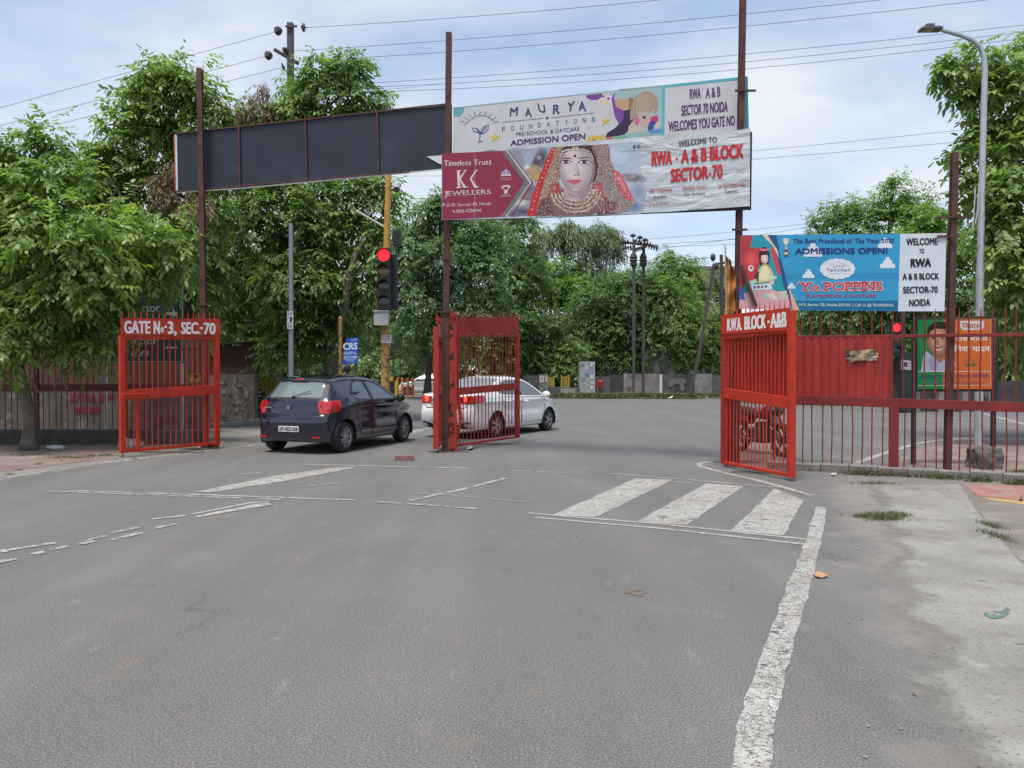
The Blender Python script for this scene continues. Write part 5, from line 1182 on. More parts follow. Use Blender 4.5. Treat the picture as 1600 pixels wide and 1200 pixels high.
mb = MB(); mb.prism([bd.pt(x, y, -.02) for x, y in [(271, 210), (275, 209.5), (276, 300), (273.5, 298)]], bd.n * .012); mb.build('hem', mk('orange hem', (.50, .09, .04), .7), t)
mb = MB(); mb.prism([bd.pt(x, y, .01) for x, y in [(667, 245), (692, 243), (692, 256), (688, 257)]], bd.n * .01); mb.build('torn_flap', WHITEP, t)
mb = MB(); mb.prism([bd.pt(x, y, .004) for x, y in [(276, 300), (380, 293), (500, 282), (640, 269), (700, 263), (700, 265), (640, 271), (500, 284), (380, 295), (276, 302)]], bd.n * .01); mb.build('hem', mk('white hem', (.62, .63, .62), .7), t)

# ---- upper hoarding: pre-school
KB = .92
t = thing('hoarding', at(930, 180, 14.3), 'upper pale hoarding reading MAURYA FOUNDATIONS, ADMISSION OPEN', 'billboard', 'gateway hoardings')
bd = Board(t, (708, 169), CP[1] - .1, (1168, 122), RP[1] + .12); bd.kk = KB
backing(bd, 'flex_sheet', [(708, 169), (1168, 121.5), (1170, 210), (707, 245)], ink(206, 205, 210, KB), 0, .03)
bd.z = (690, 130, 4.444)
P = bd.poly
P([(82, 172), (157, 165), (158, 185), (148, 212), (125, 234), (95, 236), (84, 236)], (104, 176, 180))
P([(998, 84), (1118, 70), (1112, 95), (1085, 117), (1040, 118), (1010, 104)], (118, 72, 142))
for x, y, r, c in [(1124, 92, 9, (95, 70, 130)), (1158, 106, 9, (95, 70, 130)), (1140, 70, 7, (130, 180, 190)), (1176, 76, 9, (130, 185, 200)), (1105, 122, 10, (225, 205, 110)), (1143, 135, 12, (225, 205, 110))]: bd.ell(x, y, r, r, c)
P([(1205, 60), (1536, 20), (1536, 372), (1380, 388), (1130, 410), (1140, 372), (1200, 320), (1230, 270), (1200, 200)], (160, 188, 192))
P([(1200, 112), (1320, 108), (1330, 180), (1270, 192), (1215, 170)], (196, 160, 130)); P([(1300, 100), (1340, 108), (1330, 180), (1300, 178)], (150, 120, 100))
P([(1192, 75), (1205, 62), (1198, 110), (1215, 165), (1270, 195), (1262, 250), (1232, 285), (1205, 240), (1190, 170), (1180, 110)], (126, 74, 158))
P([(1268, 190), (1330, 178), (1345, 240), (1300, 330), (1260, 362), (1135, 378), (1150, 345), (1205, 310), (1235, 282), (1262, 250)], (58, 44, 74))
P([(1300, 300), (1345, 240), (1440, 290), (1450, 320), (1380, 345), (1290, 352)], (198, 186, 178)); P([(1345, 340), (1536, 330), (1536, 372), (1380, 386), (1130, 408), (1140, 385)], (150, 185, 180))
P([(1335, 110), (1365, 75), (1415, 52), (1460, 65), (1490, 95), (1505, 140), (1500, 190), (1480, 215), (1468, 170), (1440, 240), (1370, 245), (1330, 250), (1310, 260), (1308, 200), (1325, 150)], (168, 150, 132))
for i in range(16):
    x = 1345 + i * 8; bd.line([(1405 + (i - 8) * 2, 62), (x - 6, 120), (x - 8, 185 + (i % 3) * 12)], 2.4, (136, 116, 100) if i % 2 else (200, 184, 164))
P([(1365, 190), (1400, 205), (1450, 190), (1462, 220), (1440, 280), (1400, 300), (1365, 270)], (196, 176, 168)); P([(1345, 90), (1400, 70), (1450, 85), (1465, 150), (1450, 195), (1400, 208), (1365, 195), (1350, 150)], (176, 158, 138))
for i in range(12): bd.line([(1400, 74), (1362 + i * 8, 130), (1360 + i * 8.4, 198)], 2.2, (150, 130, 112) if i % 2 else (198, 182, 160))
P([(1392, 228), (1420, 232), (1414, 250), (1400, 246)], (70, 50, 52)); bd.ell(1357, 262, 18, 28, (214, 108, 150)); P([(1455, 235), (1500, 220), (1505, 260), (1470, 290), (1440, 310), (1440, 280)], (196, 60, 118)); P([(1430, 300), (1460, 260), (1490, 270), (1470, 320), (1435, 330)], (50, 80, 160))
P([(1470, 300), (1510, 255), (1520, 300), (1500, 325)], (206, 190, 180)); P([(1430, 330), (1530, 318), (1530, 345), (1450, 348)], (80, 150, 205))
P([(990, 420), (1020, 375), (1060, 362), (1130, 362), (1126, 412)], (214, 182, 90)); P([(1140, 385), (1180, 370), (1195, 400), (1150, 412)], (206, 110, 90)); P([(1195, 375), (1285, 368), (1285, 392), (1210, 402)], (120, 176, 130)); bd.ell(1060, 398, 14, 9, (170, 140, 80))
P([(1532, 18), (1552, 17), (1546, 374), (1530, 374)], (88, 178, 196))
bd.z = (0, 0, 1)
P([(1037, 133), (1168, 119), (1168, 123.5), (1037, 137)], (88, 178, 196)); P([(1163, 121), (1168.6, 120.5), (1170, 208), (1164, 208)], (88, 170, 186)); P([(708, 168), (1037, 133), (1037, 134.6), (708, 169.6)], (150, 178, 182))
bd.z = (690, 130, 4.444)
for i in range(9):
    a = R(200 + i * 17.5); cx, cy = 268, 300; p = [(cx + (85 + r) * math.cos(a) * 1.12 + 8 * math.sin(r * .28), cy + (75 + r) * math.sin(a) * .92) for r in range(0, 46, 6)]; bd.line(p, 3, (120, 128, 150))
bd.line([(160 + i * 21, 300 - 66 * math.sin(math.pi * (i + .4) / 11) - i * 2.2) for i in range(11)], 3.2, (105, 115, 140))
NV = (58, 72, 118)
for pts in ([(265, 400), (268, 350), (258, 345), (225, 335), (213, 310), (240, 312), (262, 330), (268, 350)], [(270, 352), (275, 330), (295, 302), (328, 286), (322, 320), (300, 345), (272, 354)], [(250, 408), (285, 405)], [(245, 318), (268, 360)], [(272, 352), (315, 300)]): bd.line(pts, 6, NV)
for x, y in ((373, 376), (1140, 264)):
    P([(x + r_ * math.cos(R(a_ + 12)), y + r_ * math.sin(R(a_ + 12))) for k in range(10) for a_, r_ in [(k * 36, 34 if k % 2 else 15)]], (226, 196, 92))
    bd.line([(x - 26, y + 30), (x + 30, y - 12)], 4, (190, 160, 80))
for x, y in ((413, 186), (1020, 308), (1178, 205)): bd.line([(x + 11 * math.cos(R(k * 72)), y + 11 * math.sin(R(k * 72))) for k in range(6)], 2, (180, 182, 190))
# the bouncing letters of the name
for ch, x0, y0, w, h, rot in [('M', 472, 168, 56, 60, .10), ('A', 582, 174, 46, 60, -.08), ('U', 674, 146, 50, 58, -.16), ('R', 772, 148, 48, 66, .06), ('Y', 868, 130, 50, 66, .18), ('A', 952, 128, 54, 66, -.06)]:
    bd.text(ch, (x0, y0 + rot * 40), (x0 + w, y0 - rot * 40), h, h, NV, .03, slant=rot * .8)
bd.line([(418, 272), (706, 244)], 3, NV); bd.line([(760, 240), (1060, 206)], 3, NV)
for a_ in range(4): bd.line([(734 - 12 * math.cos(R(a_ * 45)), 241 - 12 * math.sin(R(a_ * 45))), (734 + 12 * math.cos(R(a_ * 45)), 241 + 12 * math.sin(R(a_ * 45)))], 3, NV)
for i, ch in enumerate('FOUNDATIONS'): x = 420 + i * 62.2 + (9 if ch == 'I' else 0); bd.text(ch, (x, 304 - i * 6.9), (x + (5 if ch == 'I' else 23), 301 - i * 6.9), 33, 33, (84, 96, 136), .008)
bd.text('PRE-SCHOOL & DAYCARE', (518, 342), (958, 302), 28, 28, (62, 74, 122), .006)
bd.text('ADMISSION OPEN', (478, 396), (998, 346), 40, 44, (84, 52, 106), .035)
bd.text('www.mauryafoundations.com  |  info@mauryafoundations.com', (525, 448), (985, 408), 12, 12, (90, 100, 140))
bd.line([(497, 452), (515, 450), (515, 462), (497, 464), (497, 452)], 3, (90, 100, 140))
bd.z = (980, 120, 5.4524)
PUR = (96, 58, 112)
bd.text('RWA', (532, 106), (628, 98), 86, 84, PUR, .022); bd.text('A & B', (668, 96), (794, 84), 88, 84, PUR, .022)
bd.text('SECTOR 70 NOIDA', (462, 246), (858, 206), 88, 90, PUR, .022); bd.text('WELCOMES YOU GATE NO', (352, 382), (918, 326), 86, 88, PUR, .022); bd.text('-', (934, 376), (946, 375), 10, 10, PUR, .03)
bd.flush()
mb = MB(); mb.bar(bd.pt(-80, 110, -.06), bd.pt(1020, 4, -.06), .03, .04)
mb.build('frame_rail', RUST, t)

# ---- lower hoarding: jewellers and RWA welcome
KL = .92
t = thing('hoarding', at(930, 280, 14.2), 'lower hoarding with maroon jewellers panel, bride portrait and red WELCOME TO lettering', 'billboard', 'gateway hoardings')
bd = Board(t, (691, 242), CP[1] - .22, (1172, 205), RP[1] - .22); bd.kk = KL
LOW = wrinkle(mk('white flex', rgb(198, 204, 212, KL), .45, var=.05, scale=2, spec=.35), .65, (1.2, 1.2, 3.4), .75, 1.0)
backing(bd, 'flex_sheet', [(690, 241), (830, 228), (1060, 209.5), (1110, 206), (1130, 207), (1172, 200), (1171.5, 322), (1040, 331), (900, 338), (690.5, 344)], LOW, 0, .02)
mb = MB(); mb.prism([bd.pt(x, y, -.03) for x, y in [(1171, 203), (1174.5, 206), (1173, 327), (1040, 332), (900, 338), (691, 344.5), (691, 341), (1040, 327), (1169, 318)]], -bd.n * .03); mb.build('frame', mk('black frame', (.012, .012, .014), .6), t)
bd.z = (690, 220, 5.161); P = bd.poly
# blurred backdrop of the portrait
P([(520, 78), (950, 46), (960, 602), (480, 614)], (150, 152, 164)); P([(640, 78), (900, 55), (880, 200), (800, 330), (720, 330), (690, 230)], (164, 174, 190))
BGA, BGB = (150, 152, 164), (164, 174, 190)
bd.soft(690, 300, 90, 90, BGB, (196, 186, 172)); bd.soft(805, 140, 60, 92, BGB, (82, 76, 90), 8); bd.soft(765, 190, 40, 74, (120, 112, 124), (92, 80, 92), 20); bd.soft(738, 238, 60, 50, (140, 132, 134), (196, 158, 110)); bd.soft(770, 290, 50, 40, (166, 146, 126), (198, 162, 108)); bd.soft(690, 210, 26, 24, BGB, (226, 222, 214)); bd.soft(785, 135, 22, 22, (96, 88, 100), (190, 178, 182))
bd.soft(690, 405, 90, 60, BGA, (110, 98, 120)); bd.soft(640, 500, 76, 36, (140, 138, 150), (220, 218, 208), -6); bd.soft(650, 572, 90, 34, BGA, (88, 76, 104)); bd.soft(590, 590, 60, 22, (126, 120, 140), (110, 104, 124)); bd.soft(700, 440, 60, 40, (126, 116, 134), (150, 120, 128))
P([(1200, 34), (1600, 5), (1610, 590), (1200, 600)], (178, 192, 212)); BGC = (178, 192, 212); bd.soft(1545, 300, 110, 40, BGC, (112, 100, 106), 5, 9); bd.soft(1500, 284, 70, 22, (168, 172, 184), (140, 132, 138), 5); bd.soft(1585, 410, 70, 80, BGC, (144, 158, 184)); bd.soft(1555, 530, 76, 50, BGC, (104, 134, 172)); bd.soft(1420, 120, 120, 80, BGC, (194, 206, 222))
MAR = (146, 50, 76)
P([(3, 103), (485, 80), (668, 335), (480, 612), (6, 638)], MAR); P([(485, 80), (522, 78), (718, 335), (520, 611), (480, 612), (668, 335)], (112, 118, 118)); P([(520, 78), (529, 77), (726, 330), (714, 350), (524, 611), (516, 611), (706, 350), (712, 338)], (206, 200, 204)); P([(536, 77), (541, 77), (740, 338), (566, 610), (558, 610), (730, 338)], (140, 44, 66))
P([(265, 98), (274, 98), (272, 622), (262, 623)], (150, 112, 104))
# veil, hair, face
P([(888, 57), (945, 50), (905, 150), (840, 300), (790, 470), (765, 604), (690, 608), (735, 440), (795, 270), (850, 140)], (196, 50, 54))
P([(920, 54), (1000, 44), (955, 170), (942, 330), (905, 440), (890, 602), (760, 605), (790, 460), (838, 300), (890, 160)], (182, 150, 136)); P([(870, 360), (935, 330), (990, 395), (960, 430), (900, 470), (850, 470)], (170, 74, 78))
P([(800, 470), (900, 440), (960, 430), (940, 520), (900, 604), (760, 606)], (104, 62, 78))
P([(1205, 36), (1345, 26), (1362, 150), (1400, 260), (1470, 370), (1560, 490), (1540, 560), (1420, 588), (1280, 596), (1240, 480), (1225, 350), (1262, 200), (1255, 110)], (146, 142, 142))
P([(1366, 225), (1430, 250), (1480, 330), (1562, 492), (1470, 470), (1410, 360)], (214, 92, 108)); P([(1395, 270), (1440, 290), (1500, 400), (1450, 390)], (226, 140, 148))
P([(1215, 350), (1290, 320), (1320, 420), (1340, 470), (1260, 480), (1205, 420)], (190, 96, 104)); P([(1300, 470), (1420, 500), (1400, 588), (1250, 598)], (120, 66, 84))
P([(980, 46), (1225, 34), (1262, 110), (1268, 210), (1245, 310), (1218, 345), (1210, 200), (1160, 90), (1080, 64), (1010, 90), (965, 150), (952, 250), (935, 240), (940, 120)], (78, 44, 56))
P([(990, 370), (1200, 340), (1222, 420), (1185, 480), (1060, 495), (985, 440)], (190, 170, 174)); P([(1090, 420), (1200, 350), (1220, 420), (1185, 476), (1120, 480)], (164, 140, 150)); P([(1000, 395), (1040, 428), (1090, 442), (1150, 420), (1200, 372), (1195, 400), (1140, 446), (1080, 462), (1030, 446)], (168, 144, 152))
face = [(1005, 86), (1045, 66), (1090, 60), (1140, 68), (1185, 92), (1218, 135), (1240, 195), (1242, 250), (1228, 310), (1198, 358), (1150, 402), (1100, 424), (1062, 424), (1025, 402), (985, 350), (958, 300), (944, 240), (944, 180), (960, 125)]
fc = (1072, 228); inn = [(fc[0] + (x - fc[0]) * .40 - 14, fc[1] + (y - fc[1]) * .44 - 10) for x, y in face]
bd.blend(face, inn, (170, 146, 152), (216, 203, 206), 14)
bd.blend([(1185, 92), (1218, 135), (1240, 195), (1242, 250), (1228, 310), (1198, 358), (1150, 402), (1182, 340), (1205, 270), (1208, 190)], [(1218, 135), (1232, 165), (1240, 195), (1242, 250), (1228, 310), (1200, 356), (1180, 375), (1208, 320), (1224, 260), (1230, 200)], (182, 162, 168), (140, 112, 126), 6)
bd.soft(1062, 105, 60, 28, (199, 183, 187), (216, 205, 208))
bd.blend([(1084, 165), (1102, 205), (1110, 250), (1120, 268), (1100, 282), (1088, 270), (1090, 220)], [(1098, 225), (1101, 230), (1106, 252), (1112, 266), (1102, 276), (1096, 266), (1097, 245)], (206, 189, 193), (180, 158, 165), 5); bd.ell(1075, 278, 12, 5, (140, 106, 122)); bd.ell(1103, 276, 12, 5, (136, 102, 118)); bd.blend([(1064, 160), (1080, 160), (1086, 262), (1064, 262)], [(1069, 165), (1074, 165), (1077, 256), (1070, 256)], (199, 187, 196), (218, 209, 214), 4)
bd.ell(1080, 395, 34, 12, (200, 184, 194)); P([(1048, 354), (1096, 354), (1082, 361), (1060, 361)], (182, 160, 166))
DK = (52, 34, 46)
P([(960, 150), (990, 136), (1040, 140), (1056, 152), (1040, 148), (992, 143)], DK); P([(1096, 150), (1120, 136), (1170, 130), (1206, 140), (1170, 137), (1122, 144)], DK)
for cx_, cy_, w_ in [(1003, 172, 45), (1152, 172, 50)]:
    P([(cx_ - w_ - 8, cy_ + 4), (cx_ - w_ * .5, cy_ - 18), (cx_ + w_ * .3, cy_ - 20), (cx_ + w_ + 6, cy_ - 4), (cx_ + w_ * .6, cy_ + 10), (cx_ - w_ * .4, cy_ + 14)], (104, 78, 96)); P([(cx_ - w_, cy_ + 4), (cx_ - w_ * .5, cy_ - 9), (cx_ + w_ * .3, cy_ - 11), (cx_ + w_, cy_), (cx_ + w_ * .5, cy_ + 9), (cx_ - w_ * .4, cy_ + 11)], (214, 210, 218))
    bd.ell(cx_ + 2, cy_, 17, 13, (46, 30, 40)); bd.line([(cx_ - w_ - 6, cy_ + 5), (cx_ - w_ * .5, cy_ - 11), (cx_ + w_ * .3, cy_ - 13), (cx_ + w_ + 8, cy_ - 2)], 5, DK); bd.line([(cx_ - w_, cy_ + 6), (cx_ - w_ * .3, cy_ + 13), (cx_ + w_ * .6, cy_ + 10)], 2.5, (80, 56, 70)); bd.ell(cx_ + 6, cy_ - 3, 3, 3, (230, 230, 235))
P([(996, 318), (1040, 318), (1062, 312), (1076, 318), (1092, 313), (1132, 316), (1076, 330)], (198, 76, 96)); P([(1002, 320), (1076, 328), (1128, 318), (1104, 342), (1070, 350), (1040, 342)], (208, 92, 112)); P([(1040, 332), (1090, 332), (1070, 340)], (224, 128, 146))
bd.ell(1077, 122, 10, 12, (120, 30, 52)); P([(1050, 50), (1110, 44), (1096, 66), (1066, 68)], (170, 140, 110))
rb = random.Random(4); lay = bd.k + 1
def beads(path, n, r, cols, jitter=0):
    for i in range(n):
        t_ = i / max(n - 1, 1) * (len(path) - 1); k = min(int(t_), len(path) - 2); u = t_ - k
        bd.ell(path[k][0] * (1 - u) + path[k + 1][0] * u + rb.uniform(-jitter, jitter), path[k][1] * (1 - u) + path[k + 1][1] * u + rb.uniform(-jitter, jitter), r * rb.uniform(.8, 1.2), r * rb.uniform(.8, 1.2), cols[rb.randrange(len(cols))], n=7, lay=lay + rb.randrange(3))
PEARL = [(224, 214, 202), (206, 190, 170), (180, 160, 136)]; VE = [(210, 194, 178), (142, 116, 108), (186, 162, 142), (122, 96, 92), (198, 176, 162), (176, 96, 90)]
beads([(975, 88), (1020, 70), (1077, 76)], 12, 6, PEARL); beads([(1077, 76), (1140, 66), (1190, 84), (1214, 120), (1228, 165)], 16, 6, PEARL); beads([(972, 90), (956, 130), (948, 180)], 7, 6, PEARL); beads([(1060, 66), (1100, 62)], 5, 8, [(150, 110, 70), (214, 196, 170)])
for k in range(9):
    f_ = k / 8; beads([(930 + 60 * f_, 55 - 5 * f_), (890 + 70 * f_, 170), (842 + 100 * f_, 300), (800 + 110 * f_, 440), (765 + 125 * f_, 600)], 46, 4.2, VE, 4)
for k in range(13):
    f_ = k / 12; beads([(1215 + 128 * f_, 40 - 12 * f_), (1258 + 105 * f_, 150), (1262 + 140 * f_, 260), (1236 + 230 * f_, 375), (1260 + 300 * f_, 500), (1290 + 180 * f_, 590 - 30 * f_)], 56, 4.4, VE, 5)
beads([(905, 70), (840, 220), (770, 420), (720, 590)], 16, 6, [(230, 160, 150), (224, 214, 202)], 7); beads([(1385, 260), (1440, 350), (1540, 480)], 22, 5, [(236, 190, 190), (200, 60, 80)], 14)
P([(925, 440), (985, 425), (1010, 455), (1060, 495), (1120, 498), (1185, 478), (1226, 415), (1262, 430), (1345, 470), (1300, 560), (1200, 598), (905, 604), (890, 520)], (132, 100, 100))
lay = bd.k + 1
for k in range(8):
    e = k * 15; n_ = 30 + 3 * k
    arc = [(1085 + (112 + e * .95) * math.cos(R(a_)), 415 + (70 + e) * math.sin(R(a_)) - (8 if a_ < 40 else 0)) for a_ in range(172, -4, -8)]
    if e < 125: beads([p for p in arc if p[1] < 600], n_, 6.5 if k % 2 == 0 else 4.5, PEARL if k % 2 == 0 else [(176, 150, 126), (120, 60, 66), (204, 186, 164)], 1.5)
beads([(1215, 380), (1240, 470), (1330, 470)], 22, 8, PEARL + [(150, 70, 80)], 14); bd.ell(975, 400, 12, 12, (130, 40, 62)); bd.ell(1258, 395, 14, 14, (190, 150, 140)); beads([(950, 330), (965, 380), (980, 430)], 8, 7, PEARL, 4); bd.ell(1062, 525, 8, 8, (80, 50, 60))
CR = (222, 206, 208)
bd.text('Timeless Trust', (20, 160), (404, 148), 46, 44, CR, .012, .085)
for dx in (0, 88):                                  # the twin K monogram
    x = 122 + dx
    if dx == 0: P([(x, 240), (x + 34, 237), (x + 34, 246), (x + 27, 249), (x + 30, 370), (x + 40, 374), (x + 40, 380), (x - 2, 383), (x - 2, 377), (x + 8, 372), (x + 5, 250), (x, 247)], CR)
    P([(x + 60, 236), (x + 84, 234), (x + 84, 240), (x + 74, 244), (x + 34, 308), (x + 72, 366), (x + 90, 371), (x + 90, 377), (x + 56, 379), (x + 22, 312), (x + 20, 304), (x + 62, 246), (x + 56, 242)], CR)
bd.text('JEWELLERS', (24, 408), (398, 392), 52, 48, CR, .0, .10)
bd.text('G-19, Sector-18, Noida', (42, 504), (402, 492), 32, 30, CR, .004, .06); bd.text('0120-4226246', (122, 556), (322, 548), 26, 25, CR, .006, .05)
bd.ell(18, 512, 7, 8, CR); P([(12, 516), (24, 516), (18, 530)], CR); bd.line([(92, 558), (96, 570), (110, 578)], 6, CR)
P([(478, 284), (480, 252), (520, 224), (562, 250), (560, 282)], (120, 82, 150)); P([(484, 262), (520, 232), (556, 260), (548, 262), (520, 242), (492, 264)], CR); bd.ell(521, 262, 9, 8, CR); P([(480, 270), (562, 268), (562, 282), (480, 284)], CR)
bd.text('100% PURE GOLD', (472, 298), (566, 294), 8, 8, CR); bd.text('BIS HALLMARK', (484, 312), (556, 309), 8, 8, CR)
P([(480, 376), (500, 360), (545, 357), (560, 372), (522, 410)], CR); P([(492, 378), (520, 402), (548, 376), (520, 372)], MAR); bd.ell(520, 376, 8, 7, (90, 30, 50)); P([(504, 404), (536, 402), (530, 426), (508, 427)], CR); bd.text('CERTIFIED', (488, 434), (556, 431), 9, 9, CR); bd.text('DIAMOND JEWELLERY', (470, 448), (566, 444), 8, 8, CR)
for x, y in [(215, 140), (425, 190), (510, 185), (330, 110)]: bd.ell(x, y, 5, 5, (170, 80, 104))
bd.z = (980, 120, 5.4524)
RD, BK = (202, 48, 56), (44, 46, 58)
bd.ell(62, 596, 13, 13, BK); bd.ell(98, 593, 15, 12, BK); bd.text('f', (58, 588), (66, 588), 17, 17, (214, 220, 226)); bd.ell(98, 593, 6, 5, (214, 220, 226)); bd.text('www.kkjewellers.in', (-60, 632), (112, 616), 11, 11, (90, 94, 110))
bd.text('WELCOME TO', (438, 546), (764, 510), 52, 50, BK, .012)
bd.text('RWA', (208, 642), (384, 626), 120, 118, RD, .038); bd.text('-', (414, 690), (432, 688), 18, 18, RD, .05); bd.text('A & B BLOCK', (458, 622), (994, 568), 118, 122, RD, .038)
bd.text('SECTOR', (370, 788), (692, 756), 114, 114, RD, .038); bd.text('-', (694, 824), (716, 822), 18, 18, RD, .05); bd.text('70', (722, 752), (814, 744), 120, 118, RD, .03)
bd.text('AMIT CHAUHAN', (184, 962), (382, 948), 34, 32, (198, 84, 84), .006); bd.text('PRAMOD YADAV', (472, 940), (678, 924), 34, 32, (198, 84, 84), .006); bd.text('SATISH KANCHAN', (776, 916), (1004, 902), 34, 32, (198, 84, 84), .006)
bd.text('President', (226, 1012), (338, 1004), 28, 28, BK, .008); bd.text('Gen. Secretary', (486, 990), (664, 980), 32, 32, BK, .008); bd.text('Treasurer', (830, 962), (944, 954), 32, 32, BK, .008)
bd.text('Print @ 98 99 022 802', (132, 1086), (350, 1070), 22, 22, (190, 100, 100), .002)
for m in bd.pm + bd.tm:
    if not m.node_tree.nodes['Principled BSDF'].inputs['Normal'].is_linked and m in bd.tm: wrinkle(m, .4, (1.2, 1.2, 3.4), .75, 1.0)
bd.flush()

# ---- preschool board on the fence
t = thing('hoarding', at(1320, 425, 12), 'sky blue hoarding reading ADMISSIONS OPEN with a white RWA welcome panel, above the fence', 'billboard')
bd = Board(t, (1157, 368), RP[1] - .12, (1478, 365), FP[1] - .03); bd.kk = 1.0
BLU = (52, 152, 200)
backing(bd, 'flex_sheet', [(1156.5, 367.5), (1479, 364.5), (1475, 487), (1154.5, 481)], ink(60, 66, 72), -.002, .03)
bd.z = (1140, 350, 4.4444); P = bd.poly
P([(320, 76), (1186, 68), (1170, 606), (480, 600), (400, 420), (350, 220)], BLU); P([(385, 352), (1178, 340), (1176, 380), (395, 384)], (46, 140, 190)); P([(450, 533), (1172, 532), (1170, 606), (484, 600)], (22, 106, 148)); P([(1186, 68), (1506, 63), (1492, 606), (1170, 606)], (204, 214, 224))
# picture of the child at the table
P([(75, 80), (320, 76), (350, 220), (400, 420), (440, 540), (440, 596), (66, 588)], (40, 150, 170)); P([(75, 80), (160, 78), (140, 180), (110, 320), (90, 560), (64, 588)], (170, 62, 72)); P([(285, 160), (330, 175), (372, 290), (382, 370), (330, 340), (300, 250)], (196, 74, 84))
P([(205, 76), (325, 76), (352, 220), (402, 420), (485, 600), (440, 600), (372, 420), (340, 260), (300, 130)], (26, 88, 130)); P([(225, 76), (262, 76), (332, 180), (345, 240), (300, 150)], (226, 196, 170)); P([(404, 420), (440, 500), (486, 600), (440, 600), (425, 520)], (218, 170, 138))
bd.soft(125, 200, 34, 36, (168, 50, 62), (214, 74, 80)); bd.soft(205, 188, 28, 26, (168, 50, 62), (214, 74, 80)); bd.soft(140, 350, 58, 80, (160, 46, 58), (208, 66, 76)); bd.soft(150, 250, 66, 88, (172, 50, 60), (222, 86, 90), 12); bd.ell(148, 308, 20, 22, (232, 214, 214)); bd.ell(150, 304, 9, 9, (150, 40, 60))
bd.ell(240, 220, 38, 62, (56, 40, 46)); P([(205, 235), (278, 235), (270, 285), (210, 290)], (56, 40, 46)); bd.soft(243, 240, 26, 37, (190, 160, 152), (232, 216, 208)); P([(216, 190), (272, 190), (272, 215), (218, 215)], (56, 40, 46)); P([(214, 170), (270, 172), (274, 186), (212, 188)], (220, 120, 130)); bd.ell(233, 236, 3.4, 2.6, (40, 30, 36)); bd.ell(254, 236, 3.4, 2.6, (40, 30, 36)); bd.line([(236, 258), (243, 262), (252, 258)], 3, (170, 70, 80))
bd.blend([(205, 310), (230, 280), (262, 280), (296, 320), (292, 400), (200, 412), (175, 380)], [(222, 320), (234, 300), (256, 300), (272, 330), (268, 380), (222, 388), (206, 370)], (186, 172, 118), (230, 222, 172), 6); P([(175, 340), (205, 330), (200, 400), (170, 400)], (90, 56, 62)); P([(285, 340), (300, 330), (310, 420), (280, 420)], (214, 190, 176))
P([(150, 425), (285, 410), (300, 455), (150, 462)], (206, 220, 226)); [P([(165 + k * 26, 432 - k * 2), (183 + k * 26, 430 - k * 2), (184 + k * 26, 448 - k * 2), (166 + k * 26, 450 - k * 2)], ((60, 110, 170), (80, 90, 110), (190, 90, 90), (70, 140, 120))[k]) for k in range(4)]
P([(75, 490), (150, 465), (300, 458), (405, 490), (425, 596), (66, 588)], (214, 166, 170)); bd.ell(255, 500, 26, 14, (150, 206, 176), -20); P([(250, 490), (300, 476), (340, 520), (300, 524)], (214, 206, 196)); P([(130, 400), (185, 380), (190, 400), (150, 440), (126, 440)], (176, 216, 196)); P([(280, 360), (330, 362), (325, 382), (280, 384)], (176, 220, 190))
P([(68, 430), (88, 440), (108, 530), (66, 520)], (60, 96, 170)); P([(340, 470), (396, 462), (404, 520), (346, 526)], (196, 190, 176))
WH = (214, 222, 230)
def cloud(x, y, w): [bd.ell(x + a_ * w, y - b_ * w, r_ * w, r_ * w * .8, WH, n=12) for a_, b_, r_ in [(-.32, 0, .2), (0, .02, .26), (.3, 0, .2), (-.12, .22, .2), (.12, .24, .2), (0, .46, .16)]]; P([(x - w * .52, y + w * .04), (x + w * .52, y + w * .03), (x + w * .48, y + w * .17), (x - w * .50, y + w * .17)], WH)
cloud(578, 205, 130); cloud(1080, 152, 100); cloud(1098, 290, 104); cloud(548, 362, 82); cloud(430, 440, 56)
for a_ in range(0, 360, 24): bd.ell(750 + 92 * math.cos(R(a_)), 312 + 52 * math.sin(R(a_)), 32, 22, WH, n=12)
bd.ell(750, 312, 105, 62, WH); CI = [(200, 70, 60), (60, 70, 130), (60, 150, 130), (60, 150, 200), (90, 100, 160), (50, 60, 120), (110, 110, 110)]
for k in range(7): bd.ell(684 + k * 24, 318 + (0, 6, 3, 6, 3, 6, 0)[k], 9.5, 9.5, CI[k], n=12); bd.ell(684 + k * 24, 318 + (0, 6, 3, 6, 3, 6, 0)[k], 4, 4, WH, n=8)
bd.line([(700, 292), (755, 262), (830, 296)], 2.5, (150, 150, 160)); bd.text('LITTLE', (722, 290), (796, 284), 16, 18, (110, 90, 110), .01)
bd.line([(690, 345), (835, 345)], 3, (150, 170, 190))
bd.ell(392, 122, 18, 22, (206, 206, 196)); P([(374, 100), (410, 100), (404, 140), (380, 140)], (214, 214, 204)); P([(387, 140), (397, 140), (398, 178), (386, 178)], (190, 190, 180)); P([(378, 178), (406, 178), (412, 224), (374, 224)], (90, 80, 76)); P([(380, 196), (404, 196), (404, 212), (380, 212)], (206, 206, 196)); bd.line([(374, 104), (364, 116), (378, 134)], 3, (206, 206, 196)); bd.line([(410, 104), (420, 116), (406, 134)], 3, (206, 206, 196))
DB = (38, 52, 122)
bd.text('The Best Preschool of The Year 2023', (440, 100), (1142, 98), 34, 32, DB, .022, .10, lay=bd.k + 3); bd.k += 3
bd.text('ADMISSIONS OPEN!', (453, 168), (1098, 164), 42, 42, DB, .05)
bd.text('Yo POPPINS', (472, 402), (1066, 398), 68, 68, (214, 222, 230), .075, .20); bd.text('Yo POPPINS', (476, 404), (1062, 400), 63, 63, (196, 66, 76), .045, .18)
bd.text('PLAYSCHOOL & DAYCARE', (528, 488), (1016, 486), 22, 22, (170, 56, 78), .03, .13)
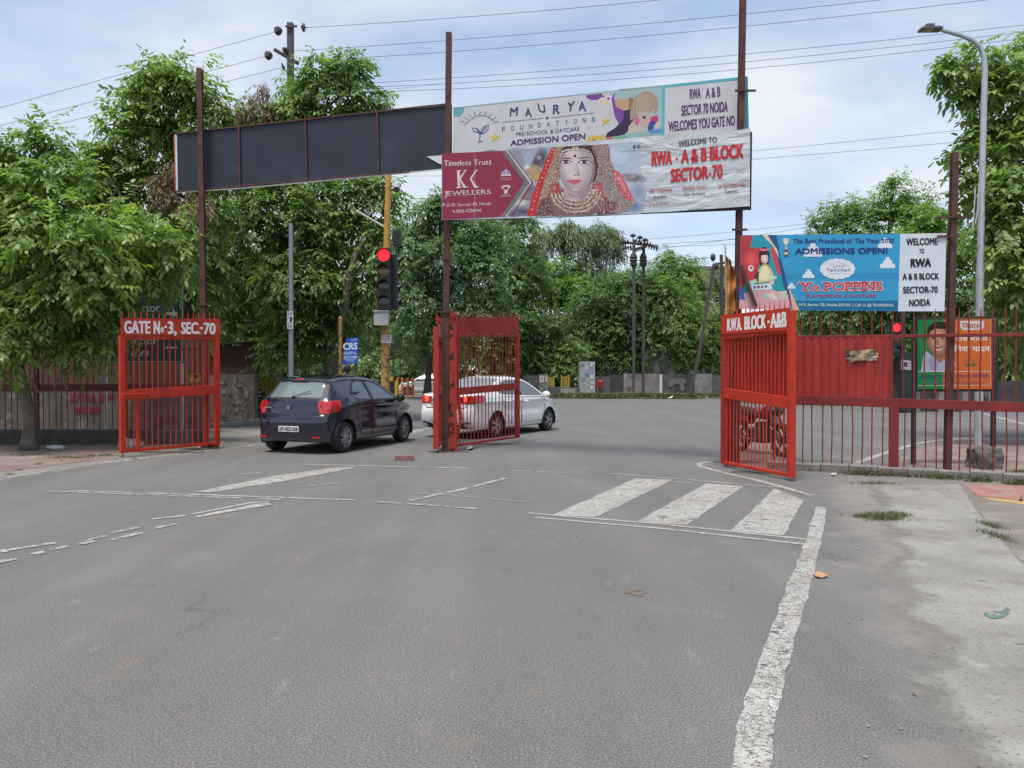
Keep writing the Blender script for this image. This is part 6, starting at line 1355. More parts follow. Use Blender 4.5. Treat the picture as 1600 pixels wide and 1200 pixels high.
bd.text('H-2, Sector-70, Noida-201301 | Call us @ 9310459035', (484, 548), (1138, 554), 28, 26, (208, 218, 226), .012)
KT = (30, 34, 46)
for s_, x0, x1, y, h, b_ in [('WELCOME', 1226, 1446, 98, 48, .035), ('TO', 1316, 1352, 172, 32, .03), ('RWA', 1256, 1400, 240, 60, .05), ('A & B BLOCK', 1200, 1454, 342, 44, .035), ('SECTOR-70', 1204, 1446, 434, 46, .035), ('NOIDA', 1246, 1394, 522, 48, .035)]: bd.text(s_, (x0, y + 2), (x1, y - 2), h, h, KT, b_)
bd.flush()
mb = MB(); mb.bar(at(1158, 415, 12.5), at(1181, 478, 12.45), .09, .05); mb.build('brace', RUST, t)
mb = MB(); mb.bar(bd.pt(1440, 88, .02), bd.pt(1600, 84, .02), .02, .03); mb.build('bracket', RUST, t)

# ---- candidate's poster on its black stand
t = thing('poster_stand', gp(1495, 728), 'orange and green poster in a black stand with a portrait and lotus, beyond the fence', 'poster')
bd = Board(t, (1434, 498), 12.9, (1558, 498), 12.5); bd.kk = 1.0
mb = MB(); q = [bd.pt(x, y, -.01) for x, y in [(1430, 494), (1560, 494), (1560, 612), (1430, 612)]]; mb.prism(q, -bd.n * .06); mb.build('frame', BLACKM, t)
for x, yb in ((1429, 728), (1554, 734)):
    mb = MB(); p = bd.pt(x, 500, -.03); mb.bar((p.x, p.y, 0), p, .06, .06); mb.build('leg', BLACKM, t)
bd.z = (1380, 480, 4.286); P = bd.poly
GR, ORN = (24, 128, 72), (206, 104, 44)
P([(226, 80), (410, 74), (410, 548), (226, 550)], GR); P([(400, 74), (752, 72), (744, 548), (400, 548)], ORN); P([(226, 80), (752, 72), (752, 78), (232, 88), (232, 544), (226, 550)], (30, 80, 56))
P([(252, 430), (270, 320), (290, 292), (330, 330), (370, 360), (400, 350), (470, 372), (490, 380), (440, 430)], (172, 176, 198)); P([(330, 330), (370, 372), (352, 420), (318, 420), (300, 350)], (150, 152, 178)); P([(330, 300), (404, 300), (402, 360), (376, 372), (340, 336)], (150, 108, 84))
bd.blend([(288, 200), (305, 140), (350, 108), (420, 112), (446, 170), (440, 270), (415, 320), (370, 340), (330, 310), (300, 270)], [(330, 205), (336, 176), (352, 164), (384, 166), (396, 190), (392, 240), (378, 262), (360, 270), (344, 256), (334, 236)], (140, 96, 74), (196, 150, 120), 10); P([(290, 205), (300, 130), (345, 98), (420, 96), (452, 150), (444, 180), (425, 148), (350, 142), (312, 165), (304, 210)], (38, 30, 32));
bd.line([(318, 196), (350, 190)], 6, (60, 40, 36)); bd.line([(380, 190), (416, 196)], 6, (60, 40, 36)); bd.ell(336, 210, 11, 5, (50, 34, 32)); bd.ell(396, 210, 11, 5, (50, 34, 32)); P([(362, 200), (374, 240), (382, 250), (352, 252)], (158, 112, 88)); bd.line([(340, 278), (366, 290), (396, 278)], 6, (230, 210, 200)); bd.line([(336, 266), (366, 270), (398, 266)], 5, (70, 46, 42))
P([(516, 92), (676, 90), (676, 130), (662, 152), (530, 154), (516, 132)], (214, 206, 200)); P([(232, 430), (722, 428), (722, 432), (232, 434)], (210, 206, 200)); P([(232, 524), (720, 520), (720, 523), (232, 527)], (206, 196, 190)); P([(718, 80), (722, 80), (720, 523), (716, 523)], (206, 160, 130))
bd.text('िनवास', (528, 104), (660, 102), 40, 40, (160, 46, 30), .02)
bd.text('रिव यादव', (488, 190), (700, 186), 40, 40, (226, 220, 214), .025); bd.text('िनशा यादव', (474, 252), (716, 250), 48, 48, (226, 220, 214), .025)
for a_, c_ in [(-68, 1), (-36, 1), (0, 1), (36, 1), (68, 1)]:
    u, v = math.sin(R(a_)), math.cos(R(a_)); x, y = 588 + u * 12, 382; L_ = 46
    P([(x, y), (x + u * L_ * .6 - v * 11, y - v * L_ * .5 - abs(u) * 6), (x + u * L_ * 1.05, y - v * L_ - abs(u) * 26), (x + u * L_ * .6 + v * 11, y - v * L_ * .5 - abs(u) * 2)], (150, 44, 24)); P([(x, y - 4), (x + u * L_ * .6 - v * 6, y - v * L_ * .5 - abs(u) * 6), (x + u * L_ * .95, y - v * L_ * .88 - abs(u) * 24), (x + u * L_ * .6 + v * 6, y - v * L_ * .5 - abs(u) * 3)], (222, 130, 92))
P([(540, 384), (570, 380), (588, 388), (608, 380), (632, 382), (608, 394), (570, 396)], (60, 110, 50))
bd.text('मार्गदर्शक एवं सहयोगी  वरिष्ठ नेता जिला नोएडा', (250, 448), (706, 444), 34, 34, (60, 56, 120), .012); bd.text('भारतीय जनता पार्टी उत्तर प्रदेश', (300, 498), (650, 494), 22, 22, (120, 84, 140), .0)
bd.flush()

# ---- cloth flag on its bamboo pole by the gate
t = thing('flag', (3.33, 12.9, 0), 'faded orange cloth flag wrapped on a bamboo pole beside the R.W.A. BLOCK leaf', 'flag')
mb = MB(); mb.tube([at(1134, 700, 12.75), at(1134.5, 560, 12.75), at(1135, 470, 12.75), at(1134, 420, 12.75), at(1133, 383, 12.75)], [.022, .02, .018, .014, .010], 8); mb.build('bamboo_pole', mk('bamboo', (.42, .30, .17), .7, var=.25, scale=12), t, smooth=True)
nx, ny = 8, 26; vs = []
for j in range(ny + 1):
    v_ = j / ny; y = 400 + 84 * v_; w = 3 + 13 * min(1, v_ * 2.2) + 3 * math.sin(v_ * 7)
    for i in range(nx + 1):
        u_ = i / nx; vs.append(at(1134.5 + w * u_ + math.sin(v_ * 9 + u_ * 3) * .7, y + u_ * 3, 12.73 + .05 * math.sin(u_ * 10 + v_ * 2.5) + .03 * math.sin(v_ * 14 + u_ * 4)))
f_ = [(j * (nx + 1) + i, j * (nx + 1) + i + 1, (j + 1) * (nx + 1) + i + 1, (j + 1) * (nx + 1) + i) for j in range(ny) for i in range(nx)]
mb = MB(); mb.add(vs + [v_ + Vector((0, .008, 0)) for v_ in vs], f_ + [tuple(len(vs) + q for q in reversed(k)) for k in f_]); mb.build('cloth', mk('faded orange cloth', (.60, .25, .065), .85, var=.2, scale=3, spots=[((.55, .36, .16), 2.5, .5, .15)]), t, smooth=True, fixn=False)

# ------------------------------------------------------------------ poles, signals, lamps
GLASSY_DARK = mk('dark lens', (.02, .018, .016), .2, var=.2, coat=.5)
AMBER_OFF = mk('unlit amber lens', (.16, .065, .02), .25, var=.3, scale=30, coat=.6)
RED_ON = mk('lit red signal', (.9, .02, .03), .3, var=.05, emit=(1, .012, .02), estr=1.6)
SIGBLK = mk('signal housing', (.016, .018, .022), .5, var=.2, scale=4)
def signal_head(root, c, w, h, nl, lit, r, yaw=0.0):
    """c: centre of the face; facing -Y turned by yaw"""
    rot = Matrix.Rotation(yaw, 3, 'Z'); c = Vector(c)
    mb = MB(); mb.box(c + rot @ Vector((0, .10, 0)), (w, .20, h), rot); hd = mb.build('signal_head', SIGBLK, root, bevel=.012)
    for k in range(nl):
        z = h / 2 - (k + .5) * h / nl; q = c + rot @ Vector((0, 0, z))
        m = RED_ON if k == lit else AMBER_OFF if k == 1 else GLASSY_DARK
        mb = MB(); mb.lathe(q + rot @ Vector((0, -.012, 0)), [(0.001, -.006), (r * .7, -.004), (r, .008), (r, .02)], 24, 'Y', rot=rot); mb.build('lens', m, hd, smooth=True)
        mb = MB(); vs = []; n = 16          # visor
        for i in range(n + 1):
            t = math.pi * (-.12 + 1.24 * i / n)
            for d_, k_ in ((0, 1.0), (-.17 * max(.25, math.sin(max(.1, min(math.pi - .1, t)))), 1.0)): vs.append(q + rot @ Vector((math.cos(t) * (r + .012) * k_, d_, math.sin(t) * (r + .012) * k_)))
        mb.add(vs, [(2 * i, 2 * i + 1, 2 * i + 3, 2 * i + 2) for i in range(n)]); mb.build('visor', SIGBLK, hd, smooth=True, fixn=False)
    return hd
Y = 20.5; bx = at(603, 600, Y).x
t = thing('traffic_signal', (bx, Y, 0), 'traffic signal on a yellow pole showing red, with a camera and grey box', 'traffic light')
mb = MB(); mb.tube([(bx - .02, Y, 0), (bx - .02, Y, zpx(512, Y))], .12, 16); mb.build('lower_pole', YELLOWR, t, smooth=True)
mb = MB(); mb.tube([(bx - .02, Y, zpx(512, Y)), (bx + .02, Y, zpx(400, Y)), (bx + .09, Y, zpx(262, Y))], [.10, .09, .075], 16); mb.build('upper_pole', YELLOWP, t, smooth=True)
signal_head(t, (at(603, 435, Y).x, Y - .34, (zpx(390, Y) + zpx(486, Y)) / 2), .35, 1.62, 4, 0, .155)
signal_head(t, (at(618, 435, Y).x + .06, Y + .05, (zpx(400, Y) + zpx(482, Y)) / 2), .30, 1.45, 4, 9, .13, R(88))
mb = MB(); mb.box((at(617, 372, Y).x + .05, Y + .08, (zpx(360, Y) + zpx(384, Y)) / 2), (.22, .2, .40)); mb.build('rear_head', SIGBLK, t, bevel=.012)
for z in (zpx(400, Y), zpx(470, Y)): mb = MB(); mb.bar((bx, Y, z), (bx, Y - .2, z), .06, .04); mb.build('bracket', DARKMETAL, t)
c = at(600, 499, Y); mb = MB(); mb.box((c.x - .03, Y - .2, c.z), (.37, .22, .36)); bxo = mb.build('control_box', mk('grey box paint', (.42, .45, .44), .55, var=.1, scale=4, spots=[((.25, .26, .25), 6, .66, .1)]), t, bevel=.012)
mb = MB(); mb.box((c.x - .03, Y - .2, c.z + .20), (.42, .27, .03)); mb.box((c.x - .17, Y - .315, c.z), (.02, .015, .05)); mb.build('box_lid', STEEL, bxo)
mb = MB(); mb.tube([(bx + .08, Y, zpx(277, Y)), (bx + .30, Y, zpx(277, Y)), (bx + .30, Y, zpx(284, Y))], .02, 8); cb = mb.build('camera_arm', WHITEP, t)
mb = MB(); mb.lathe((bx + .30, Y - .02, zpx(296, Y)), [(.02, .20), (.075, .16), (.10, .06), (.10, .02)], 16); mb.build('camera_housing', mk('camera white', (.62, .65, .68), .4), cb, smooth=True)
mb = MB(); mb.lathe((bx + .30, Y - .02, zpx(296, Y)), [(.088, .02), (.085, -.04), (.06, -.085), (.001, -.105)], 16); mb.build('camera_dome', mk('smoked dome', (.03, .035, .05), .15, coat=1), cb, smooth=True)
mb = MB(); a_, b_ = at(606, 358, Y), at(557, 330, Y + .1); mb.tube([a_, a_.lerp(b_, .5), b_], .035, 8); mb.build('side_arm', mk('pale arm paint', (.42, .40, .34), .6), t, smooth=True)
bd = Board(t, (596, 530), Y - .14, (611, 530), Y - .14); bd.poly([(596, 523), (611.5, 523), (611.5, 536), (596, 536)], (206, 200, 206)); bd.text('POSTER', (597.5, 524.5), (610, 524.5), 2.6, 2.6, (150, 60, 90), .03); bd.text('LAGANA', (597.5, 528.4), (610, 528.4), 2.4, 2.4, (150, 60, 90), .03); bd.text('MANA HAI', (597.5, 532), (610, 532), 2.4, 2.4, (150, 60, 90), .03)
bd.flush('notice', 'notice_lettering')

Y = 21.2; x = at(455, 600, Y).x
t = thing('street_pole', (x, Y, 0), 'slim grey steel pole with a paper notice, rising into the crown behind the navy hatchback', 'pole')
mb = MB(); mb.tube([(x, Y, 0), (x, Y, 2.2), (x + .01, Y, zpx(350, Y))], [.075, .068, .055], 14); mb.build('pole_shaft', GREYPOLE, t, smooth=True)
bd = Board(t, (449, 487), Y - .09, (459, 487), Y - .09); bd.poly([(448.6, 486), (458.2, 486), (458.2, 514), (448.6, 514)], (198, 200, 206)); [bd.line([(450, y), (457, y)], 1.2, (70, 76, 90)) for y in (489, 492, 496, 505, 509, 511)]; bd.poly([(453, 497), (456.5, 496), (456, 503), (452.5, 503)], (40, 44, 60)); bd.flush('notice', 'notice_lettering')

# street lamp beyond the fence
Y = 15.6; x = at(1531, 640, Y).x
t = thing('street_lamp', (x, Y, 0), 'tall galvanised street lamp with a curved arm beyond the fence', 'street lamp')
mb = MB(); mb.tube([(x - .02, Y, 0), (x - .02, Y, zpx(436, Y))], [.082, .074], 18); mb.tube([(x - .02, Y, zpx(437, Y)), (x - .02, Y, zpx(425, Y))], .08, 18); mb.tube([(x - .02, Y, zpx(430, Y)), (x + .0, Y, zpx(300, Y)), (x + .04, Y, zpx(130, Y))], [.068, .061, .056], 18); pole = mb.build('lamp_pole', STEEL, t, smooth=True)
mb = MB(); mb.tube([(x + .04, Y, zpx(135, Y))] + [at(px, py, Y) for px, py in [(1539, 110), (1537.5, 90), (1531, 73), (1518, 62), (1500, 55), (1482, 50), (1468, 46)]], [.055, .054, .052, .049, .045, .041, .038, .035], 14); mb.build('lamp_arm', STEEL, t, smooth=True)
h = MB(); a_, b_ = at(1470, 46, Y), at(1437, 46.5, Y); h.bar(a_, b_, .20, .045); h.box(at(1451, 43.5, Y), (.16, .18, .11)); h.box(at(1464, 45, Y), (.14, .12, .08)); lh = h.build('lamp_head', mk('lamp head grey', (.10, .095, .11), .5), t, bevel=.01)
h = MB(); h.box((a_ + b_) / 2 + Vector((-.06, 0, -.026)), (.22, .15, .012)); h.build('lamp_lens', mk('lamp lens', (.35, .30, .28), .3), lh)
h = MB()
for k in range(2): h.tube([at(1530 - k * 6, 285 + k * 8, Y - .1), at(1527 - k * 5, 330, Y - .1), at(1524 - k * 4, 350 + k * 10, Y - .1)], .012, 6)
h.build('hanging_wire', mk('pale cable', (.5, .5, .5), .6), t)
t = thing('concrete_footing', gp(1538, 732), 'rough dark lump of concrete on the red pavers behind the fence by the poster leg', 'concrete block')
bm = bmesh.new(); bmesh.ops.create_icosphere(bm, subdivisions=4, radius=1); rr = random.Random(3)
from mathutils import noise as mnoise
for v_ in bm.verts:
    d_ = v_.co.copy(); k_ = 1 + .22 * mnoise.noise(d_ * 2.3) + .08 * mnoise.noise(d_ * 6); v_.co = Vector((max(-.8, min(.8, d_.x * 1.2)) * .26 * k_, d_.y * .22 * k_, max(0, min(.85, d_.z + .25)) * .38 * k_))
me = bpy.data.meshes.new('footing_block'); bm.to_mesh(me); bm.free(); me.materials.append(mk('mossy concrete', (.11, .105, .095), .95, var=.35, scale=6, bump=.6, bscale=25, spots=[((.22, .21, .19), 7, .58, .1)])); o = bpy.data.objects.new('footing_block', me); COL.objects.link(o); o.parent = t

# electricity pole above the crowns
ELEC = mk('electric pole', (.075, .066, .072), .7, var=.25, scale=3); INSUL = mk('brown insulator', (.045, .032, .034), .35, var=.2, coat=.4)
def disc_string(mb, p, q, n, r):
    p, q = Vector(p), Vector(q); d = (q - p).normalized(); rot = d.to_track_quat('Z', 'Y').to_matrix(); l = (q - p).length / n
    for k in range(n): mb.lathe(p + d * l * (k + .5), [(.02, -l * .5), (r, -l * .15), (r * .9, l * .1), (.025, l * .25), (.02, l * .5)], 12, 'Z', rot=rot)
Y = 26.5; x = at(453, 60, Y).x
t = thing('electricity_pole', (x, Y, 0), 'electricity pole with disc insulators rising above the crown behind the black hoarding', 'utility pole')
mb = MB(); mb.bar((x, Y, 0), (x + .02, Y, zpx(40, Y)), .20, .20); mb.build('pole_shaft', ELEC, t, bevel=.015)
mb = MB(); mb.bar(at(428, 77, Y - .1), at(467, 100, Y + .2), .09, .09); mb.bar(at(446, 41, Y - .15), at(464, 41, Y - .15), .06, .06); mb.bar(at(457, 134, Y - .1), at(484, 130, Y), .07, .07); mb.build('cross_arm', ELEC, t)
for a_, b_, n in [((430, 50, Y - .3), (440, 46, Y), 1), ((415, 88, Y - .3), (425, 85, Y), 1), ((444, 82, Y - .4), (450, 78, Y - .3), 1), ((470, 43, Y - .2), (480, 43, Y - .2), 1), ((440, 106, Y - .3), (446, 104, Y - .3), 1)]:
    mb = MB(); disc_string(mb, at(*a_), at(*b_), n, .15 if n else .1); mb.build('insulator', INSUL, t, smooth=True)
# twin pole across the junction
Y = 49.5
xa, xb = at(990, 600, Y).x, at(1006, 600, Y + .6).x
t = thing('electricity_pole', ((xa + xb) / 2, Y, 0), 'twin-legged electricity structure with rows of insulators in front of the weeping trees', 'utility pole')
for xx, top, dy in ((xa, 375, 0), (xb, 378, .8)): mb = MB(); mb.bar((xx, Y + dy, 0), (xx, Y + dy, zpx(top, Y)), .17, .17); mb.build('pole_shaft', ELEC, t)
mb = MB(); mb.bar(at(968, 378, Y), at(1028, 385, Y + .8), .12, .12); mb.bar(at(985, 390, Y), at(1010, 386, Y + .8), .1, .1); mb.build('cross_arm', ELEC, t)
for p_, q_, n, r in [((968, 381, Y), (983, 377, Y), 4, .17), ((972, 388, Y), (988, 386, Y), 4, .16), ((992, 376, Y), (1004, 380, Y), 3, .19), ((992, 391, Y), (1004, 387, Y), 4, .17), ((1005, 379, Y), (1018, 383, Y), 3, .2), ((1013, 384, Y), (1029, 389, Y), 4, .2)]: mb = MB(); disc_string(mb, at(*p_), at(*q_), n, r); mb.build('insulator', INSUL, t, smooth=True)
for x_, y_ in ((989, 366), (1000, 369), (1008, 373)): mb = MB(); mb.lathe(at(x_, y_ + 5, Y), [(.03, -.3), (.03, 0), (.2, .08), (.2, .14), (.06, .25), (.001, .26)], 12); mb.build('pin_insulator', INSUL, t, smooth=True)
for x_ in (990, 1005):
    c = at(x_, 407, Y + (.0 if x_ < 1000 else .8)); mb = MB(); mb.lathe(c, [(.10, -.45), (.24, -.30), (.20, -.05), (.29, .0), (.2, .1), (.25, .2), (.14, .45), (.10, .5)], 14); mb.build('barbed_guard', mk('barbed guard', (.05, .05, .045), .8, var=.5, scale=30, bump=.8, bscale=60), t)
Y = 47.0
t = thing('electricity_pole', gp(1085, 622), 'slanting electricity pole with a propped stay beside the orange flag', 'utility pole')
mb = MB(); mb.bar(at(1091, 560, Y), at(1116, 412, Y), .17, .17); mb.build('slanted_stay', ELEC, t)
mb = MB(); b0 = at(1131, 600, Y + 1.5); mb.bar((b0.x, Y + 1.5, 0), at(1127, 398, Y + 1.5), .17, .17); mb.build('pole_shaft', ELEC, t)
p0 = at(1091, 560, Y); mb = MB(); mb.bar((p0.x - .55, Y, 0), p0, .17, .17); mb.build('slanted_stay', ELEC, t)
mb = MB(); mb.bar(at(1118, 413, Y), at(1140, 409, Y + 1.2), .14, .14); mb.build('cross_arm', ELEC, t)
for x_, y_ in ((1119, 416), (1114, 402), (1139, 411)): mb = MB(); mb.lathe(at(x_, y_, Y), [(.05, -.25), (.16, -.1), (.16, .1), (.05, .25)], 10); mb.build('insulator', INSUL, t, smooth=True)

# overhead wires
WIRE = mk('overhead wire', (.045, .045, .052), .6)
wires = [((-60, 185, 24), (430, 50, 26.2), 0), ((-60, 212, 24), (415, 88, 26.2), 0), ((-60, 232, 24.5), (440, 106, 26.2), 0), ((480, 43, 26.3), (1150, -12, 22), 4), ((455, 80, 26.2), (1420, -5, 22), 6), ((462, 96, 26.6), (1640, -12, 21), 10),
    ((560, 131, 40), (1660, 32, 36), 8), ((560, 137, 40), (1660, 42, 36), 12), ((570, 144, 40.5), (1660, 52, 36), 14), ((1000, 252, 30), (1680, 184, 28), 2), ((1000, 262, 30), (1680, 205, 28), 2), ((1029, 389, 49.5), (1700, 270, 40), 8),
    ((1029, 386, 49.5), (1500, 356, 52), 4), ((1018, 382, 49.5), (1500, 338, 52), 5), ((1008, 374, 49.5), (1400, 330, 52), 4), ((968, 381, 49.5), (560, 330, 45), 8), ((972, 389, 49.5), (560, 375, 45), 6), ((985, 392, 49.5), (700, 400, 46), 4),
    ((1114, 402, 47), (780, 412, 46), 6), ((1119, 416, 47), (780, 425, 46), 5), ((1100, 463, 47), (900, 476, 46), 3), ((1139, 411, 48), (1300, 395, 50), 3), ((630, 275, 30), (700, 275, 30), 0), ((700, 130, 40), (560, 145, 40), 0)]
labels = ['overhead wire sloping down from the topmost insulator of the tree-side pole', 'overhead wire sloping down from the cross-arm insulator of the tree-side pole', 'overhead wire sloping down from the lowest insulator of the tree-side pole', 'topmost overhead wire crossing the sky above the pale hoarding', 'second overhead wire crossing the sky above the pale hoarding', 'third overhead wire crossing the sky above the pale hoarding',
    'uppermost of three thin lines passing behind the hoarding tops', 'middle of three thin lines passing behind the hoarding tops', 'lowest of three thin lines passing behind the hoarding tops', 'upper of two close wires between jewellers hoarding and lamp', 'lower of two close wires between jewellers hoarding and lamp', 'wire running from twin pole past the rusty post top by the lamp']
for i, (a_, b_, sag) in enumerate(wires):
    p, q = at(*a_), at(*b_); n = 24; sg = sag * (a_[2] + b_[2]) / 2 / F
    pts = [p.lerp(q, k / n) - Vector((0, 0, sg * 4 * (k / n) * (1 - k / n))) for k in range(n + 1)]
    mb = MB(); mb.tube(pts, .007 if i not in (6, 7, 8) and max(a_[2], b_[2]) < 45 else .011, 5); o = mb.build('overhead_wire', WIRE, smooth='all')
    props(o, labels[i] if i < len(labels) else 'thin distant wire strung among the poles across the junction', 'wire', 'overhead wires' if i < len(labels) else 'distant wires at the poles across the junction')

# far signal seen through the fence
Y = 30; p = at(1400, 560, Y)
t = thing('traffic_signal', (p.x, Y, 0), 'small far traffic signal showing red through the fence bars, beside the poster', 'traffic light')
mb = MB(); mb.tube([(p.x + .25, Y, 0), (p.x + .25, Y, 4.2)], .10, 12); mb.build('signal_pole', mk('dark green pole', (.02, .035, .03), .5), t, smooth=True)
signal_head(t, at(1401, 530, Y - .3), .42, 1.35, 3, 0, .16)
bd = Board(t, (1408, 560), Y - .25, (1428, 560), Y - .25); bd.poly([(1408, 562), (1428, 564), (1427, 579), (1408, 577)], (170, 160, 170)); bd.poly([(1412, 566), (1418, 566), (1418, 573), (1412, 573)], (60, 60, 70)); bd.line([(1421, 567), (1425, 567.5)], 1.5, (60, 60, 70)); bd.flush('notice', 'notice_print')
mb = MB(); mb.box((at(1418, 600, Y - .1).x, Y - .05, 1.2), (.55, .3, 2.3)); mb.build('signal_cabinet', mk('dark green cabinet', (.012, .03, .028), .5, var=.3), t, bevel=.02)

# ------------------------------------------------------------------ signs on the west side
Y = 18.6
t = thing('direction_sign', at(235, 640, Y) * Vector((1, 1, 0)) if False else (at(235, 600, Y).x, Y, 0), 'dark green direction board behind the GATE No-3 leaf showing Sector 73 and arrows', 'road sign')
bd = Board(t, (150, 420), Y, (287, 420), Y); bd.kk = 1.0
backing(bd, 'sign_panel', [(150, 418), (287.5, 418), (287.5, 567), (150, 567)], mk('sign green', (.006, .036, .033), .4, var=.15), 0, .03)
WS = (132, 142, 142)
bd.line([(152, 420), (285.5, 420), (285.5, 565.5), (152, 565.5), (152, 420)], 1.3, WS); bd.line([(152, 463), (285, 463)], 1.2, WS); bd.line([(152, 513), (285, 513)], 1.2, WS)
bd.text('Sector', (206, 474), (250, 474), 13, 13, WS, .01); bd.text('11, 12', (188, 444), (216, 444), 12, 12, WS, .01); bd.text('Sector', (200, 526), (246, 526), 12, 12, WS, .01); bd.text('72, 73', (196, 546), (232, 546), 12, 12, WS, .01)
for x_, y_, s_ in ((268, 490, 1), (268, 544, -1)): bd.poly([(x_ - 9 * s_, y_ - 2), (x_ + 2 * s_, y_ - 2), (x_ + 2 * s_, y_ - 7), (x_ + 10 * s_, y_), (x_ + 2 * s_, y_ + 7), (x_ + 2 * s_, y_ + 2), (x_ - 9 * s_, y_ + 2)], WS)
bd.flush('sign_border', 'lettering')
for xx in (165, 284): mb = MB(); q = at(xx, 500, Y + .06); mb.tube([(q.x, q.y, 0), (q.x, q.y, zpx(416, Y))], .035, 8); mb.build('sign_leg', STEEL, t, smooth=True)
# blue hospital sign behind the navy car
Y = 22.4
t = thing('advert_sign', (at(552, 600, Y).x, Y, 0), 'small royal blue sign with white letters RS and HOSPITAL above the navy car', 'sign')
bd = Board(t, (536, 540), Y, (560, 540), Y); backing(bd, 'sign_panel', [(541, 529), (560.5, 527), (559, 568), (535, 568)], ink(30, 88, 186), 0, .02)
bd.text('CRS', (536, 536), (558.5, 535), 11, 11, (222, 226, 236), .04); bd.text('HOSPITAL', (537, 549.5), (558, 549), 5, 5, (190, 204, 232), .02); bd.text('24 X 7 OPEN', (537, 556), (558, 556), 3.6, 3.6, (220, 226, 236), .03); bd.line([(538, 561), (557, 561)], 1.0, (190, 204, 232)); bd.line([(541, 564), (554, 564)], 1.0, (190, 204, 232)); bd.line([(548, 530), (558, 529.4)], 1.0, (150, 180, 226)); bd.line([(548, 532), (558, 531.4)], 1.0, (150, 180, 226)); bd.flush()
mb = MB(); q = at(556, 560, Y + .05); mb.tube([(q.x, q.y, 0), (q.x, q.y, zpx(528, Y))], .03, 8); mb.build('sign_leg', DARKMETAL, t)
mb = MB(); Y = 22.6; q = at(532, 560, Y); t = thing('yellow_pole', (q.x, Y, 0), 'short yellow pole beside the royal blue sign', 'pole'); mb.tube([(q.x, Y, 0), (q.x, Y, zpx(500, Y))], .055, 10); mb.lathe((q.x, Y, zpx(500, Y)), [(.055, 0), (.06, .05), (.001, .13)], 10); mb.build('pole_shaft', YELLOWR, t, smooth=True)
# thin twin frames beside the signal
Y = 30; t = thing('frame_post', (at(615, 600, Y).x, Y, 0), 'thin dark post with two small empty frames, behind the signal pole', 'post'); q = at(616, 600, Y)
mb = MB(); mb.bar((q.x, Y, 0), (q.x, Y, zpx(538, Y)), .035, .035); mb.build('post_shaft', DARKMETAL, t)
for y0, y1, w in ((538, 552, .18), (558, 588, .26)):
    mb = MB(); x0, x1 = q.x - .05, q.x + w; 
    for a_, b_ in (((x0, Y, zpx(y0, Y)), (x1, Y, zpx(y0, Y))), ((x0, Y, zpx(y1, Y)), (x1, Y, zpx(y1, Y))), ((x1, Y, zpx(y0, Y)), (x1, Y, zpx(y1, Y))), ((x0, Y, zpx(y0, Y)), (x0, Y, zpx(y1, Y)))): mb.bar(a_, b_, .03, .03)
    mb.build('sign_frame', DARKMETAL, t)

# ------------------------------------------------------------------ walls on the west side
def brick_mat(name, c1, c2, mortar, scale):
    m = bpy.data.materials.new(name); N, L = nodes_of(m); b = N['Principled BSDF']; tc = N.new('ShaderNodeTexCoord'); sp = N.new('ShaderNodeSeparateXYZ'); L.new(tc.outputs['Object'], sp.inputs[0])
    cb = N.new('ShaderNodeCombineXYZ'); L.new(sp.outputs['X'], cb.inputs[0]); L.new(sp.outputs['Z'], cb.inputs[1])
    br = N.new('ShaderNodeTexBrick'); br.inputs['Scale'].default_value = scale; br.inputs['Mortar Size'].default_value = .028; br.inputs['Color1'].default_value = (*c1, 1); br.inputs['Color2'].default_value = (*c2, 1); br.inputs['Mortar'].default_value = (*mortar, 1); br.inputs['Bias'].default_value = .1
    L.new(cb.outputs[0], br.inputs['Vector'])
    c = mixc(N, L, ramp(N, L, noise(N, L, tc.outputs['Object'], 3, 6), [(.4, 0.0), (.7, .6)]), br.outputs['Color'], (.09, .055, .045)); L.new(c, b.inputs['Base Color']); b.inputs['Roughness'].default_value = .92
    bn = N.new('ShaderNodeBump'); bn.inputs['Strength'].default_value = .9; bn.inputs['Distance'].default_value = .02; L.new(br.outputs['Fac'], bn.inputs['Height']); bn.invert = True; L.new(bn.outputs[0], b.inputs['Normal']); return m
BRICK = brick_mat('bare brick', (.17, .070, .052), (.12, .05, .04), (.05, .043, .04), 4.2)  # dark tones carry the tree's shade on the compound wall
PLAST = mk('torn poster plaster', (.20, .165, .14), .9, var=.25, scale=2, bump=.3, bscale=20, spots=[((.29, .28, .265), 4.2, .56, .05), ((.09, .075, .065), 1.5, .52, .12)], stretch=(1.3, 1, .8))
PLASTW = mk('whitewashed wall', (.125, .105, .095), .9, var=.25, scale=1.5, spots=[((.21, .20, .195), 2.6, .55, .08), ((.085, .072, .065), 1.7, .52, .12), ((.07, .06, .055), 5, .60, .06)])  # tones darkened: the overhanging tree's shade is put into the colour
t = thing('brick_wall', gp(368, 660), 'broken brick wall stub with torn posters, beside the GATE No-3 leaf', 'wall')
x0, x1 = at(290, 600, 24.4).x, at(398, 600, 24.4).x; za, zb = zpx(585, 24.4), zpx(538, 24.4)
mb = MB(); mb.prism([(x0, 24.4, 0), (x1, 24.4, 0), (x1, 24.4, za), (x0, 24.4, za)], (0, .35, 0)); mb.build('plastered_base', PLAST, t)
mb = MB(); pr = [(x0, zb - .02)]; rr = random.Random(2); k = x0
top = []
while k < x1: top.append((k, zb + rr.choice((-.10, 0, 0, .03, -.05)))); k += rr.uniform(.22, .5); top.append((min(k, x1), top[-1][1]))
mb.prism([(x0, 24.43, za), (x1, 24.43, za)] + [(a_, 24.43, b_) for a_, b_ in top[::-1]], (0, .30, 0)); mb.build('brick_courses', BRICK, t)
mb = MB(); pts = [(x1 - i * .27, 24.38, zb + .06 + rr.uniform(-.04, .04)) for i in range(9)]
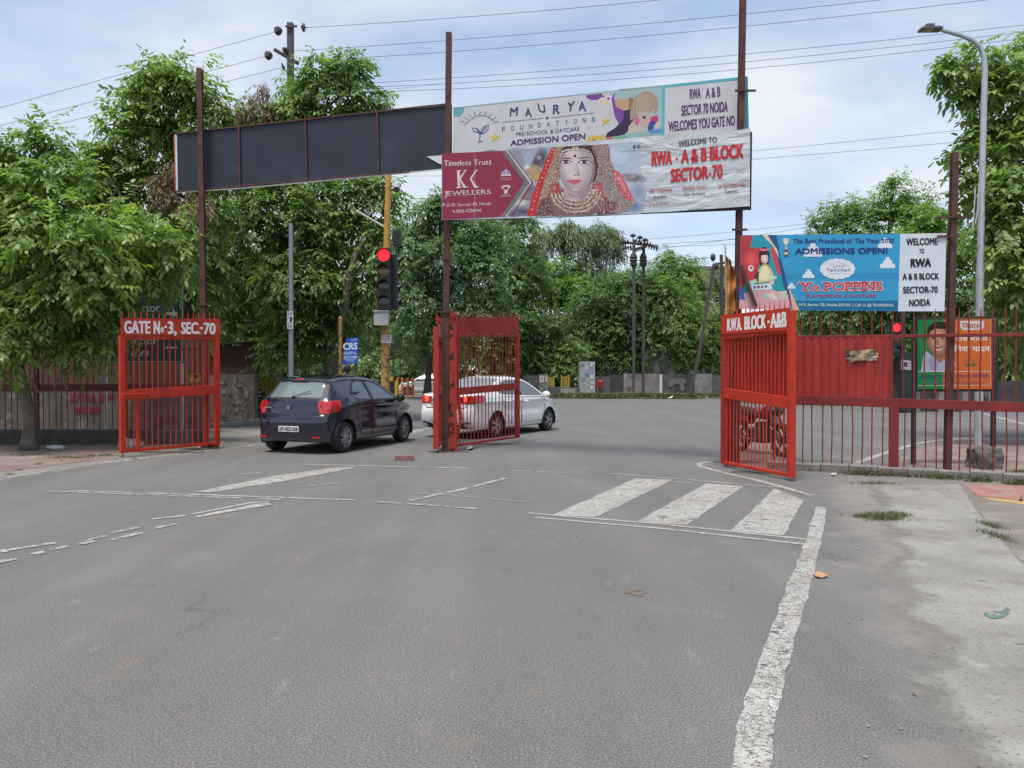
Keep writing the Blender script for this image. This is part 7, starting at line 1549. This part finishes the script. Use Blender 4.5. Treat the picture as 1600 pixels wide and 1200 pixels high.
for a_, b_ in zip(pts[:-1], pts[1:]): mb.bar(a_, b_, .45, .05)
mb.build('tar_sheet', mk('black tar sheet', (.02, .02, .022), .8, var=.4), t)
bd = Board(t, (344, 600), 24.38, (385, 600), 24.38)
rr = random.Random(9)
for k in range(26):
    x, y = rr.uniform(344, 384), rr.uniform(591, 640); w, h = rr.uniform(3, 8), rr.uniform(4, 10); c = rr.choice([(140, 136, 134), (120, 116, 114), (154, 152, 150), (104, 96, 92)])
    bd.poly([(x + rr.uniform(-1, 1), y), (x + w, y + rr.uniform(-2, 2)), (x + w + rr.uniform(-2, 1), y + h), (x + w * .5, y + h + rr.uniform(-3, 3)), (x + rr.uniform(-1, 2), y + h * .8)], c)
bd.flush('torn_posters')
t = thing('compound_wall', (-10, 19.6, 0), 'old compound wall with red painted writing behind the red bar fence', 'wall')
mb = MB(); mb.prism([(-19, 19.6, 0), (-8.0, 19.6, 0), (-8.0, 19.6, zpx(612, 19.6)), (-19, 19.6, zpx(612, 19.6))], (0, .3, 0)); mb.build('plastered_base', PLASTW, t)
mb = MB(); mb.prism([(-19, 19.63, 1.08), (-8.0, 19.63, 1.08), (-8.0, 19.63, 2.45), (-19, 19.63, 2.5)], (0, .24, 0)); mb.build('brick_courses', BRICK, t)
bd = Board(t, (110, 630), 19.58, (182, 630), 19.58); RW_ = (150, 40, 60)
bd.text('SCF STALL BODY', (108, 614), (180, 614), 13, 13, RW_, .02); bd.text('9140 5601', (116, 634), (156, 634), 12, 12, RW_, .02); bd.flush('paint_strokes', 'painted_writing')
# red fence over its plinth, on the west pavement
FENCE_DK = mk('dull red fence paint', (.13, .022, .022), .6, var=.2, scale=4, spots=[((.08, .018, .018), 7, .6, .1)])
A, B = (-15.4, 16.9), (-6.85, 17.0)
t = thing('bar_fence', (A[0], A[1], 0), 'dull red barred fence on a plinth under the drooping tree', 'fence')
lf = Leaf(t, A, B); nb = 62
lf.rail('middle_rail', zpx(600, 16.9), zpx(600, 17), .16, .05, FENCE_DK); lf.rail('top_rail', 2.1, 2.1, .05, .045, FENCE_DK)
us = [.005 + .99 * i / (nb - 1) for i in range(nb)]
lf.bars('bar', 0, .32, .32, 2.4, 2.4, .011, FENCE_DK, us=us, jit=.01, point=.08)
for u in (.12, .42, .575, .80): lf.stile('post', u, .25, 2.1, .10, .06, FENCE_DK, .03)
t = thing('plinth_wall', (A[0], A[1], 0), 'low dark plinth under the dull red barred fence', 'wall')
mb = MB(); mb.prism([(-15.4, 16.55, 0), (-6.9, 16.65, 0), (-6.9, 16.65, .30), (-15.4, 16.55, .30)], (0, .5, 0)); mb.build('plinth', mk('dark plinth', (.07, .065, .062), .95, var=.35, scale=3, bump=.4), t, bevel=.02)
for nm, lb, px, py, r, sq, mt in [('sack', 'pale stuffed sack lying behind the GATE No-3 leaf', 204, 702, .26, (1.0, .5, .45), mk('sack cloth', (.34, .31, .27), .9, var=.2)), ('rubbish_bag', 'thin white plastic bag on the pavers by the tree foot', 88, 702, .16, (1.2, .7, .3), mk('white plastic', (.55, .55, .56), .5))]:
    t = thing(nm, gp(px, py), lb, 'bag'); bm = bmesh.new(); bmesh.ops.create_icosphere(bm, subdivisions=3, radius=r)
    for v_ in bm.verts: k_ = 1 + .25 * mnoise.noise(v_.co * 9); v_.co = Vector((v_.co.x * sq[0] * k_, v_.co.y * sq[1] * k_, (v_.co.z + r * .8) * sq[2] * k_))
    me = bpy.data.meshes.new('bag_cloth'); bm.to_mesh(me); bm.free(); me.materials.append(mt); me.polygons.foreach_set('use_smooth', [True] * len(me.polygons)); o = bpy.data.objects.new('bag_cloth', me); COL.objects.link(o); o.parent = t
# notices hung on the fence and the trunk behind the leaf
t = thing('notice_board', at(306, 590, 17.6), 'small yellow notice fixed behind the GATE No-3 bars', 'notice'); bd = Board(t, (294, 590), 17.6, (313, 590), 17.6); backing(bd, 'board', [(294, 584), (313, 583), (313, 597), (294, 598)], ink(200, 160, 60), 0, .01); bd.poly([(297, 590), (303, 590), (303, 596), (297, 596)], (196, 190, 186)); bd.poly([(304, 586), (311, 586), (311, 590), (304, 590)], (60, 60, 70)); bd.line([(296, 587), (302, 587)], 1, (60, 60, 70)); bd.flush('print', 'notice_print')
t = thing('kerb_stone', gp(372, 664), 'short length of raised kerb in front of the broken brick wall', 'kerb')
mb = MB(); a_, b_ = gp(340, 668), gp(408, 660); mb.bar(a_ + Vector((0, 0, .06)), b_ + Vector((0, 0, .06)), .2, .12); mb.build('kerb_block', CONC, t, bevel=.015)

# ------------------------------------------------------------------ far side of the junction
Y = 51.5
t = thing('street_cabinet', gp(917, 618), 'tall pale grey electrical cabinet pasted with handbills', 'cabinet')
x0, x1, x2 = at(906, 600, Y).x, at(921, 600, Y).x, at(930, 600, Y).x; H_ = zpx(565, Y)
PC = mk('pale cabinet paint', (.33, .37, .37), .6, var=.1, scale=2)
mb = MB(); mb.box(((x0 + x1) / 2, Y + .5, H_ / 2), (x1 - x0, 1.0, H_)); mb.build('cabinet_body', PC, t, bevel=.02)
mb = MB(); mb.box(((x1 + x2) / 2 + .005, Y + .52, H_ / 2), (x2 - x1 - .02, .95, H_ - .02)); mb.build('side_cabinet', mk('light cabinet paint', (.42, .45, .45), .6, var=.08), t, bevel=.02)
bd = Board(t, (906, 590), Y - .01, (930, 590), Y - .01)
for x, y, w, h, c in [(907, 568, 6, 5, (120, 132, 134)), (914, 572, 5, 6, (176, 182, 184)), (914, 583, 6, 6, (90, 140, 176)), (908, 590, 7, 6, (130, 142, 144)), (915, 592, 5, 5, (160, 168, 170)), (922, 567, 5, 6, (196, 200, 204)), (923, 576, 4, 6, (150, 170, 190)), (922, 585, 5, 7, (200, 204, 206)), (923, 595, 5, 5, (186, 190, 194)), (922, 602, 5, 6, (206, 208, 210)), (909, 601, 5, 5, (150, 160, 160)), (926, 569, 2, 9, (130, 150, 170))]: bd.poly([(x, y), (x + w, y + .4), (x + w - .3, y + h), (x + .3, y + h)], c)
bd.flush('handbills')
def wall_run(name, label, segs, Y, cat='wall', th=.25, part='wall_panel'):
    t = thing(name, (at(segs[0][0], 600, Y).x, Y, 0), label, cat)
    for (a_, b_, y0, y1, mt, dy) in segs:
        xa, xb = at(a_, 600, Y).x, at(b_, 600, Y).x; mb = MB(); mb.box(((xa + xb) / 2, Y + dy, (zpx(y0, Y) + max(0, zpx(y1, Y))) / 2), (xb - xa - .006, th, zpx(y0, Y) - max(0, zpx(y1, Y)))); mb.build(part, mt, t)
    return t
DARKGATE = mk('dark sheet gate', (.045, .045, .05), .6, var=.25, scale=2)
t = wall_run('boundary_wall', 'low patchy painted boundary wall under the weeping trees across the junction', [(930, 953, 588, 617, GREYWALL, 0), (953, 974, 586, 616, DARKGATE, .05), (974, 979, 584, 616, CONC, 0), (979, 1030, 584, 615, PALEWALL, 0), (1030, 1034, 585, 615, WHITEP, -.05), (1034, 1052, 585, 615, GREYWALL, 0), (1052, 1085, 585, 615, mk('dark painted panel', (.055, .055, .058), .8, var=.3, scale=.6), 0), (1085, 1112, 584, 615, PALEWALL, 0), (1112, 1128, 587, 615, GREYWALL, .02), (1128, 1180, 588, 615, PALEWALL, .1)], 53.5)
bd = Board(t, (1034, 600), 53.33, (1090, 600), 53.33); GY = (110, 110, 112)
for x, y, a_, b_ in [(1053, 596, 6, 5), (1064, 596, 8, 5), (1066, 605, 4, 7), (1048, 601, 4, 4)]: bd.ell(x, y, a_, b_, GY)
for k in range(4): bd.line([(1000 + k * 7, 595 + (k % 2) * 3), (1005 + k * 7, 594 + (k % 2) * 3)], 1.0, (150, 120, 110))
bd.flush('wall_painting')
t = thing('flats', (at(1060, 600, 68).x, 68, 0), 'dim grey low building glimpsed through the trees behind the painted boundary wall', 'building')
mb = MB(); xa, xb = at(925, 600, 68).x, at(1150, 600, 68).x; mb.box(((xa + xb) / 2, 70, 2.6), (xb - xa, 4, 5.2)); mb.build('wall', GREYWALL, t)
for k in range(9): mb = MB(); xw = xa + (k + .6) * (xb - xa) / 9.2; mb.box((xw, 67.98, 2.0), (.9, .06, 1.5)); mb.build('window', DISC, t)
t = thing('house', (at(1112, 600, 95).x, 95, 0), 'cream house top glimpsed between the leaning pole and the orange flag', 'building')
CREAM = mk('cream plaster', (.50, .45, .33), .8, var=.1)
mb = MB(); xc = at(1115, 600, 95).x; mb.box((xc, 97, 7.2), (6.6, 4, 14.4)); mb.build('wall', CREAM, t); mb = MB(); mb.box((xc, 97, 14.55), (7.2, 4.6, .3)); mb.build('roof_slab', PALEWALL, t)
for k in range(3): mb = MB(); mb.box((xc - 2 + k * 2, 94.97, 12.5), (1.0, .06, 1.4)); mb.build('window', DISC, t)
t = wall_run('plinth_wall', 'grey stepped plinth with a poster-bearing pillar beside the yellow barricades', [(818, 842, 587, 617, GREYWALL, .1), (842, 856, 585, 618, mk('grey pillar', (.20, .20, .205), .85, var=.15), -.1), (856, 906, 605, 618, GREYWALL, .1), (875, 898, 607, 618, CONC, -.5)], 51, 'wall', .3)
bd = Board(t, (843, 590), 50.72, (856, 590), 50.72); bd.poly([(843, 587), (850, 587), (850, 598), (843, 598)], (196, 186, 182)); bd.poly([(845, 590), (848, 590), (848, 593), (845, 593)], (190, 90, 80)); bd.poly([(852, 587), (855, 587), (855, 597), (852, 597)], (190, 186, 184)); bd.flush('poster')
YB = mk('barricade yellow', (.42, .31, .035), .6, var=.2)
def barricade(px, py0, py1, w, Y, lb, grp):
    c = at(px, 600, Y); t = thing('barricade', (c.x, Y, 0), lb, 'barricade', grp); z0, z1 = zpx(py1, Y), zpx(py0, Y)
    for s_ in (-1, 1): mb = MB(); mb.bar((c.x + s_ * w / 2, Y, z0 - .2), (c.x + s_ * w / 2, Y, z1 + .10), .07, .07); mb.build('upright', YB, t)
    for k in range(6): mb = MB(); xx = c.x - w / 2 + w * (k + .5) / 6; mb.bar((xx, Y, z0 + .05), (xx, Y, z1 - abs(k - 2.5) * .02), .05, .03); mb.build('slat', YB, t)
    mb = MB(); mb.bar((c.x - w / 2, Y, z0), (c.x + w / 2, Y, z0), .06, .06); mb.bar((c.x - w / 2, Y, z1), (c.x, Y, z1 - .12), .06, .06); mb.bar((c.x, Y, z1 - .12), (c.x + w / 2, Y, z1), .06, .06); mb.build('rail', YB, t)
barricade(861, 589, 603, .40, 52.5, 'yellow railing panel next to the grey pillar', 'yellow railing panels'); barricade(883, 588, 604, .52, 52.5, 'yellow railing panel between grey pillar and tall cabinet', 'yellow railing panels')
t = thing('red_bin', at(938, 600, 53), 'small red bin hanging near the pale cabinet', 'bin'); mb = MB(); c = at(938, 602, 53); mb.lathe((c.x, 53, c.z - .2), [(.12, 0), (.18, .28), (.20, .45), (.10, .55), (.001, .56)], 12); mb.build('bin_body', mk('red plastic', (.5, .03, .03), .5), t, smooth=True)
mb = MB(); mb.bar((c.x, 53.1, 0), (c.x, 53.1, c.z + .8), .06, .06); mb.build('bin_post', DARKMETAL, t)
t = thing('bush', gp(984, 616), 'low dark bush against the painted wall beside the twin pole', 'bush'); co, f, v = leaf_cloud([bpx(984, 602, 11, 54, .8, 1), bpx(992, 608, 8, 53.8, .8, 1)], 6, .4, 6, .2, .1, .6, 50); fast_mesh('foliage', co, f, LEAF_FAR, t, v)
t = thing('marker_stone', gp(991, 618), 'small yellow marker stone at the foot of the twin pole', 'stone'); c = gp(991, 618.5); mb = MB(); mb.lathe(c, [(.24, 0), (.24, .35), (.18, .5), (.001, .58)], 10); mb.build('stone_body', mk('ochre stone', (.30, .20, .07), .8), t, smooth=True)
rr = random.Random(6)
for k in range(26):
    px = rr.choice([rr.uniform(930, 1090), rr.uniform(1035, 1060), rr.uniform(1088, 1110)]); c = gp(px, rr.uniform(620.5, 624)); mb = MB(); s_ = rr.uniform(.06, .22)
    mb.add([(c.x + rr.uniform(-s_, s_) * 1.6, c.y + rr.uniform(-s_, s_), .05 + rr.uniform(0, s_ * .9)) for _ in range(4)], [(0, 1, 2), (0, 2, 3), (0, 3, 1), (1, 3, 2)])
    o = mb.build('litter_scrap', WHITEP if k % 3 else GREYWALL); props(o, 'scrap of pale litter on the verge across the junction', 'litter', 'litter scraps on the far verge')
# orange posts and the striped barrier behind the signal
ORP = mk('orange plastic post', (.62, .13, .035), .5, var=.1)
post0 = None
for k, (px, yb, lb) in enumerate([(621.5, 619, 'orange flexible post beside the black and yellow barrier'), (628.5, 619, 'orange flexible post second from the black and yellow barrier'), (637, 621, 'orange flexible post third from the black and yellow barrier'), (645, 621, 'orange flexible post farthest from the black and yellow barrier, by the gate leaf')]):
    c = gp(px, yb)
    if post0 is None:
        t = post0 = thing('bollard', c, lb, 'bollard', 'orange flexible posts'); mb = MB(); mb.lathe(c, [(.17, 0), (.17, .05), (.085, .08), (.085, 1.18), (.07, 1.25), (.001, 1.26)], 12); mb.build('bollard_body', ORP, t, smooth=True)
        mb = MB(); mb.lathe(c, [(.088, .80), (.088, .95)], 12); mb.build('reflective_band', WHITEP, t)
    else:
        t = copy_tree(post0); t.location = c; t['label'] = lb
Y = 40; t = thing('barrier', (at(609, 600, Y).x, Y, 0), 'black and yellow block barrier at the foot of the signal', 'barrier'); xa, xb = at(600, 600, Y).x, at(622, 600, Y).x; hb = zpx(595, Y)
BB = mk('barrier yellow', (.60, .36, .02), .5, var=.1)
for i, m_ in enumerate([BB, BLACKM, BLACKM, BB]): mb = MB(); w = (xb - xa) / 4; mb.box((xa + w * (i + .5), Y, hb / 2), (w - .004, .5, hb)); mb.build('barrier_panel', m_, t)
mb = MB(); mb.lathe((xb - .35, Y, hb), [(.11, 0), (.11, .08), (.07, .18), (.001, .2)], 12); mb.build('beacon', mk('amber beacon', (.7, .3, .02), .3), t, smooth=True)
# yellow barricades low behind the brick wall
for px, lb in ((407, 'yellow barricade half hidden by shrubs next to the brick wall'), (433, 'yellow barricade half hidden by shrubs next to the navy hatchback')): barricade(px, 594, 606, .42, 26, lb, 'yellow barricades behind the shrubs')
# far pale vehicles behind the greenery
Y = 47; c = at(533, 600, Y); t = thing('white_van', (c.x, Y, 0), 'pale van glimpsed behind the blue sign and small bush', 'van')
VW = mk('van white', (.50, .52, .53), .4)
mb = MB(); mb.prism([(c.x - 1.9, Y, .35), (c.x + 2.0, Y, .35), (c.x + 2.0, Y, 1.1), (c.x + 1.5, Y, 1.25), (c.x + .9, Y, 2.05), (c.x - 1.9, Y, 2.1)], (0, 1.7, 0)); mb.build('body', VW, t, bevel=.06)
mb = MB(); mb.prism([(c.x - 1.6, Y - .006, 1.3), (c.x + 1.2, Y - .006, 1.3), (c.x + .75, Y - .006, 1.85), (c.x - 1.6, Y - .006, 1.85)], (0, .01, 0)); mb.build('window', CARGLASS, t)
for s_ in (-1.2, 1.3): mb = MB(); mb.lathe((c.x + s_, Y + .1, .33), [(.001, -.1), (.33, -.1), (.33, .1), (.001, .1)], 20, 'Y'); mb.build('wheel', BLACKR, t)
# grey boundary and motorbikes beyond the poster
t = thing('boundary_wall', (at(1560, 600, 30).x, 30, 0), 'low dark wall seen through the fence behind the poster', 'wall')
mb = MB(); xa, xb = at(1425, 600, 30).x, at(1800, 600, 30).x; mb.box(((xa + xb) / 2, 31, zpx(595, 30) / 2), (xb - xa, .3, zpx(595, 30))); mb.build('wall_panel', mk('dark boundary', (.05, .052, .056), .8, var=.3), t)
for px in (1448, 1490, 1528, 1570): mb = MB(); c = at(px, 600, 29.7); mb.box((c.x, 30.6, .55), (.28, .3, 1.1)); mb.build('pillar', PALEWALL, t)

# ------------------------------------------------------------------ small things on the road
t = thing('brick', gp(632, 717), 'single dusty red brick lying on the asphalt before the rusty posts', 'brick')
c = gp(632, 719); mb = MB(); mb.box((c.x, c.y, .042), (.33, .13, .08), Matrix.Rotation(.05, 3, 'Z')); mb.build('brick_block', mk('brick red', (.24, .12, .095), .9, var=.3, scale=12, bump=.4, spots=[((.34, .27, .24), 8, .55, .1)]), t, bevel=.008)
def scrap(name, label, pts, col, cat, h=.012):
    P = [gp(x, y) for x, y in pts]; c = sum(P, Vector()) / len(P); mb = MB(); n = len(P)
    up = [p + Vector((0, 0, .008 + (h if i % 2 else h * .3))) for i, p in enumerate(P)]; up.append(c + Vector((0, 0, h * 1.3)))
    dn = [p - Vector((0, 0, .002)) for p in up]
    mb.add(up + dn, [(i, (i + 1) % n, n) for i in range(n)] + [(n + 1 + (i + 1) % n, n + 1 + i, 2 * n + 1) for i in range(n)]); o = mb.build(name, mk('scrap ' + name + str(int(col[0] * 100)), col, .8)); props(o, label, cat)
scrap('paper_scrap', 'orange paper scrap on the asphalt just east of the white edge line', [(1272, 898), (1279, 896), (1290, 899), (1294, 903), (1284, 905), (1274, 904)], (.50, .26, .13), 'paper')
scrap('white_scrap', 'small white scrap by the kerb wall near the R.W.A. BLOCK leaf', [(1298, 741), (1306, 740), (1307, 743), (1299, 744)], (.6, .6, .58), 'litter')
scrap('leaf_scrap', 'small brown stone scrap on the yellow pavers', [(1592, 781), (1597, 780), (1598, 784), (1593, 785)], (.20, .17, .14), 'stone', .05)
scrap('rubble_scrap', 'pale broken rubble at the foot of the pleated gate leaf', [(728, 701), (734, 698), (740, 700), (738, 704), (730, 704)], (.40, .36, .28), 'rubble', .05)
sheet('paint_stain', [gp(x, y) for x, y in [(1537, 960), (1550, 955), (1562, 958), (1570, 950), (1578, 951), (1576, 960), (1566, 967), (1552, 969), (1540, 965)]], .0085, worn(mk('green paint stain', (.12, .20, .17), .85, var=.3, scale=30), 14, .50, .06), .012, 3, step=.04)
sheet('rust_stain', [gp(x, y) for x, y in [(970, 921), (1000, 922), (1015, 929), (1005, 933), (985, 929), (972, 926)]], .004, worn(mk('rust stain', (.215, .135, .105), .85, var=.2, scale=30), 16, .46, .08), .02, 4, step=.05)
for k, (px, py, s_) in enumerate([(120, 716, 1), (145, 714, .8), (168, 712, 1.1), (96, 720, .9), (60, 726, 1), (30, 735, .8), (210, 718, .9), (250, 710, .8), (180, 718, .7), (15, 742, .9), (300, 703, .8)]):
    c = gp(px, py); a_ = rr.uniform(0, 6.28); d_ = Vector((math.cos(a_), math.sin(a_), 0)) * .10 * s_; n_ = Vector((-d_.y, d_.x, 0)) * .4
    mb = MB(); mb.add([c - d_ + Vector((0, 0, .016)), c - n_ + Vector((0, 0, .03)), c + d_ + Vector((0, 0, .018)), c + n_ + Vector((0, 0, .03))], [(0, 1, 2, 3)]); o = mb.build('fallen_leaf', mk('fallen leaf', (.16, .15, .04), .7, var=.4, scale=3)); props(o, 'fallen leaf on the pavement beneath the drooping tree', 'leaf', 'fallen leaves under the drooping tree')

# ------------------------------------------------------------------ motorbike behind the leaf
c = gp(1190, 709); t = thing('motorbike', (c.x, c.y, 0), 'dark red motorbike parked behind the lower bars of the R.W.A. BLOCK leaf', 'motorbike')
dv_ = Vector((math.sin(R(20)), -math.cos(R(20)), 0)); sv = Vector((-dv_.y, dv_.x, 0)); UP = Vector((0, 0, 1)); B0 = Vector((c.x, c.y + .1, 0))
def mp_(a, b, h): return B0 + dv_ * a + sv * b + UP * h
rotm = Matrix((dv_, sv, UP)).transposed()
MRED = mk('motorbike red', (.22, .018, .02), .3, var=.2, coat=.6)
for a in (-.62, .64):
    mb = MB(); n = 28; pts = [mp_(a + .27 * math.cos(2 * math.pi * k / n), 0, .30 + .27 * math.sin(2 * math.pi * k / n)) for k in range(n + 1)]; mb.tube(pts, .05, 8, caps=False); w = mb.build('wheel', BLACKR, t, smooth=True)
    mb = MB(); [mb.bar(mp_(a, 0, .30), mp_(a + .23 * math.cos(2 * math.pi * k / 6), 0, .30 + .23 * math.sin(2 * math.pi * k / 6)), .03, .03) for k in range(6)]; mb.box(mp_(a, 0, .30), (.12, .14, .12), rotm); mb.build('rim', DISC, w)
mb = MB(); mb.box(mp_(.02, 0, .36), (.36, .24, .30), rotm); mb.box(mp_(.08, 0, .52), (.2, .2, .2), rotm); mb.build('engine', DARKMETAL, t, bevel=.04)
mb = MB(); mb.tube([mp_(.30, 0, .74), mp_(.22, 0, .80), mp_(.0, 0, .80), mp_(-.14, 0, .74)], [.05, .15, .14, .06], 14); mb.build('fuel_tank', MRED, t, smooth=True)
mb = MB(); mb.tube([mp_(-.10, 0, .76), mp_(-.35, 0, .77), mp_(-.72, 0, .84)], [.09, .12, .07], 12); mb.build('saddle', BLACKR, t, smooth=True)
mb = MB(); mb.tube([mp_(-.25, .0, .66), mp_(-.6, 0, .70), mp_(-.86, 0, .78)], [.12, .11, .04], 10); mb.build('tail_cowl', MRED, t, smooth=True)
mb = MB(); mb.tube([mp_(.64, .09, .30), mp_(.40, .07, .86)], .025, 8); mb.tube([mp_(.64, -.09, .30), mp_(.40, -.07, .86)], .025, 8); mb.build('fork', DARKMETAL, t, smooth=True)
mb = MB(); mb.tube([mp_(.28, .36, .98), mp_(.36, .15, 1.0), mp_(.40, 0, .94), mp_(.36, -.15, 1.0), mp_(.28, -.36, .98)], .016, 8); mb.build('handlebar', DARKMETAL, t, smooth=True)
mb = MB(); mb.lathe(mp_(.50, 0, .84), [(.001, -.1), (.09, -.06), (.11, .03), (.001, .06)], 14, 'X', rot=rotm); mb.build('headlight', GLASSY_DARK, t, smooth=True)
mb = MB(); mb.tube([mp_(.1, -.14, .26), mp_(-.3, -.16, .26), mp_(-.78, -.16, .40)], [.03, .05, .045], 10); mb.build('exhaust', DARKMETAL, t, smooth=True)
mb = MB(); mb.bar(mp_(.64, 0, .60), mp_(.92, 0, .40), .12, .02, up=UP); mb.bar(mp_(.40, 0, .60), mp_(.64, 0, .61), .12, .02); mb.build('mudguard', MRED, t)
mb = MB(); mb.bar(mp_(-.84, 0, .72), mp_(-.90, 0, .66), .16, .06); mb.build('tail_light', LENS_RED, t)
t = thing('cloth_bag', mp_(-.2, 0, .8), 'pale blue cloth bag hung on the dark red motorbike', 'bag')
mb = MB(); mb.tube([mp_(.10, .20, .86), mp_(.08, .24, .70), mp_(.08, .24, .55), mp_(.08, .22, .50)], [.03, .10, .11, .03], 10); mb.build('bag_cloth', mk('blue cloth', (.13, .15, .26), .9, var=.2), t, smooth=True)

# ------------------------------------------------------------------ person beyond the navy car
def skin_mesh(name, verts, edges, mat, parent, sub=2):
    me = bpy.data.meshes.new(name); o_ = ORG.get(parent.name, Vector((0, 0, 0)))
    me.from_pydata([Vector(v[0]) - o_ for v in verts], edges, []); o = bpy.data.objects.new(name, me); COL.objects.link(o); o.parent = parent
    sk = o.modifiers.new('skin', 'SKIN'); sk.use_smooth_shade = True
    for i, v in enumerate(verts): me.skin_vertices[0].data[i].radius = (v[1], v[2] if len(v) > 2 else v[1])
    me.skin_vertices[0].data[0].use_root = True
    ss = o.modifiers.new('smooth', 'SUBSURF'); ss.levels = sub; ss.render_levels = sub; me.materials.append(mat)
    dg = bpy.context.evaluated_depsgraph_get(); ev = o.evaluated_get(dg); m2 = bpy.data.meshes.new_from_object(ev); o.modifiers.clear(); o.data = m2; ORG[o.name] = o_
    return o
Y = 20.6; px_ = at(543, 600, Y).x
t = thing('person', (px_, Y, 0), 'person with dark hair and grey shirt standing beyond the navy hatchback', 'person')
k = zpx(570, Y) / 1.74
V = lambda x, y, z: (px_ + x * k, Y + y * k, z * k)
SKIN = mk('brown skin', (.22, .12, .08), .6, var=.08); SHIRT = mk('grey shirt', (.34, .35, .38), .85, var=.12, bump=.2, bscale=20); TROU = mk('dark trousers', (.035, .037, .05), .85, var=.2); HAIR = mk('black hair', (.012, .010, .010), .6, var=.3, bump=.4, bscale=80)
vs = [(V(0, 0, .95), .15 * k, .11 * k), (V(0, 0, 1.15), .14 * k, .10 * k), (V(0, .01, 1.34), .17 * k, .11 * k), (V(0, .01, 1.44), .09 * k, .08 * k), (V(0, 0, 1.50), .052 * k), (V(0, -.01, 1.57), .075 * k, .085 * k), (V(0, 0, 1.65), .078 * k, .095 * k), (V(0, .01, 1.71), .05 * k, .065 * k),
    (V(.17, .01, 1.40), .062 * k), (V(.23, .02, 1.14), .045 * k), (V(.24, -.03, .90), .032 * k), (V(.245, -.05, .82), .035 * k, .02 * k), (V(-.17, .01, 1.40), .062 * k), (V(-.23, .02, 1.14), .045 * k), (V(-.24, -.03, .90), .032 * k), (V(-.245, -.05, .82), .035 * k, .02 * k),
    (V(.09, 0, .86), .092 * k), (V(.10, -.01, .48), .06 * k), (V(.105, .02, .09), .042 * k), (V(.115, -.13, .035), .035 * k, .03 * k), (V(-.09, 0, .86), .092 * k), (V(-.10, -.01, .48), .06 * k), (V(-.105, .02, .09), .042 * k), (V(-.115, -.13, .035), .035 * k, .03 * k)]
ed = [(0, 1), (1, 2), (2, 3), (3, 4), (4, 5), (5, 6), (6, 7), (2, 8), (8, 9), (9, 10), (10, 11), (2, 12), (12, 13), (13, 14), (14, 15), (0, 16), (16, 17), (17, 18), (18, 19), (0, 20), (20, 21), (21, 22), (22, 23)]
skin_mesh('body', vs, ed, SKIN, t)
fl = [(V(0, 0, .93), .165 * k, .125 * k), (V(0, 0, 1.15), .155 * k, .115 * k), (V(0, .01, 1.34), .185 * k, .125 * k), (V(0, .01, 1.44), .10 * k, .09 * k), (V(0, 0, 1.475), .066 * k), (V(.175, .01, 1.395), .078 * k), (V(.232, .02, 1.16), .062 * k), (V(-.175, .01, 1.395), .078 * k), (V(-.232, .02, 1.16), .062 * k)]
skin_mesh('shirt', fl, [(0, 1), (1, 2), (2, 3), (3, 4), (2, 5), (5, 6), (2, 7), (7, 8)], SHIRT, t)
skin_mesh('trousers', [(V(0, 0, .96), .15 * k, .12 * k), (V(.09, 0, .84), .108 * k), (V(.10, -.01, .48), .078 * k), (V(.105, .02, .10), .062 * k), (V(-.09, 0, .84), .108 * k), (V(-.10, -.01, .48), .078 * k), (V(-.105, .02, .10), .062 * k)], [(0, 1), (1, 2), (2, 3), (0, 4), (4, 5), (5, 6)], TROU, t)
mb = MB(); mb.lathe(V(0, .02, 1.645), [(.001, .118 * k), (.055 * k, .10 * k), (.088 * k, .05 * k), (.098 * k, 0), (.096 * k, -.05 * k), (.07 * k, -.085 * k), (.001, -.09 * k)], 16)
mb.v = [(v_[0], v_[1] + .0 if v_[1] > Y - .01 or v_[2] > 1.70 * k else Y - .03 * k, v_[2]) for v_ in mb.v]; mb.build('hair', HAIR, t, smooth='all')
for s_ in (-1, 1):
    mb = MB(); mb.lathe(V(s_ * .032, -.098, 1.625), [(.001, -.012), (.013, -.006), (.013, .006), (.001, .012)], 8); mb.build('eye', mk('eye', (.1, .08, .07), .3), t)
    mb = MB(); mb.lathe(V(s_ * .088, .005, 1.61), [(.001, -.03), (.018, -.02), (.02, .015), (.001, .03)], 8); mb.build('ear', SKIN, t, smooth='all')
mb = MB(); mb.add([V(-.014, -.088, 1.59), V(.014, -.088, 1.59), V(0, -.125, 1.592), V(0, -.095, 1.635)], [(0, 1, 2), (1, 3, 2), (3, 0, 2)]); mb.build('nose', SKIN, t)
mb = MB(); mb.box(V(0, -.095, 1.555), (.05, .01, .012)); mb.build('mouth', mk('lips', (.22, .08, .07), .5), t)

t.rotation_euler = (0, 0, math.pi)
